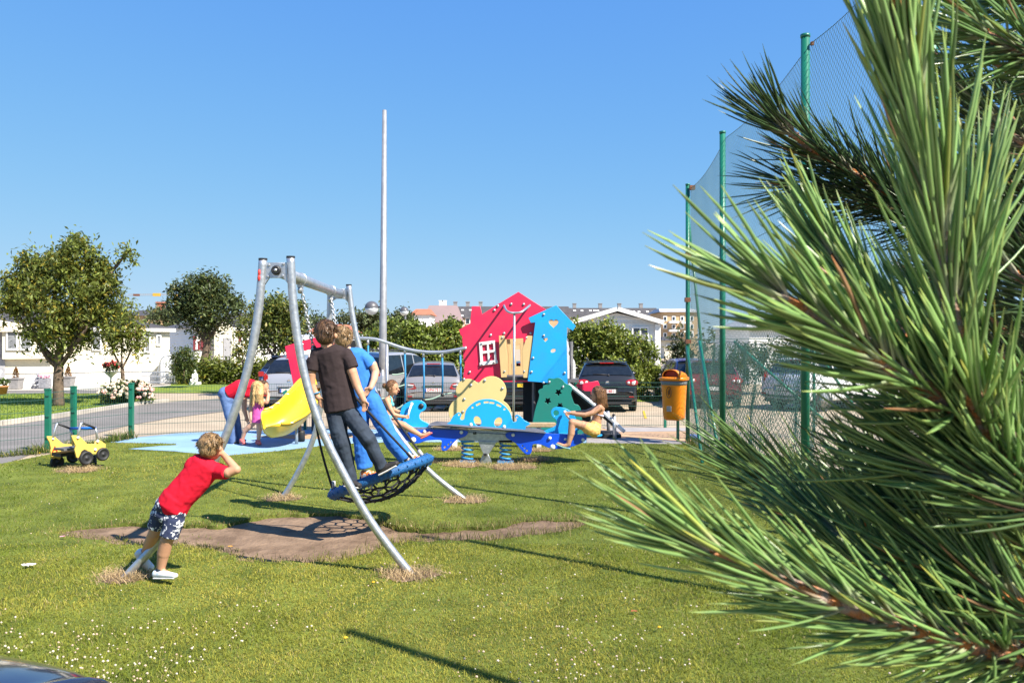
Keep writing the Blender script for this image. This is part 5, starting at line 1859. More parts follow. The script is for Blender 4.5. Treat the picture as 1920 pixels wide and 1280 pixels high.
HLb, HRb = onplane(131.5, 803, *pL), onplane(179, 802.5, *pR)
MB().tube(HL, .017, 10).build('handle', m_steel, rk, True)
MB().tube(HR, .017, 10).build('handle', m_steel, rk, True)
MB().tube([HL[-1], HLb], .016, 10).build('grip', m_rub, rk, True)
MB().tube([HR[-1], HRb], .016, 10).build('grip', m_rub, rk, True)
MB().tube([HLb, HRb], .021, 10).build('crossbar', m_bbar, rk, True)
MB().tube([HRb, onplane(181.5, 812, *pR), onplane(183, 826, *pR)], .017, 10).build('handle', m_steel, rk, True)
MB().tube([HLb, onplane(134.5, 814, *pL), onplane(137, 832, *pL)], .017, 10).build('handle', m_steel, rk, True)
cs = m0 + ax * .30
hp = [Vector((cs.x + .075 * math.cos(t), cs.y + .075 * math.sin(t), .02 + (m0.z - .14) * t / (2 * math.pi * 4))) for t in [2 * math.pi * 4 * k / 80 for k in range(81)]]
MB().tube(hp, .014, 8).build('spring', m_rub, rk, True)
# ------------------------------------------------------------------ cars (own coordinates: rear at y=0 facing -y, nose towards +y)
def paint(name, c, c2=None, metal=0.0, rough=0.28):
    return M(name, c, c2, rough, metal=metal, scale=1.0, coat=0.6)


m_cglass = M('car_glass', (0.012, 0.015, 0.018), (0.008, 0.010, 0.012), 0.05, spec=0.8)
m_tyre = M('tyre', (0.022, 0.022, 0.023), rough=0.8)
m_rim = M('alloy_rim', (0.45, 0.46, 0.47), rough=0.35, metal=0.6)
m_tail = M('red_lamp', (0.38, 0.010, 0.012), (0.30, 0.008, 0.01), 0.15, coat=0.5)
m_clear = M('clear_lamp', (0.75, 0.72, 0.72), rough=0.15)
m_amber = M('amber_lamp', (0.75, 0.35, 0.02), rough=0.2)
m_chrome = M('chrome', (0.75, 0.76, 0.78), rough=0.12, metal=1.0)
m_plate = M('white_plate', (0.75, 0.72, 0.70), rough=0.4)
m_yplate = M('yellow_plate', (0.80, 0.55, 0.02), rough=0.4)
m_pred = M('plate_red', (0.50, 0.05, 0.06), rough=0.5)
m_pblue = M('plate_blue', (0.03, 0.08, 0.42), rough=0.5)
m_trim = M('dark_trim', (0.03, 0.03, 0.033), rough=0.5)


def car(name, label, loc, rz, body, W=1.78, L=4.4, Hh=1.5, belt=.95, wr=.62, rear=None, front=True, plate='white', plate_txt='', lamps='low', spoiler=True, group='cars parked behind the playground', scale=.88, tumble=.42, hatch=.55, rails=False, plate_z=.62, lampdrop=.30, hood=.92, box=False, tail_txt=None):
    t = thing(name, label, 'car', loc, rz, group, local=True)
    t.scale = (scale, scale, scale)
    w = W / 2
    # stations along the length: (y, top height, half-width factor, sill height)
    if box:
        st = [(0.00, .62, .90, .34), (.015, belt - .02, .96, .30), (.05, belt + .05, .985, .28), (.13, belt + .32, .99, .27), (.20, Hh - .07, .99, .26), (.36, Hh, 1.0, .25)]
    else:
        st = [(0.00, .60, .86, .34), (.02, .78, .93, .31), (.07, belt - .03, .965, .29), (.13, belt + .06, .98, .27), (.13 + hatch * .5, (belt + Hh) / 2 + .06, .99, .26), (.13 + hatch, Hh - .05, 1.0, .25), (.13 + hatch + .25, Hh - .005, 1.0, .25)]
    st += [(L * .40, Hh + .01, 1.0, .24), (L * .54, Hh - .02, 1.0, .24), (L * .62, Hh - .13, 1.0, .24), (L * .73, (belt + hood) / 2 + .10, 1.0, .24), (L * .77, hood + .03, 1.0, .24), (L * .90, hood - .08, .985, .24), (L * .965, hood - .20, .93, .25), (L * .99, .62, .86, .28), (L, .50, .78, .32)]

    def prof(y, zt, f, zs):
        W_ = w * f
        tz = max(0.0, zt - belt)
        wt = W_ - tz * tumble - .03
        zb = min(belt, zt - .05)
        zm = zs + (zb - zs) * .55
        return [(W_ * .93, zs), (W_ * .985, zs + .06), (W_, zm), (W_ * .985, zb), (wt + (W_ - wt) * .25, zb + (zt - zb) * .62), (wt, zt - .05), (wt - .09, zt - .008), (wt * .5, zt + .012), (0, zt + .018)]

    rows = []
    for s_ in st:
        h = prof(*s_)
        rows.append([(-x, s_[0], z) for x, z in h] + [(x, s_[0], z) for x, z in h[::-1][1:]])
    mb = MB().grid(rows)
    n = len(rows[0])
    mb.f.append(tuple(range(n)))
    mb.f.append(tuple(len(mb.v) - n + k for k in range(n))[::-1])
    # floor
    m_ = len(rows)
    for i in range(m_ - 1):
        mb.f.append((i * n, (i + 1) * n, (i + 1) * n + n - 1, i * n + n - 1))
    o = mb.build('body', body, t, True)
    sd = o.modifiers.new('round', 'SUBSURF')
    sd.levels = sd.render_levels = 2

    def at(y, u):
        """point on the hull at length y; u in 0..16 along the profile from left sill over the roof"""
        for i in range(len(st) - 1):
            if st[i][0] <= y <= st[i + 1][0]:
                k = (y - st[i][0]) / (st[i + 1][0] - st[i][0])
                i0 = min(int(u), 15)
                fu = u - i0
                A = [Vector(rows[i][i0]).lerp(Vector(rows[i][i0 + 1]), fu), Vector(rows[i + 1][i0]).lerp(Vector(rows[i + 1][i0 + 1]), fu)]
                return A[0].lerp(A[1], k)
        return Vector(rows[-1][int(u)])

    def patch(pname, ys, us, mat, out=.008):
        ctr = Vector((0, L * .45, .8))
        rws = []
        for y in ys:
            r_ = []
            for u in us:
                p = at(y, u)
                nrm = (p - ctr)
                nrm = Vector((nrm.x, nrm.y * .5, nrm.z)).normalized()
                r_.append(p + nrm * out)
            rws.append(r_)
        return MB().grid(rws).build(pname, mat, t, True)

    # rear window: on the hatch slope, between the belt and the roof
    y0, y1 = st[3][0], st[5][0] if not box else st[4][0]
    if box:
        y0 = st[2][0]
    ya, yb = y0 + (y1 - y0) * .10, y0 + (y1 - y0) * .86
    zt_ = lambda y: at(y, 8).z

    def rwin(y, x):
        p = at(y, 8)
        wt = abs(at(y, 5).x)
        return Vector((x * (wt - .055), y - .016, p.z + .006 - .018 * x * x))
    rws = []
    for k in range(7):
        y = ya + (yb - ya) * k / 6
        rws.append([rwin(y, -1 + 2 * j / 12) for j in range(13)])
    MB().grid(rws).build('rear_window', m_cglass, t, True)
    # side windows
    ys0 = st[5][0] + .12 if not box else .32
    for side in (0, 1):
        um = lambda u: u if side == 0 else 16 - u
        for (ya_, yb_) in ((ys0, L * .30), (L * .315, L * .47), (L * .485, L * .63)):
            ys = [ya_ + (yb_ - ya_) * k / 4 for k in range(5)]
            patch('side_window', ys, [um(u) for u in (3.12, 3.5, 4.0, 4.5, 4.8)], m_cglass, .006)
    wsy = [L * .635 + (L * .725 - L * .635) * k / 4 for k in range(5)]
    rws = []
    for y in wsy:
        p = at(y, 8)
        wt = abs(at(y, 5).x)
        rws.append([Vector((x * (wt - .06), y + .012, p.z + .012 - .02 * x * x)) for x in [-1 + 2 * j / 8 for j in range(9)]])
    MB().grid(rws).build('windscreen', m_cglass, t, True)
    # wheels
    for sx in (-1, 1):
        for yy in (L * .175, L * .81):
            q = Matrix.Rotation(R(90) * sx, 3, 'Y')
            r_ = .315
            c = (sx * (w - .10), yy, r_)
            wv = MB().lathe([(.2, -.10), (r_ - .02, -.10), (r_, -.07), (r_, .07), (r_ - .02, .10), (.21, .105)], c, 28, q).build('wheel', m_tyre, t, True)
            MB().lathe([(.004, .085), (.05, .10), (.06, .085), (.19, .09), (.212, .106)], c, 20, q).build('rim', m_rim, wv, True)
            MB().lathe([(.36, -.04), (.385, .02), (.36, .045), (.33, .02)], (sx * (w - .035), yy, r_ + .02), 24, q).build('wheel_arch', m_trim, t, True)
    # bumper insert, underside
    MB().box((0, .03, .40), (W * .84, .10, .07)).build('bumper_strip', m_trim, t, bevel=.015)
    MB().box((0, L / 2, .28), (W * .86, L * .9, .14)).build('underbody', m_trim, t)
    MB().box((0, .10, .27), (W * .8, .2, .12)).build('rear_apron', m_trim, t, bevel=.03)
    MB().tube([(-w * .55, .02, .26), (-w * .55, .25, .27)], .03, 10).build('exhaust', m_steel, t, True)
    # lamps
    for sx in (-1, 1):
        if lamps == 'tall':
            lb = MB().box((sx * (w - .17), .085, .90), (.14, .10, .42))
            lo = lb.build('tail_lamp', m_tail, t, bevel=.04)
            MB().box((sx * (w - .17), .035, .78), (.09, .02, .09)).build('lens', m_clear, lo, bevel=.01)
        elif lamps == 'split':
            lb = MB().add([(sx * w * .60, -.005, belt - .27), (sx * w * .56, -.005, belt - .23), (sx * w * .66, .01, belt - .10), (sx * w * .965, .10, belt - .07), (sx * w * 1.0, .20, belt - .09), (sx * w * .985, .10, belt - .24), (sx * w * .90, .02, belt - .275)] +
                          [(sx * w * .60, .15, belt - .27), (sx * w * .56, .15, belt - .23), (sx * w * .66, .18, belt - .10), (sx * w * .90, .2, belt - .07), (sx * w * .94, .25, belt - .09), (sx * w * .94, .2, belt - .24), (sx * w * .88, .2, belt - .275)],
                          [tuple(range(7)), tuple(range(7, 14))[::-1]] + [(i, i + 7, (i + 1) % 7 + 7, (i + 1) % 7) for i in range(7)])
            lo = lb.build('tail_lamp', m_tail, t)
            MB().ell((sx * w * .76, .03, belt - .155), (.11, .05, .022), n=12).build('lens', m_clear, lo, True)
        elif lamps == 'round':
            lo = MB().ell((sx * w * .80, .075, belt - .10), (.20, .085, .105), n=16, m=10).build('tail_lamp', m_tail, t, True)
            MB().ell((sx * w * .85, .0, belt - .105), (.06, .022, .055), n=12).build('lens', m_clear, lo, True)
            MB().ell((sx * w * .70, .01, belt - .095), (.048, .022, .04), n=12).build('lens', m_clear, lo, True)
        else:
            MB().box((sx * (w - .12), .07, .86), (.2, .12, .2)).build('tail_lamp', m_tail, t, bevel=.03)
        MB().box((sx * w * .78, -.004, .46), (.15, .03, .05)).build('reflector', m_tail, t, bevel=.008)
        # mirrors
        mr = MB().ell((sx * (w + .10), L * .615, belt + .07), (.10, .06, .075), n=12).build('mirror', body, t, True)
        MB().box((sx * (w + .0), L * .618, belt + .03), (.12, .05, .03)).build('mirror_arm', m_trim, mr)
        MB().ell((sx * w * .70, L * .962, hood - lampdrop), (.17, .08, .075), n=12).build('headlamp', m_clear, t, True)
        for yy in (L * .40, L * .56):
            MB().box((sx * (w + .004), yy, belt - .12), (.03, .15, .03)).build('door_handle', m_chrome if not box else body, t, bevel=.006)
        if rails:
            MB().tube([(sx * w * .60, .75, Hh + .02), (sx * w * .60, .85, Hh + .06), (sx * w * .60, L * .5, Hh + .06), (sx * w * .60, L * .53, Hh + .02)], .018, 8).build('roof_rail', m_trim, t, True)
    pm = m_yplate if plate == 'yellow' else m_plate
    py = -.012 if plate_z > .5 else -.02
    MB().box((0, py + .012, plate_z), (.62, .03, .17)).build('plate_recess', m_trim, t, bevel=.02)
    po = MB().box((0, py - .008, plate_z), (.50, .012, .11)).build('number_plate', pm, t)
    if plate_txt:
        text('plate_text', plate_txt, .105, (.02, py - .016, plate_z), (0, -1, 0), m_black if plate == 'yellow' else m_pred, po, bold=.002)
    if plate == 'white':
        MB().box((-.225, py - .0155, plate_z), (.04, .004, .1)).build('plate_band', m_pblue, po)
    MB().box((0, -.006, plate_z + .125), (.66, .035, .035)).build('handle_strip', m_chrome if lamps == 'split' else body, t, bevel=.01)
    MB().lathe([(.002, 0), (.055, 0), (.058, .006), (.05, .012), (.045, .006), (.002, .006)], (0, .045, belt - .10), 20, Matrix.Rotation(R(90), 3, 'X')).build('badge', m_chrome, t, True)
    wp = MB().tube([(.04, ya - .02, zt_(ya) + .005), (-.2, ya - .01, zt_(ya) + .02), (-.42, ya - .005, zt_(ya) + .03)], .010, 6).ell((.04, ya - .02, zt_(ya)), .03, n=8)
    wp.build('wiper', m_trim, t, True)
    if spoiler:
        MB().box((0, yb - .0, Hh - .03), (W * .68, .20, .035), Matrix.Rotation(R(6), 3, 'X')).build('spoiler', body, t, bevel=.012)
    MB().box((0, yb - .09, Hh - .045), (.42, .04, .03)).build('brake_lamp', m_tail, t, bevel=.006)
    MB().tube([(0, st[5][0] + .4, Hh), (0, st[5][0] + .28, Hh + .16)], .006, 5).build('aerial', m_trim, t)
    return t


def cpos(px, py):
    p = G(px, py)
    return (p.x, p.y, 0)


p_silver = paint('silver_paint', (0.42, 0.42, 0.43), (0.40, 0.40, 0.41), metal=.45)
p_grey = paint('warm_grey_paint', (0.30, 0.285, 0.28), (0.285, 0.27, 0.265), metal=.45)
p_black = paint('black_paint', (0.012, 0.013, 0.016), (0.010, 0.011, 0.014))
p_white = paint('white_car_paint', (0.75, 0.75, 0.74))
p_maroon = paint('maroon_paint', (0.15, 0.012, 0.022), (0.13, 0.010, 0.020))
p_blue = paint('dark_blue_paint', (0.018, 0.035, 0.09), (0.015, 0.03, 0.08))
p_violet = paint('violet_paint', (0.10, 0.07, 0.18), (0.09, 0.06, 0.16))
p_purple = paint('midnight_paint', (0.018, 0.022, 0.055), (0.014, 0.018, 0.045), rough=.15)

car('parked_car', 'silver hatchback with a white and red plate behind the yellow slide', cpos(541, 770), R(2), p_silver, W=1.74, Hh=1.60, belt=.98, lamps='tall', plate_txt='L·813', plate_z=.60, wr=.6, spoiler=False, scale=.92)
car('parked_car', 'dark blue car whose roof shows behind the left silver hatchback', cpos(530, 748), R(0), p_blue, Hh=1.5, lamps='low', scale=.95)
car('parked_van', 'silver boxy van with tall red tail lamps left of the grey car', cpos(672, 769), R(-24), p_silver, W=1.70, L=3.9, Hh=1.68, belt=1.0, lamps='tall', box=True, tumble=.2, plate_txt='', spoiler=False, rails=True, scale=.95)
car('parked_car', 'warm grey estate car with split red tail lamps behind the blue rope bridge', cpos(812, 771), R(4), p_grey, W=1.82, Hh=1.50, belt=.96, lamps='split', plate_txt='DPH·731', plate_z=.66, spoiler=False, scale=.88, hatch=.50)
car('parked_car', 'black car with a yellow plate hidden behind the play tower', cpos(985, 771), R(0), p_black, W=1.78, Hh=1.5, lamps='low', plate='yellow', plate_txt='77-FJ-11', plate_z=.80, scale=.88)
car('parked_car', 'black estate car with round red tail lamps under the wide bush', cpos(1139, 772), R(-3), p_black, W=1.82, Hh=1.50, belt=.97, lamps='round', plate_txt='TIC·851', plate_z=.62, rails=True, scale=.90, hatch=.42)
car('parked_car', 'violet car half hidden behind the orange bin', cpos(1312, 757), R(0), p_violet, Hh=1.5, lamps='low', scale=.9)
car('parked_car', 'maroon car seen through the green net right of the orange bin', cpos(1338, 766), R(-8), p_maroon, W=1.75, Hh=1.48, lamps='round', plate_txt='', scale=.92)
car('parked_car', 'white car seen through the tall wire net', cpos(1465, 768), R(-62), p_white, W=1.76, L=4.3, Hh=1.5, lamps='tall', scale=.95)
car('parked_car', 'dark blue car far right behind the tall wire net', cpos(1612, 752), R(-72), p_blue, Hh=1.5, lamps='low', scale=.95)
# the near car beside the photographer: only the front edge of its bonnet shows at the lower left
nc = car('parked_car', 'shiny dark blue car at the lower left corner with only its bonnet edge showing', (-3.00, -1.38, 0), R(-13), p_purple, W=1.78, L=4.4, Hh=1.42, belt=.92, lamps='low', scale=1.0, hood=1.06, group=None, lampdrop=.52)
# ------------------------------------------------------------------ people
def skinmat(name, c):
    return M(name, c, tuple(x * .9 for x in c), 0.55, scale=6, spec=0.3)


m_skin = skinmat('tanned_skin', (0.52, 0.275, 0.165))
m_skin2 = skinmat('fair_skin', (0.58, 0.33, 0.22))


def cloth(name, c, c2=None, **k):
    k.setdefault('scale', 5)
    return M(name, c, c2 or tuple(x * .85 for x in c), 0.85, bump=0.22, bscale=11, spec=0.15, **k)


m_tred = cloth('red_shirt', (0.66, 0.012, 0.035))
m_tbrown = cloth('dark_brown_shirt', (0.040, 0.028, 0.029))
m_tblue = cloth('bright_blue_shirt', (0.045, 0.20, 0.62))
m_pblue_ = cloth('bright_blue_trousers', (0.040, 0.18, 0.58))
m_jeans = cloth('dark_jeans', (0.045, 0.060, 0.085), (0.028, 0.036, 0.052), scale=9)
m_jeansl = cloth('blue_jeans', (0.12, 0.19, 0.36), (0.08, 0.13, 0.27), scale=9)
m_pink = cloth('pink_dress', (0.66, 0.10, 0.34))
m_cyan = cloth('cyan_swimsuit', (0.10, 0.45, 0.48), (0.42, 0.10, 0.25), lo=.28, hi=.42, scale=18)
m_bik = cloth('lilac_bikini', (0.55, 0.52, 0.66))
m_yshort = cloth('yellow_shorts', (0.80, 0.58, 0.20), (0.75, 0.36, 0.12), scale=22)
m_hairb = M('brown_hair', (0.11, 0.062, 0.032), (0.055, 0.030, 0.016), 0.5, scale=30, bump=0.5, bscale=70)
m_hairl = M('light_brown_hair', (0.27, 0.165, 0.075), (0.13, 0.075, 0.034), 0.5, scale=28, bump=0.5, bscale=70)
m_hairc = M('chestnut_hair', (0.20, 0.10, 0.045), (0.10, 0.045, 0.02), 0.45, scale=30, bump=0.5, bscale=70)
m_hairy = M('blonde_hair', (0.60, 0.40, 0.17), (0.34, 0.19, 0.07), 0.5, scale=40, bump=0.5, bscale=60)
m_shoew = M('white_shoe', (0.72, 0.72, 0.72), (0.45, 0.58, 0.68), 0.5, scale=26, lo=.35, hi=.5)
m_shoed = M('dark_shoe', (0.025, 0.022, 0.022), rough=0.7)
m_sole = M('white_sole', (0.70, 0.68, 0.64), rough=0.6)
m_shoeo = M('orange_white_shoe', (0.75, 0.20, 0.03), (0.72, 0.68, 0.62), 0.5, scale=22, lo=.45, hi=.52)
m_coral = M('coral_shoe', (0.62, 0.14, 0.13), rough=0.6)
m_teal = M('teal_sandal', (0.20, 0.40, 0.40), rough=0.6)
m_eye = M('dark_eye', (0.02, 0.015, 0.012), rough=0.2)
m_lip = M('lip', (0.42, 0.13, 0.11), rough=0.4)
m_band = M('blue_bracelet', (0.05, 0.25, 0.45), rough=0.5)


def floral():
    m = new_mat('navy_floral_print')
    nt = m.node_tree
    b = nt.nodes['Principled BSDF']
    tc = nt.nodes.new('ShaderNodeTexCoord')
    nz = nt.nodes.new('ShaderNodeTexNoise')
    nz.inputs['Scale'].default_value = 14
    mp = nt.nodes.new('ShaderNodeMixRGB')
    mp.inputs[0].default_value = .14
    nt.links.new(tc.outputs['Object'], nz.inputs['Vector'])
    nt.links.new(tc.outputs['Object'], mp.inputs[1])
    nt.links.new(nz.outputs['Color'], mp.inputs[2])
    v1 = nt.nodes.new('ShaderNodeTexVoronoi')
    v1.inputs['Scale'].default_value = 17
    v2 = nt.nodes.new('ShaderNodeTexVoronoi')
    v2.inputs['Scale'].default_value = 42
    for v in (v1, v2):
        nt.links.new(mp.outputs[0], v.inputs['Vector'])
    a = nt.nodes.new('ShaderNodeMath')
    a.operation = 'LESS_THAN'
    a.inputs[1].default_value = .52
    c = nt.nodes.new('ShaderNodeMath')
    c.operation = 'LESS_THAN'
    c.inputs[1].default_value = .56
    d = nt.nodes.new('ShaderNodeMath')
    d.operation = 'MULTIPLY'
    nt.links.new(v1.outputs['Distance'], a.inputs[0])
    nt.links.new(v2.outputs['Distance'], c.inputs[0])
    nt.links.new(a.outputs[0], d.inputs[0])
    nt.links.new(c.outputs[0], d.inputs[1])
    mx = nt.nodes.new('ShaderNodeMixRGB')
    mx.inputs[1].default_value = (0.025, 0.035, 0.085, 1)
    mx.inputs[2].default_value = (0.62, 0.62, 0.66, 1)
    nt.links.new(d.outputs[0], mx.inputs[0])
    nt.links.new(mx.outputs[0], b.inputs['Base Color'])
    b.inputs['Roughness'].default_value = .85
    return m


m_floral = floral()


class Body:
    """closed solids that are fused to one continuous surface"""

    def __init__(self, Y):
        self.Y = Y
        self.k = Y / F
        self.mb = MB()

    def p(self, j):
        if isinstance(j, Vector):
            return j
        return P(j[0], j[1], self.Y + (j[2] if len(j) > 2 else 0))

    def chain(self, js, rs, flat=1.0, n=14, c0=1.0, c1=1.0):
        """js picture joints (px,py[,dY]); rs radii in px (or (rw, rd)); flat: depth radius factor"""
        pts = [self.p(j) for j in js]
        rs = [(r if hasattr(r, '__len__') else (r, r * flat)) for r in rs]
        for i in range(len(pts) - 1):
            a, b = pts[i], pts[i + 1]
            t = (b - a)
            if t.length < 1e-6:
                continue
            t.normalize()
            d = Vector((0, 1, 0)) - t * t.y
            if d.length < .2:
                d = Vector((0, 0, 1)) - t * t.z
            d.normalize()
            w = t.cross(d)
            vs, fs = [], []
            m = 4
            rows = []
            # hemispherical ends
            for e, (c, s_, r) in enumerate(((a, -1, rs[i]), (b, 1, rs[i + 1]))):
                rng_ = range(m) if e == 0 else range(m - 1, -1, -1)
                for q in rng_:
                    th = (math.pi / 2) * (m - q) / m if e == 0 else (math.pi / 2) * (m - q) / m
                    th = (math.pi / 2) * (1 - (q + .25) / m)
                    cc, ss_ = math.cos(th), math.sin(th)
                    rad = (r[0] + r[1]) / 2
                    if (e == 0 and i == 0):
                        ss_ *= c0
                    if (e == 1 and i == len(pts) - 2):
                        ss_ *= c1
                    row = []
                    for k in range(n):
                        an = 2 * math.pi * k / n
                        row.append(c + t * (s_ * ss_ * min(r) * self.k) + (w * (math.cos(an) * r[0]) + d * (math.sin(an) * r[1])) * (cc * self.k))
                    rows.append(row)
            N = len(rows)
            vs = [p for r_ in rows for p in r_]
            for x in range(N - 1):
                for k in range(n):
                    k2 = (k + 1) % n
                    fs.append((x * n + k, x * n + k2, (x + 1) * n + k2, (x + 1) * n + k))
            fs.append(tuple(range(n))[::-1])
            fs.append(tuple((N - 1) * n + k for k in range(n)))
            self.mb.add(vs, fs)
        return self

    def ell(self, j, r, tilt=0.0):
        """ellipsoid, r = (rx, ry_depth, rz) in px, tilt in the picture plane"""
        self.mb.ell(self.p(j), tuple(q * self.k for q in r), Matrix.Rotation(-tilt, 3, 'Y'), 16, 12)
        return self

    def fuse(self, name, mat, parent, voxel=.008, smooth=3, disp=None):
        me = self.mb.mesh(name)
        bm = bmesh.new()
        bm.from_mesh(me)
        bmesh.ops.recalc_face_normals(bm, faces=bm.faces)
        bm.to_mesh(me)
        bm.free()
        tmp = bpy.data.objects.new(name, me)
        col.objects.link(tmp)
        r = tmp.modifiers.new('r', 'REMESH')
        r.mode = 'VOXEL'
        r.voxel_size = voxel
        if smooth:
            s = tmp.modifiers.new('s', 'SMOOTH')
            s.iterations = smooth
            s.factor = .5
        if disp:
            tx = bpy.data.textures.new(name, 'MARBLE')
            tx.noise_scale = disp[1] * .8
            tx.turbulence = 9.0
            tx.marble_type = 'SOFT'
            d = tmp.modifiers.new('d', 'DISPLACE')
            d.texture = tx
            d.strength = disp[0]
            d.mid_level = .5
            d.texture_coords = 'GLOBAL'
        dg = bpy.context.evaluated_depsgraph_get()
        out = bpy.data.meshes.new_from_object(tmp.evaluated_get(dg))
        bpy.data.objects.remove(tmp)
        bpy.data.meshes.remove(me)
        out.name = name
        smooth_mesh(out)
        return link(name, out, mat, parent)


def hand(B, wrist, tip, r=4.6, curl=(0, 0), spread=1.0, thumb=1):
    """palm and five fingers from wrist towards tip, picture coordinates; curl bends the fingertips"""
    w, t = Vector(wrist[:2]), Vector(tip[:2])
    dz = wrist[2] if len(wrist) > 2 else 0
    d = (t - w)
    L = d.length
    d.normalize()
    s = Vector((-d.y, d.x))
    palm = w + d * (L * .45)
    B.chain([(w.x, w.y, dz), (palm.x, palm.y, dz)], [(r * .85, r * .6), (r * 1.05, r * .5)])
    for i, (o, ln) in enumerate(((-.8, .80), (-.27, .98), (.27, 1.0), (.8, .88))):
        a = palm + s * (o * r * spread) - d * 1.0
        m = palm + s * (o * r * spread * 1.1) + d * (L * .32 * ln)
        e = m + d * (L * .25 * ln) + Vector(curl)
        B.chain([(a.x, a.y, dz), (m.x, m.y, dz - .005), (e.x, e.y, dz - .012)], [r * .30, r * .27, r * .21], n=8)
    a = w + d * (L * .15) + s * (thumb * r * .7)
    m = w + d * (L * .36) + s * (thumb * r * 1.45)
    e = w + d * (L * .58) + s * (thumb * r * 1.35)
    B.chain([(a.x, a.y, dz - .01), (m.x, m.y, dz - .02), (e.x, e.y, dz - .025)], [r * .36, r * .32, r * .24], n=8)


def head(B, c, rx, rz, face=(0, -1), jaw=True, ear=None):
    """skull, jaw, nose and ears; face = direction (x, depth) the person looks to"""
    x, y = c[0], c[1]
    d = c[2] if len(c) > 2 else 0
    B.ell((x, y - rz * .12, d), (rx, rx * 1.05, rz * .86))
    fx, fd = face
    k = B.k
    B.ell((x + fx * rx * .22, y + rz * .42, d + fd * rx * .25 * k), (rx * .72, rx * .78, rz * .52))
    B.ell((x + fx * rx * .52, y + rz * .72, d + fd * rx * .52 * k), (rx * .34, rx * .34, rz * .22))
    # nose
    B.chain([(x + fx * rx * .95, y + rz * .02, d + fd * rx * .95 * k), (x + fx * rx * 1.14, y + rz * .28, d + fd * rx * 1.14 * k)], [rx * .10, rx * .15])
    # ears sideways of the face direction
    sx, sd = -fd, fx
    for s_ in (-1, 1):
        B.ell((x + s_ * sx * rx * .98 - fx * rx * .1, y + rz * .10, d + s_ * sd * rx * .98 * k - fd * rx * .1 * k), (rx * (.12 + .14 * abs(fx)), rx * (.12 + .14 * abs(fd)), rz * .22))


def face_bits(B, t, c, rx, rz, face):
    x, y = c[0], c[1]
    d = c[2] if len(c) > 2 else 0
    fx, fd = face
    sx, sd = -fd, fx
    k = B.k
    for s_ in (-1, 1):
        q = P(x + fx * rx * .86 + s_ * sx * rx * .38, y + rz * .06, B.Y + d + (fd * rx * .86 + s_ * sd * rx * .38) * k)
        MB().ell(q, rx * .11 * k, n=8, m=6).build('eye', m_eye, t, True)
    q = P(x + fx * rx * .98, y + rz * .52, B.Y + d + fd * rx * .98 * k)
    MB().ell(q, (rx * .16 * k, rx * .16 * k, rz * .05 * k), n=8, m=6).build('mouth', m_lip, t, True)


m_strand = leaf_mat('hair_strand', 0.38, 0.12, 0.5)
hair_cols = {'brown_hair': (.125, .068, .034), 'light_brown_hair': (.34, .215, .10), 'chestnut_hair': (.23, .115, .05), 'blonde_hair': (.70, .48, .21)}


def strands(cap, colr, crown, r0, dens, seed):
    """fine locks lying on the hair, combed down and away from the crown"""
    me = cap.data
    n = len(me.vertices)
    co = np.zeros(n * 3)
    no = np.zeros(n * 3)
    me.vertices.foreach_get('co', co)
    me.vertices.foreach_get('normal', no)
    co, no = co.reshape(-1, 3), no.reshape(-1, 3)
    r = np.random.default_rng(seed)
    m = 2600
    i = r.integers(0, n, m)
    p, nn = co[i], no[i]
    away = p - np.array(crown)
    away[:, 2] -= .35 * r0
    away += r.normal(0, .32 * r0, (m, 3))
    t = away - nn * (away * nn).sum(1)[:, None]
    t /= np.linalg.norm(t, axis=1)[:, None] + 1e-9
    s = np.cross(t, nn)
    L = r0 * r.uniform(.22, .46, m)[:, None]
    w = r0 * r.uniform(.014, .030, m)[:, None]
    a = p + nn * r0 * .01
    b = p + t * L * .5 + nn * r0 * r.uniform(.012, .045, m)[:, None]
    e = p + t * L + nn * r0 * r.uniform(-.03, .05, m)[:, None]
    V = np.stack([a - s * w, a + s * w, b + s * w, b - s * w, e], 1).reshape(-1, 3)
    k = np.arange(m)[:, None] * 5
    c = np.array(colr)[None] * r.uniform(.45, 1.5, m)[:, None]
    st = np_mesh('strands', V, [k + np.array([[0, 1, 2, 3]]), k + np.array([[3, 2, 4]])], m_strand, np.repeat(c, 5, 0))
    o = link('strands', st, None, cap)
    o['kind'] = 'stuff'


def hair(B, c, rx, rz, mat, t, face=(0, -1), back=1.0, low=.15, voxel=.006, tufts=70, seed=1, long=None):
    """cap of hair with tufts, open towards the face"""
    H_ = Body(B.Y)
    x, y = c[0], c[1]
    d = c[2] if len(c) > 2 else 0
    fx, fd = face
    k = B.k
    H_.ell((x - fx * rx * .14, y - rz * .24, d - fd * rx * .14 * k), (rx * 1.03, rx * 1.07, rz * .84))
    H_.ell((x - fx * rx * .36, y + rz * low, d - fd * rx * .36 * k), (rx * .88, rx * .90, rz * .62))
    r = random.Random(seed)
    for i in range(tufts):
        a, q = r.uniform(0, 6.283), r.uniform(-.15, 1)
        s_ = math.sqrt(1 - q * q)
        ux, ud, uz = math.cos(a) * s_, math.sin(a) * s_, q
        if ux * fx + ud * fd > .55 and uz < .55:
            continue
        px_, py_, dd = x - fx * rx * .14 + ux * rx * 1.04, y - rz * .24 - uz * rz * .82, d + (ud * rx * 1.06 - fd * rx * .14) * k
        H_.chain([(px_, py_, dd), (px_ + ux * rx * .07 + r.uniform(-.22, .22) * rx, py_ + r.uniform(.05, .28) * rz, dd + ud * rx * .07 * k)], [rx * .09, rx * .05], n=6)
    if long:
        long(H_)
    o = H_.fuse('hair', mat, t, voxel, 1)
    strands(o, hair_cols[mat.name], P(x, y - rz * .75, B.Y + d + 0.0), rx * k, 26 if k < .006 else 26, seed)
    return o


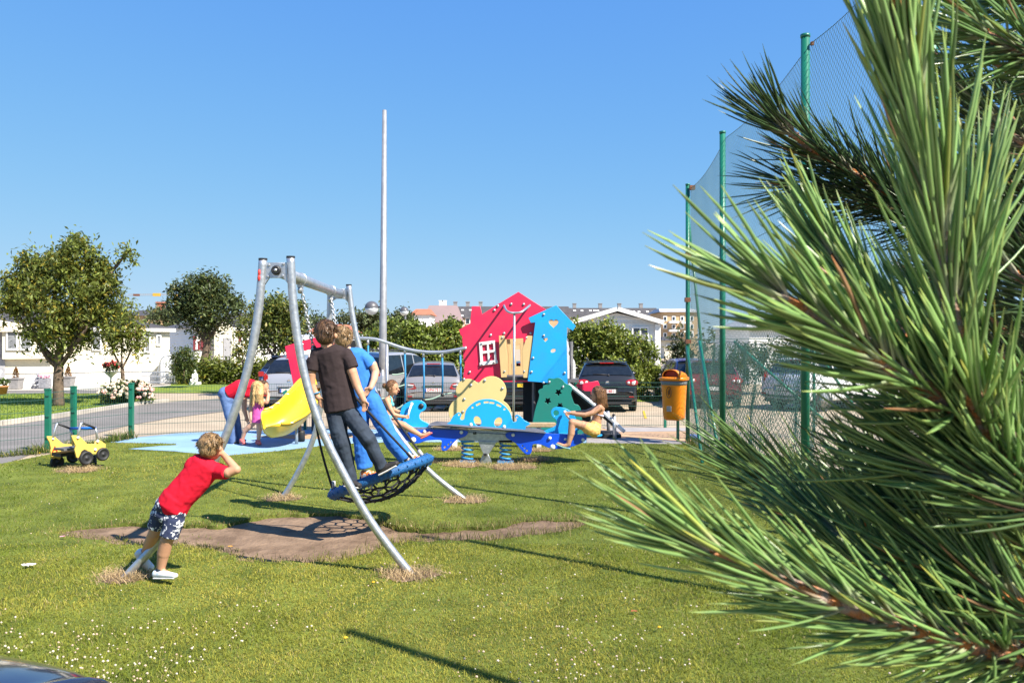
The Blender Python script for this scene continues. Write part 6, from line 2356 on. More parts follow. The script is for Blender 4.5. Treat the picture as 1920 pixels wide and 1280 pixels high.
def person(label, foot, Y):
    return thing('person', label, 'person', (P(foot[0], foot[1], Y).x, Y, max(0, P(foot[0], foot[1], Y).z)))


def shoe(t, mat, B, heel, toe, r, sole=m_sole, name='shoe', dz=0, w=1.0):
    S = Body(B.Y)
    h, e = Vector(heel[:2]), Vector(toe[:2])
    d = heel[2] if len(heel) > 2 else dz
    d2 = toe[2] if len(toe) > 2 else d
    S.chain([(h.x, h.y - r * .9, d), (h.x * .6 + e.x * .4, h.y * .6 + e.y * .4 - r * .75, d * .6 + d2 * .4), (e.x, e.y - r * .4, d2)], [(r * 1.0, r * .9 * w), (r * .9, r * .95 * w), (r * .55, r * .8 * w)])
    o = S.fuse(name, mat, t, .006, 2)
    S2 = Body(B.Y)
    S2.chain([(h.x - .1 * r, h.y - r * .12, d), (h.x * .5 + e.x * .5, h.y * .5 + e.y * .5 - r * .05, (d + d2) / 2), (e.x, e.y + r * .0, d2)], [(r * .28, r * .98 * w), (r * .26, r * 1.0 * w), (r * .26, r * .85 * w)])
    s2 = S2.fuse('sole', sole, o, .005, 1)
    return o


# --- boy in the red shirt leaning on the left swing leg
Y = 6.30
t = person('boy in red T-shirt and navy flowered shorts leaning against the left swing leg', (310, 1080), Y)
B = Body(Y)
hc = (396, 838, .02)
head(B, hc, 21, 25, (.55, .83))
B.chain([(390, 856, .02), (382, 872, 0)], [11, 13])
B.chain([(366, 874, 0), (408, 884, .03)], [(13, 13), (12, 12)])
B.chain([(381, 880, 0), (352, 915, 0), (328, 943, 0)], [(28, 17), (26, 16), (21, 15)])
B.chain([(408, 884, .02), (428, 886, -.06), (443, 880, -.06)], [12, 9.5, 8.5])
B.chain([(443, 880, -.06), (428, 862, -.01), (419, 852, .03)], [8.5, 7, 5.6])
hand(B, (419, 853, .03), (405, 829, .06), 5.4, thumb=-1)
B.chain([(362, 876, .03), (372, 892, .22), (398, 882, .30)], [12, 9, 8])
B.chain([(398, 882, .30), (405, 862, .22), (408, 850, .16)], [8, 7, 5.6])
hand(B, (408, 851, .16), (404, 828, .12), 5.4)
B.chain([(312, 948, .02), (298, 978, .05), (289, 1000, .08)], [(14, 14), (13, 13), (12, 12)])
B.chain([(289, 1000, .08), (281, 1018, .16), (271, 1036, .24)], [12, 11.5, 7])
B.chain([(336, 956, 0), (322, 990, -.02), (313, 1012, -.02)], [(14, 14), (14, 14), (12.5, 12.5)])
B.chain([(313, 1012, -.02), (307, 1035, 0), (301, 1068, .02)], [12.5, 12.5, 7.5])
B.chain([(300, 1070, .02), (318, 1077, -.02)], [7, 6])
B.chain([(271, 1036, .24), (265, 1046, .26)], [7, 6])
B.fuse('body', m_skin, t, .0065, 3)
S = Body(Y)
S.chain([(362, 872, .01), (410, 882, .03)], [(17, 16), (16, 15)])
S.chain([(384, 874, .0), (366, 898, 0), (344, 922, 0), (325, 945, 0)], [(31, 20), (31, 20), (30, 21), (31, 24)])
S.chain([(330, 938, 0), (322, 950, 0)], [(31, 24), (32, 25)], c1=.1)
S.chain([(405, 882, .02), (426, 886, -.05)], [17, 13.5], c1=.12)
S.chain([(362, 876, .03), (371, 891, .18)], [15, 12])
S.fuse('shirt', m_tred, t, .007, 4, disp=(0.0059, 0.149))
S = Body(Y)
S.chain([(310, 945, .02), (301, 962, .04), (292, 987, .07)], [(18, 19), (18, 19), (16.5, 18)], c1=.1)
S.chain([(331, 957, 0), (326, 978, -.01), (317, 1006, -.02)], [(18, 19), (19, 20), (18, 19)], c1=.1)
S.chain([(310, 945, 0), (333, 957, 0)], [(18, 20), (18, 20)])
S.chain([(304, 962, .02), (322, 972, 0)], [(16, 19), (16, 19)])
S.fuse('shorts', m_floral, t, .007, 3, disp=(0.0040, 0.128))
hair(B, hc, 21, 25, m_hairl, t, (.55, .83), low=.12, seed=3, tufts=110)
for (x, y, d_) in ((301.5, 1066, .02), (272.5, 1033.5, .235)):
    K = Body(Y)
    K.chain([(x, y, d_), (x - .3, y + 3.5, d_)], [8.8, 9])
    K.fuse('sock', m_jeans, t, .005, 1)
shoe(t, m_shoew, B, (293, 1083, .02), (328, 1082, -.06), 8.5)
S = Body(Y)
S.chain([(264, 1036, .24), (271, 1052, .26), (283, 1063, .26)], [(10.5, 9), (9, 9), (6.5, 8)])
o = S.fuse('shoe', m_shoew, t, .006, 2)
S = Body(Y)
S.chain([(261, 1037, .22), (267, 1054, .24), (280, 1066, .25)], [(9.5, 6), (8, 6), (5, 6)])
S.fuse('sole', m_sole, o, .005, 1)

# --- boy in the dark shirt standing on the basket
Y = 7.58
t = person('boy in dark brown T-shirt and dark jeans standing on the basket swing', (690, 895), Y)
B = Body(Y)
hc = (612, 627)
head(B, hc, 19.5, 26, (.35, .94))
B.chain([(612, 645), (617, 660)], [11.5, 13.5])
B.chain([(597, 668), (645, 668)], [(13, 12), (13, 12)])
B.chain([(622, 672), (630, 715), (638, 765)], [(29, 17), (27, 16), (27, 17)])
B.chain([(592, 668), (583, 700, -.03), (583, 719, -.02)], [11.5, 9.5, 8.5])
B.chain([(583, 719, -.02), (589, 733, -.02), (597, 745, -.03)], [8.2, 7.2, 5.6])
hand(B, (597, 744, -.03), (606, 763, -.05), 5.2, curl=(2.5, 1), thumb=-1)
B.chain([(651, 669), (661, 698, -.04), (669, 722, -.05)], [11.5, 9.5, 8.5])
B.chain([(669, 722, -.05), (676, 737, -.07), (682, 750, -.08)], [8.2, 7.2, 5.6])
hand(B, (682, 749, -.08), (685, 772, -.10), 5.2, curl=(-2.5, 0), thumb=-1)
B.fuse('body', m_skin, t, .007, 3)
S = Body(Y)
S.chain([(597, 666), (647, 667)], [(16, 15), (16, 15)])
S.chain([(619, 666), (627, 700), (634, 735), (640, 768)], [(33, 20), (31, 19), (32, 20), (34, 24)], c1=.12)
S.chain([(596, 666), (588, 679, -.02), (585, 694, -.03)], [14, 13.5, 13.5], c1=.12)
S.chain([(647, 666), (655, 676, -.02), (661, 690, -.03)], [14, 13.5, 13.5], c1=.12)
S.chain([(603, 655, .0), (630, 655, 0)], [(6, 12), (6, 12)])
S.fuse('shirt', m_tbrown, t, .007, 3, disp=(0.0066, 0.170))
S = Body(Y)
S.chain([(628, 770), (651, 767)], [(17, 18), (17, 18)])
S.chain([(629, 775), (636, 815, -.04), (642, 832, -.05)], [(18, 19), (16.5, 17), (15.5, 16)])
S.chain([(642, 832, -.05), (650, 862, -.02), (658, 902, 0)], [(15.5, 16), (13.5, 14), (12.5, 13.5)], c1=.1)
S.chain([(653, 771), (678, 806, -.07), (690, 823, -.08)], [(18, 19), (16.5, 17), (15.5, 16)])
S.chain([(690, 823, -.08), (701, 846, -.04), (715, 875, 0)], [(15.5, 16), (13, 14), (12.5, 13.5)], c1=.1)
S.fuse('jeans', m_jeans, t, .007, 3, disp=(0.0073, 0.149))
hair(B, hc, 19.5, 26, m_hairb, t, (.35, .94), low=.10, seed=5, tufts=120)
shoe(t, m_shoed, B, (650, 911), (673, 913, -.06), 9)
shoe(t, m_shoed, B, (713, 890), (743, 872, -.02), 9.5)
MB().tube([P(593 + 8 * 0, 737, Y - .03) + Vector((math.cos(a) * .036, math.sin(a) * .036, math.cos(a) * .012)) for a in [2 * math.pi * k / 14 for k in range(14)]], .007, 6, closed=True).build('bracelet', m_band, t, True)
m_logo = M('pale_patch', (0.6, 0.55, 0.55), (0.45, 0.12, 0.1), 0.7, scale=60, lo=.45, hi=.55)
MB().ell(P(580.5, 669, Y - .03), (.012, .03, .022), n=8, m=6).build('sleeve_patch', m_logo, t, True)

# --- boy in bright blue behind him
Y = 8.45
t = person('boy in bright blue shirt and trousers behind the dark shirted boy on the basket', (715, 880), Y)
B = Body(Y)
hc = (641, 636)
head(B, hc, 17, 24, (-.55, .83))
B.chain([(646, 652), (655, 664)], [10, 12])
B.chain([(643, 672), (683, 672)], [(12, 11), (12, 11)])
B.chain([(664, 675), (675, 715), (684, 752)], [(24, 15), (23, 14), (23, 15)])
B.chain([(684, 672), (699, 684, -.02), (704, 697, -.02)], [10.5, 8.5, 7.8])
B.chain([(704, 697, -.02), (701, 712, -.09), (695, 727, -.15)], [7.8, 6.6, 5])
hand(B, (695, 726, -.15), (682, 742, -.19), 4.8)
B.chain([(646, 676), (640, 705, -.12), (662, 724, -.16)], [10, 8, 5])
B.fuse('body', m_skin2, t, .008, 3)
S = Body(Y)
S.chain([(643, 670), (680, 670)], [(15, 14), (14, 14)])
S.chain([(662, 668), (672, 705), (683, 756)], [(26, 17), (26, 17), (27, 20)], c1=.12)
S.chain([(680, 668), (689, 676, -.01), (695, 686, -.01)], [12.5, 12.5, 12.5], c1=.12)
S.chain([(646, 672), (642, 690, -.06)], [12, 11])
S.fuse('shirt', m_tblue, t, .008, 3, disp=(0.0066, 0.170))
S = Body(Y)
S.chain([(675, 752), (693, 750)], [(16, 16), (16, 16)])
S.chain([(697, 752), (718, 795, -.03), (738, 830, -.02), (760, 858, 0)], [(18, 18), (17, 17), (15.5, 16), (15, 15)], c1=.1)
S.chain([(675, 755), (676, 810, .0), (684, 876, 0)], [(18, 18), (17, 17), (16.5, 17)], c1=.1)
S.fuse('trousers', m_pblue_, t, .008, 3, disp=(0.0099, 0.149))
hair(B, hc, 17, 24, m_hairl, t, (-.55, .83), low=.05, seed=8)
shoe(t, m_shoeo, B, (768, 868), (788, 862, -.02), 8)
shoe(t, m_shoeo, B, (682, 896), (707, 893, -.06), 8.5)

# --- adult bending over
Y = 15.0
t = person('adult in a red top and blue jeans bending down to the girl in pink', (440, 830), Y)
B = Body(Y)
hc = (494, 727, .35)
head(B, hc, 10, 14, (.8, -.5))
B.chain([(484, 727, .25), (473, 726, .12)], [6, 7])
B.chain([(425, 742), (445, 730), (468, 724, .1)], [(15, 15), (14, 16), (13, 16)])
B.chain([(466, 728, .05), (458, 748, .0), (458, 768, -.05)], [6, 5.2, 4.6])
B.chain([(458, 768, -.05), (462, 782, -.05)], [4.4, 3.4])
hand(B, (462, 781, -.05), (466, 793, -.05), 3.2)
B.chain([(468, 730, .25), (474, 752, .3), (484, 772, .25)], [6, 5, 3.6])
hand(B, (484, 771, .25), (490, 781, .25), 3.2)
B.fuse('body', m_skin, t, .011, 2)
face_bits(B, t, hc, 10, 14, (.8, -.5))
S = Body(Y)
S.chain([(431, 737), (450, 726), (470, 722, .1)], [(15, 18), (15, 18), (12, 17)], c0=.15)
S.chain([(467, 727, .02), (462, 738, 0)], [8.5, 7.5])
S.chain([(468, 728, .22), (472, 740, .26)], [8.5, 7.5])
S.fuse('top', m_tred, t, .011, 3, disp=(0.0066, 0.213))
S = Body(Y)
S.chain([(423, 738), (429, 748)], [(13.5, 17), (13.5, 17)])
S.chain([(424, 747, -.05), (431, 782, -.07), (437, 826, 0)], [12, 9, 8])
S.chain([(428, 748, .12), (441, 782, .12), (449, 824, .15)], [12, 9, 7.5])
S.fuse('jeans', m_jeansl, t, .011, 3, disp=(0.0066, 0.213))
hair(B, hc, 10, 14, m_hairb, t, (.8, -.5), low=.1, voxel=.009, tufts=40)
shoe(t, m_shoed, B, (433, 832), (446, 832, -.05), 4.2)
shoe(t, m_shoed, B, (446, 829, .15), (459, 827, .12), 4.2)

# --- girl in the pink dress
Y = 14.75
t = person('small girl with long blonde hair and a pink dress standing before the yellow slide', (475, 832), Y)
B = Body(Y)
hc = (483, 728)
head(B, hc, 10.5, 13.5, (.5, .86))
B.chain([(483, 740), (483, 748)], [5, 6])
B.chain([(474, 753), (493, 752)], [(5.5, 5.5), (5.5, 5.5)])
B.chain([(484, 752), (484, 778)], [(10, 7), (10.5, 8)])
B.chain([(472, 753), (469, 770, -.02), (471, 786, -.05)], [4.3, 3.8, 3])
hand(B, (471, 785, -.05), (472, 794, -.06), 2.8)
B.chain([(494, 753), (500, 754, -.02), (501.5, 751, -.02)], [4.3, 3.8, 3.5])
B.chain([(501.5, 751, -.02), (503, 741, .02), (502, 735, .03)], [3.6, 3, 2.5])
hand(B, (502, 736, .03), (499.5, 727, .05), 2.7)
B.chain([(480, 785), (467, 800, 0), (459, 808, .02), (454, 824, .05)], [7, 5.6, 5, 3.4])
B.chain([(487, 785), (486, 806), (484.5, 826)], [7, 5.2, 3.4])
B.fuse('body', m_skin2, t, .009, 2)
S = Body(Y)
S.chain([(484, 757), (484, 772), (484, 791)], [(10.5, 8), (11, 9), (13.5, 12)], c1=.1)
S.chain([(478, 752), (477, 758)], [1.8, 2.2])
S.chain([(490, 751), (490.5, 758)], [1.8, 2.2])
S.fuse('dress', m_pink, t, .009, 2, disp=(0.0050, 0.149))


def lngy(Hh):
    r = random.Random(4)
    for i in range(46):
        a = r.uniform(0, 6.28)
        x0 = 483 + math.cos(a) * 9
        Hh.chain([(x0, 722, math.sin(a) * .08 - .02), (x0 - 1 + r.uniform(-2, 2), 738, math.sin(a) * .09 - .05), (481 + math.cos(a) * 10 + r.uniform(-3, 3), 752 + r.uniform(-3, 8), math.sin(a) * .07 - .06)], [3.4, 3.2, 1.3], n=6)


hair(B, hc, 10.5, 13.5, m_hairy, t, (.5, .86), low=.2, voxel=.009, tufts=40, long=lngy)
shoe(t, m_coral, B, (453, 830, .05), (458, 832, -.05), 5, m_coral)
shoe(t, m_coral, B, (483, 832), (487, 833, -.08), 4.8, m_coral)

# --- girl on the left seat of the seesaw, facing right
Y = 12.5
t = person('girl with brown hair tied in a bun sitting on the left end of the seesaw', (724, 798), Y)
B = Body(Y)
hc = (736, 727)
head(B, hc, 11, 14.5, (.97, -.25))
B.chain([(733, 737), (731, 746)], [5, 6])
B.chain([(727, 750, -.10), (729, 750, .12)], [6.5, 6.5])
B.chain([(728, 752), (724, 770), (724, 790)], [(9.5, 15), (9, 13), (11, 16)])
B.chain([(726, 751, -.16), (733, 768, -.20), (738, 777, -.20)], [5.5, 4.6, 4.2])
B.chain([(738, 777, -.20), (750, 780, -.18), (760, 781, -.16)], [4.2, 3.6, 2.9])
hand(B, (759, 781, -.16), (769, 780, -.14), 3.0, curl=(-2, 2))
B.chain([(728, 751, .16), (738, 768, .2), (762, 778, .14)], [5.5, 4.4, 3])
hand(B, (761, 778, .14), (770, 777, .13), 3.0, curl=(-2, 2))
B.chain([(725, 791, -.10), (744, 794, -.16), (757, 797, -.18)], [9.5, 8, 6.8])
B.chain([(757, 797, -.18), (772, 806, -.20), (788, 815, -.22)], [6.6, 6, 3.8])
B.chain([(788, 816, -.22), (797, 815, -.22), (805, 811, -.22)], [3.8, 3.4, 2.6])
B.chain([(725, 791, .12), (746, 791, .16), (760, 794, .18)], [9.5, 8, 6.8])
B.chain([(760, 794, .18), (774, 804, .2), (790, 814, .22)], [6.6, 6, 3.8])
B.chain([(790, 815, .22), (806, 811, .22)], [3.8, 2.6])
B.fuse('body', m_skin, t, .008, 3)
face_bits(B, t, hc, 11, 14.5, (.97, -.25))
S = Body(Y)
S.chain([(724, 783), (724, 792)], [(11.5, 17), (12, 18)])
S.fuse('swim_briefs', m_cyan, t, .008, 2)
S = Body(Y)
S.chain([(734, 748, -.08), (736, 760, -.1)], [1.6, 2.6])
S.chain([(732, 743, -.05), (735, 749, -.08)], [1.4, 1.4])
S.chain([(735, 758, -.1), (735, 760, .1)], [4.5, 4.5])
S.fuse('halter_top', m_cyan, t, .007, 1)


def bun(Hh):
    Hh.ell((722.5, 722.5, 0), (5.2, 5, 4.6))
    Hh.chain([(722, 722, 0), (719.5, 719, 0)], [2.4, 1.2])
    Hh.chain([(728, 721, 0), (723, 722, 0)], [4, 3])


hair(B, hc, 11, 14.5, m_hairc, t, (.97, -.25), low=-.05, voxel=.008, tufts=24, long=bun)
S = Body(Y)
S.chain([(790, 821, -.22), (800, 817, -.22), (809, 811.5, -.22)], [(2.0, 4), (2.0, 4.2), (1.8, 3.6)])
S.fuse('sandal', m_coral, t, .006, 1)
S = Body(Y)
S.chain([(792, 820, .22), (802, 816, .22), (810, 811, .22)], [(2.0, 4), (2.0, 4.2), (1.8, 3.6)])
S.fuse('sandal', m_coral, t, .006, 1)

# --- girl on the right seat, facing left
Y = 12.5
t = person('girl with a brown bob and yellow shorts sitting on the right end of the seesaw', (1114, 815), Y)
B = Body(Y)
hc = (1120, 740)
head(B, hc, 12, 16, (-.97, .15))
B.chain([(1124, 752), (1126, 760)], [5.4, 6.5])
B.chain([(1125, 765, -.10), (1125, 765, .12)], [7, 7])
B.chain([(1124, 766), (1119, 785), (1115, 804)], [(10.5, 16), (9.5, 14), (12, 17)])
B.chain([(1124, 764, -.16), (1110, 774, -.20), (1097, 777.5, -.20)], [6.2, 5, 4.6])
B.chain([(1097, 777.5, -.20), (1080, 776, -.17), (1068, 774, -.14)], [4.6, 4, 3])
hand(B, (1069, 774, -.14), (1058, 775, -.13), 3.4, curl=(2.5, 2.5), thumb=-1)
B.chain([(1122, 764, .16), (1100, 772, .2), (1070, 773, .14)], [6, 4.6, 3])
hand(B, (1071, 773, .14), (1060, 774, .13), 3.4, curl=(2.5, 2.5), thumb=-1)
B.chain([(1115, 805, -.10), (1092, 797, -.16), (1073, 792, -.18)], [11, 9.2, 7.4])
B.chain([(1073, 792, -.18), (1071, 812, -.20), (1066, 832, -.22)], [7.2, 6.8, 4.2])
B.chain([(1066, 833, -.22), (1058, 836, -.22), (1046, 831, -.22)], [4.2, 3.8, 2.6])
B.chain([(1113, 804, .12), (1092, 796, .16), (1074, 793, .18)], [11, 9, 7.2])
B.chain([(1074, 793, .18), (1072, 812, .2), (1066, 832, .22)], [7, 6.4, 4])
B.chain([(1066, 833, .22), (1048, 832, .22)], [4, 2.8])
B.fuse('body', m_skin, t, .008, 3)
face_bits(B, t, hc, 12, 16, (-.97, .15))
S = Body(Y)
S.chain([(1115, 797), (1113, 807)], [(12.5, 18), (13.5, 19)])
S.chain([(1113, 806, -.10), (1103, 803, -.15)], [13, 12])
S.chain([(1113, 805, .12), (1104, 802, .15)], [13, 12])
S.fuse('shorts', m_yshort, t, .008, 2, disp=(0.0066, 0.106))
S = Body(Y)
S.chain([(1112, 773.5, 0), (1129.5, 779, 0)], [(2.6, 17), (2.3, 15)], c0=1, c1=1)
S.fuse('bikini_top', m_bik, t, .007, 1)


def bob(Hh):
    r = random.Random(9)
    for i in range(60):
        a = r.uniform(0, 6.28)
        cx_ = 1122 + math.cos(a) * 11
        if math.cos(a) < -.45:
            continue
        Hh.chain([(cx_, 732, math.sin(a) * .10), (cx_ + 2, 744, math.sin(a) * .11), (1125 + math.cos(a) * 12 + r.uniform(-1, 2), 757 + r.uniform(-4, 5) + 2 * math.cos(a), math.sin(a) * .10)], [4, 3.6, 1.6], n=6)


hair(B, hc, 12, 16, m_hairc, t, (-.97, .15), low=.1, voxel=.008, tufts=30, long=bob)
S = Body(Y)
S.chain([(1068, 841, -.22), (1056, 838, -.22), (1043, 832.5, -.22)], [(2.0, 4.2), (2.0, 4.4), (1.8, 3.8)])
S.fuse('sandal', m_teal, t, .006, 1)
S = Body(Y)
S.chain([(1068, 840, .22), (1056, 838, .22), (1044, 833, .22)], [(2.0, 4.2), (2.0, 4.4), (1.8, 3.8)])
S.fuse('sandal', m_teal, t, .006, 1)
# ------------------------------------------------------------------ grass, clover, straw
m_blade = leaf_mat('grass_blade', 0.6, 0.45, 0.10)


def blades(name, x, y, h, w, base, lean, seed, mat, tri=False, z0=0.0):
    r = np.random.default_rng(seed)
    n = len(x)
    az = r.uniform(0, 2 * np.pi, n)
    d = np.stack([np.cos(az), np.sin(az), 0 * az], 1)
    fa = r.uniform(0, 2 * np.pi, n)
    s = np.stack([np.cos(fa), np.sin(fa), 0 * fa], 1) * (w * r.uniform(.7, 1.3, n) * .5)[:, None]
    b = np.stack([x, y, np.full(n, z0 - .004)], 1)
    le = lean * r.uniform(.2, 1.3, n)
    up = np.array([0, 0, 1.0])
    tip = b + d * (h * le)[:, None] + up * (h * (1 - .35 * le ** 2).clip(.2, 1))[:, None]
    k = (1 + r.normal(0, .22, n)).clip(.5, 1.7)
    c = base * k[:, None]
    if tri:
        V = np.stack([b - s, b + s, tip], 1).reshape(-1, 3)
        Fc = np.arange(n * 3).reshape(n, 3)
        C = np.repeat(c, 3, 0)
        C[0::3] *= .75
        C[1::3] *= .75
        me = np_mesh(name, V, Fc, mat, C)
    else:
        mid = b + d * (h * le * .35)[:, None] + up * (h * .58)[:, None]
        V = np.stack([b - s, b + s, mid + s * .8, mid - s * .8, tip], 1).reshape(-1, 3)
        i = np.arange(n)[:, None] * 5
        q = i + np.array([[0, 1, 2, 3]])
        t = i + np.array([[3, 2, 4]])
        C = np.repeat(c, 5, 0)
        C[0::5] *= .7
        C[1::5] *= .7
        me = np_mesh(name, V, [q, t], mat, C)
    o = link(name, me)
    tag(o, kind='stuff')
    return o


WEDGE = [tuple(G(*p).xy) for p in [(330, 846), (238, 842), (300, 836), (330, 834)]]


def lawn_mask(x, y):
    m = inpoly(x, y, LAWN)
    wob = .06 * np.sin(x * 9) + .05 * np.sin(y * 17 + x * 5) + .05 * np.sin(x * 31) + rng.normal(0, .05, len(x))
    m &= ~inpoly(x + wob * .4, y + wob, DIRTW)
    m &= ~inpoly(x, y, WEDGE)
    for (a, b, r_) in WORNW:
        q = np.hypot(x - a, (y - b) / .8) + r_ * .25 * np.sin(np.arctan2(y - b, x - a) * 5 + a)
        m &= ~((q < r_ * .92) & (rng.random(len(x)) < .93))
    return m


def scatter(y0, y1, dens, seed):
    r = np.random.default_rng(seed)
    xm = .70 * y1 + .4
    n = int(2 * xm * (y1 - y0) * dens)
    y = r.uniform(y0, y1, n)
    x = r.uniform(-xm, xm, n)
    k = (np.abs(x) < .68 * y + .4)
    x, y = x[k], y[k]
    k = lawn_mask(x, y)
    return x[k], y[k]


def lawn_col(x, y):
    a = vnoise(x, y, 1.1, 3)
    b = vnoise(x, y, 4.2, 4)
    c = vnoise(x, y, 15.0, 5)
    m = (.65 * a + .40 * b + .35 * c - .12 + .16 * ((y > 5.6) & (y < 8.2))).clip(0, 1.25)[:, None]
    g1, g2 = np.array([.105, .185, .014]), np.array([.415, .385, .070])
    col_ = g1 + (g2 - g1) * m
    dry = (rng.random(len(x)) < .07)
    col_[dry] = np.array([.46, .38, .17])
    return col_


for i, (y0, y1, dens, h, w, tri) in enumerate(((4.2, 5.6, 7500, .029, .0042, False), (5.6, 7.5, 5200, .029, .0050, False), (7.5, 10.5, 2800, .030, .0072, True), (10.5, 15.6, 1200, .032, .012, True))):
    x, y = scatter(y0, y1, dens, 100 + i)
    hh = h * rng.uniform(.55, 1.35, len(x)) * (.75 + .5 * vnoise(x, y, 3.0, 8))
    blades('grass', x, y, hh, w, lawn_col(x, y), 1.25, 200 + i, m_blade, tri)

# taller rim of dry grass along the far edge of the dirt patch and trench
dx, dy, dh = [], [], []
Dn = len(DIRTW)
for i in range(Dn):
    a, b = DIRTW[i], DIRTW[(i + 1) % Dn]
    L = math.hypot(a[0] - b[0], a[1] - b[1])
    for k in range(int(L * 300)):
        t_ = rnd.random()
        x_, y_ = a[0] + (b[0] - a[0]) * t_, a[1] + (b[1] - a[1]) * t_
        dx.append(x_ + rnd.gauss(0, .085))
        dy.append(y_ + rnd.gauss(0, .075))
        dh.append(rnd.uniform(.03, .10) if x_ > -1.6 else rnd.uniform(.02, .05))
dx, dy, dh = map(np.array, (dx, dy, dh))
cc = np.array([.40, .31, .14]) * np.ones((len(dx), 3))
g_ = rng.random(len(dx)) < .55
cc[g_] = [.15, .17, .035]
blades('dry_grass', dx, dy, dh, .005, cc, .8, 301, m_blade)
# straw lying round the feet of the play things
sx_, sy_ = [], []
for (a, b, r_) in WORNW:
    n = int(5200 * r_ * r_) + 200
    q = np.abs(rng.normal(.62, .28, n)) * r_
    an = rng.uniform(0, 6.283, n)
    sx_.append(a + q * np.cos(an))
    sy_.append(b + .8 * q * np.sin(an))
sx_, sy_ = np.concatenate(sx_), np.concatenate(sy_)
cc = np.array([.60, .45, .25]) * np.ones((len(sx_), 3))
blades('straw', sx_, sy_, rng.uniform(.02, .115, len(sx_)), .0055, cc, 1.5, 302, m_blade)
# sparse growth inside the dirt
k_ = 2600
x, y = rng.uniform(-6, 1.3, k_), rng.uniform(6.9, 9.2, k_)
m_ = inpoly(x, y, DIRTW) & (vnoise(x, y, 2.0, 12) > .66)
blades('grass', x[m_], y[m_], rng.uniform(.015, .04, m_.sum()), .005, np.array([.17, .19, .05]) * np.ones((m_.sum(), 3)), .9, 303, m_blade, z0=-.035)
# weeds along the foot of the mesh fence and the wire fence
wx, wy, wh = [], [], []
for a, b, n in ((lp[1], lp[2], 900), (lp[2], lp[4], 900), (TP[0], TP[2], 1600)):
    for k in range(n):
        q = a.lerp(b, rnd.random())
        wx.append(q.x + rnd.gauss(.06, .07))
        wy.append(q.y - abs(rnd.gauss(0, .10)))
        wh.append(rnd.uniform(.03, .17) * (.5 + abs(math.sin(q.x * 2.3 + q.y))))
wx, wy, wh = map(np.array, (wx, wy, wh))
cc = np.array([.11, .16, .03]) * np.ones((len(wx), 3))
cc[rng.random(len(wx)) < .3] = [.3, .26, .1]
blades('weeds', wx, wy, wh, .012, cc, .8, 304, m_blade)
# far lawns: coarse tufts so that they do not read as paint
FL = [tuple(G(*p).xy) for p in [(-80, 737.5), (200, 737.5), (285, 746), (312, 752), (255, 758), (180, 769), (100, 781), (0, 794.5), (-80, 800)]]
n = 26000
x, y = rng.uniform(-24, -8, n), rng.uniform(17.5, 30, n)
m_ = inpoly(x, y, FL)
x, y = x[m_], y[m_]
blades('grass', x, y, rng.uniform(.03, .07, len(x)), .03, lawn_col(x, y) * np.array([.75, .95, .9]), .9, 305, m_blade, True, z0=-.006)

# white clover heads
m_clover = M('clover_white', (0.62, 0.56, 0.44), (0.48, 0.32, 0.22), 0.8, scale=7, lo=.38, hi=.6)
n = 3300
y = 4.3 + 7.5 * rng.random(n) ** 2.4
x = rng.uniform(-.68, .68, n) * y
pr = np.where(y < 5.35, .75, .30) * (vnoise(x, y, 1.7, 22) ** 2.2) * 1.5
pr = np.where((y < 5.1) & (x > -1.2), pr * 1.35, pr)
k = (rng.random(n) < pr) & lawn_mask(x, y)
x, y = x[k], y[k]
mb = MB()
for a, b in zip(x, y):
    s = rnd.uniform(.0045, .0085)
    h = rnd.uniform(.028, .05)
    mb.ell((a, b, h), (s, s, s * .85), n=5, m=4)
o = mb.build('clover_flowers', m_clover)
tag(o, kind='stuff')
m_dand = M('dandelion_yellow', (0.75, 0.42, 0.01), rough=.7)
mb = MB()
for (px_, py_) in ((648, 1206), (1236, 1186), (74, 853), (700, 1100)):
    p = G(px_, py_)
    mb.ell((p.x, p.y, .04), (.014, .014, .006), n=8, m=4)
tag(mb.build('dandelions', m_dand), kind='stuff')

# litter
m_paper = M('white_paper', (0.74, 0.72, 0.68), (0.6, 0.5, 0.48), 0.8, scale=30)


def scrap(px_, py_, s, lab, mat, seed, flat=.35):
    p = G(px_, py_)
    r = random.Random(seed)
    t_ = []
    bm = bmesh.new()
    bmesh.ops.create_grid(bm, x_segments=5, y_segments=4, size=s)
    for v in bm.verts:
        v.co.z = s * flat * (r.random() + .3) + .015
        v.co.x += r.uniform(-.25, .25) * s
        v.co.y = v.co.y * .7 + r.uniform(-.2, .2) * s
    me = bpy.data.meshes.new('paper_scrap')
    bm.to_mesh(me)
    bm.free()
    o = link('paper_scrap', me, mat)
    o.location = (p.x, p.y, 0.012)
    sm_ = o.modifiers.new('thick', 'SOLIDIFY')
    sm_.thickness = .0015
    tag(o, lab, 'litter')


scrap(55, 1066, .045, 'crumpled white paper on the grass left of the leaning boy', m_paper, 1)
scrap(117, 1011, .022, 'tiny pinkish paper scrap at the left end of the dirt patch', m_pinkfl, 2)
scrap(432, 1029, .020, 'small orange scrap on the bare dirt under the swing', M('orange_scrap', (0.62, 0.3, 0.05)), 3, .15)
scrap(1189, 1152, .020, 'small rust brown leaf scrap on the lawn near the pine', M('rust_scrap', (0.36, 0.12, 0.03)), 4, .2)
p_ = G(1296, 824)
bt = thing('crumpled_bag', 'small blue crumpled bag on the ground at the foot of the wire fence', 'litter', (p_.x + .05, p_.y + .1, 0), local=True)
MB().ell((0, 0, .05), (.10, .06, .05), n=9, m=6).ell((.08, .02, .04), (.07, .05, .04), n=7, m=5).build('bag', M('blue_bag', (0.08, 0.16, 0.5), rough=.4), bt)
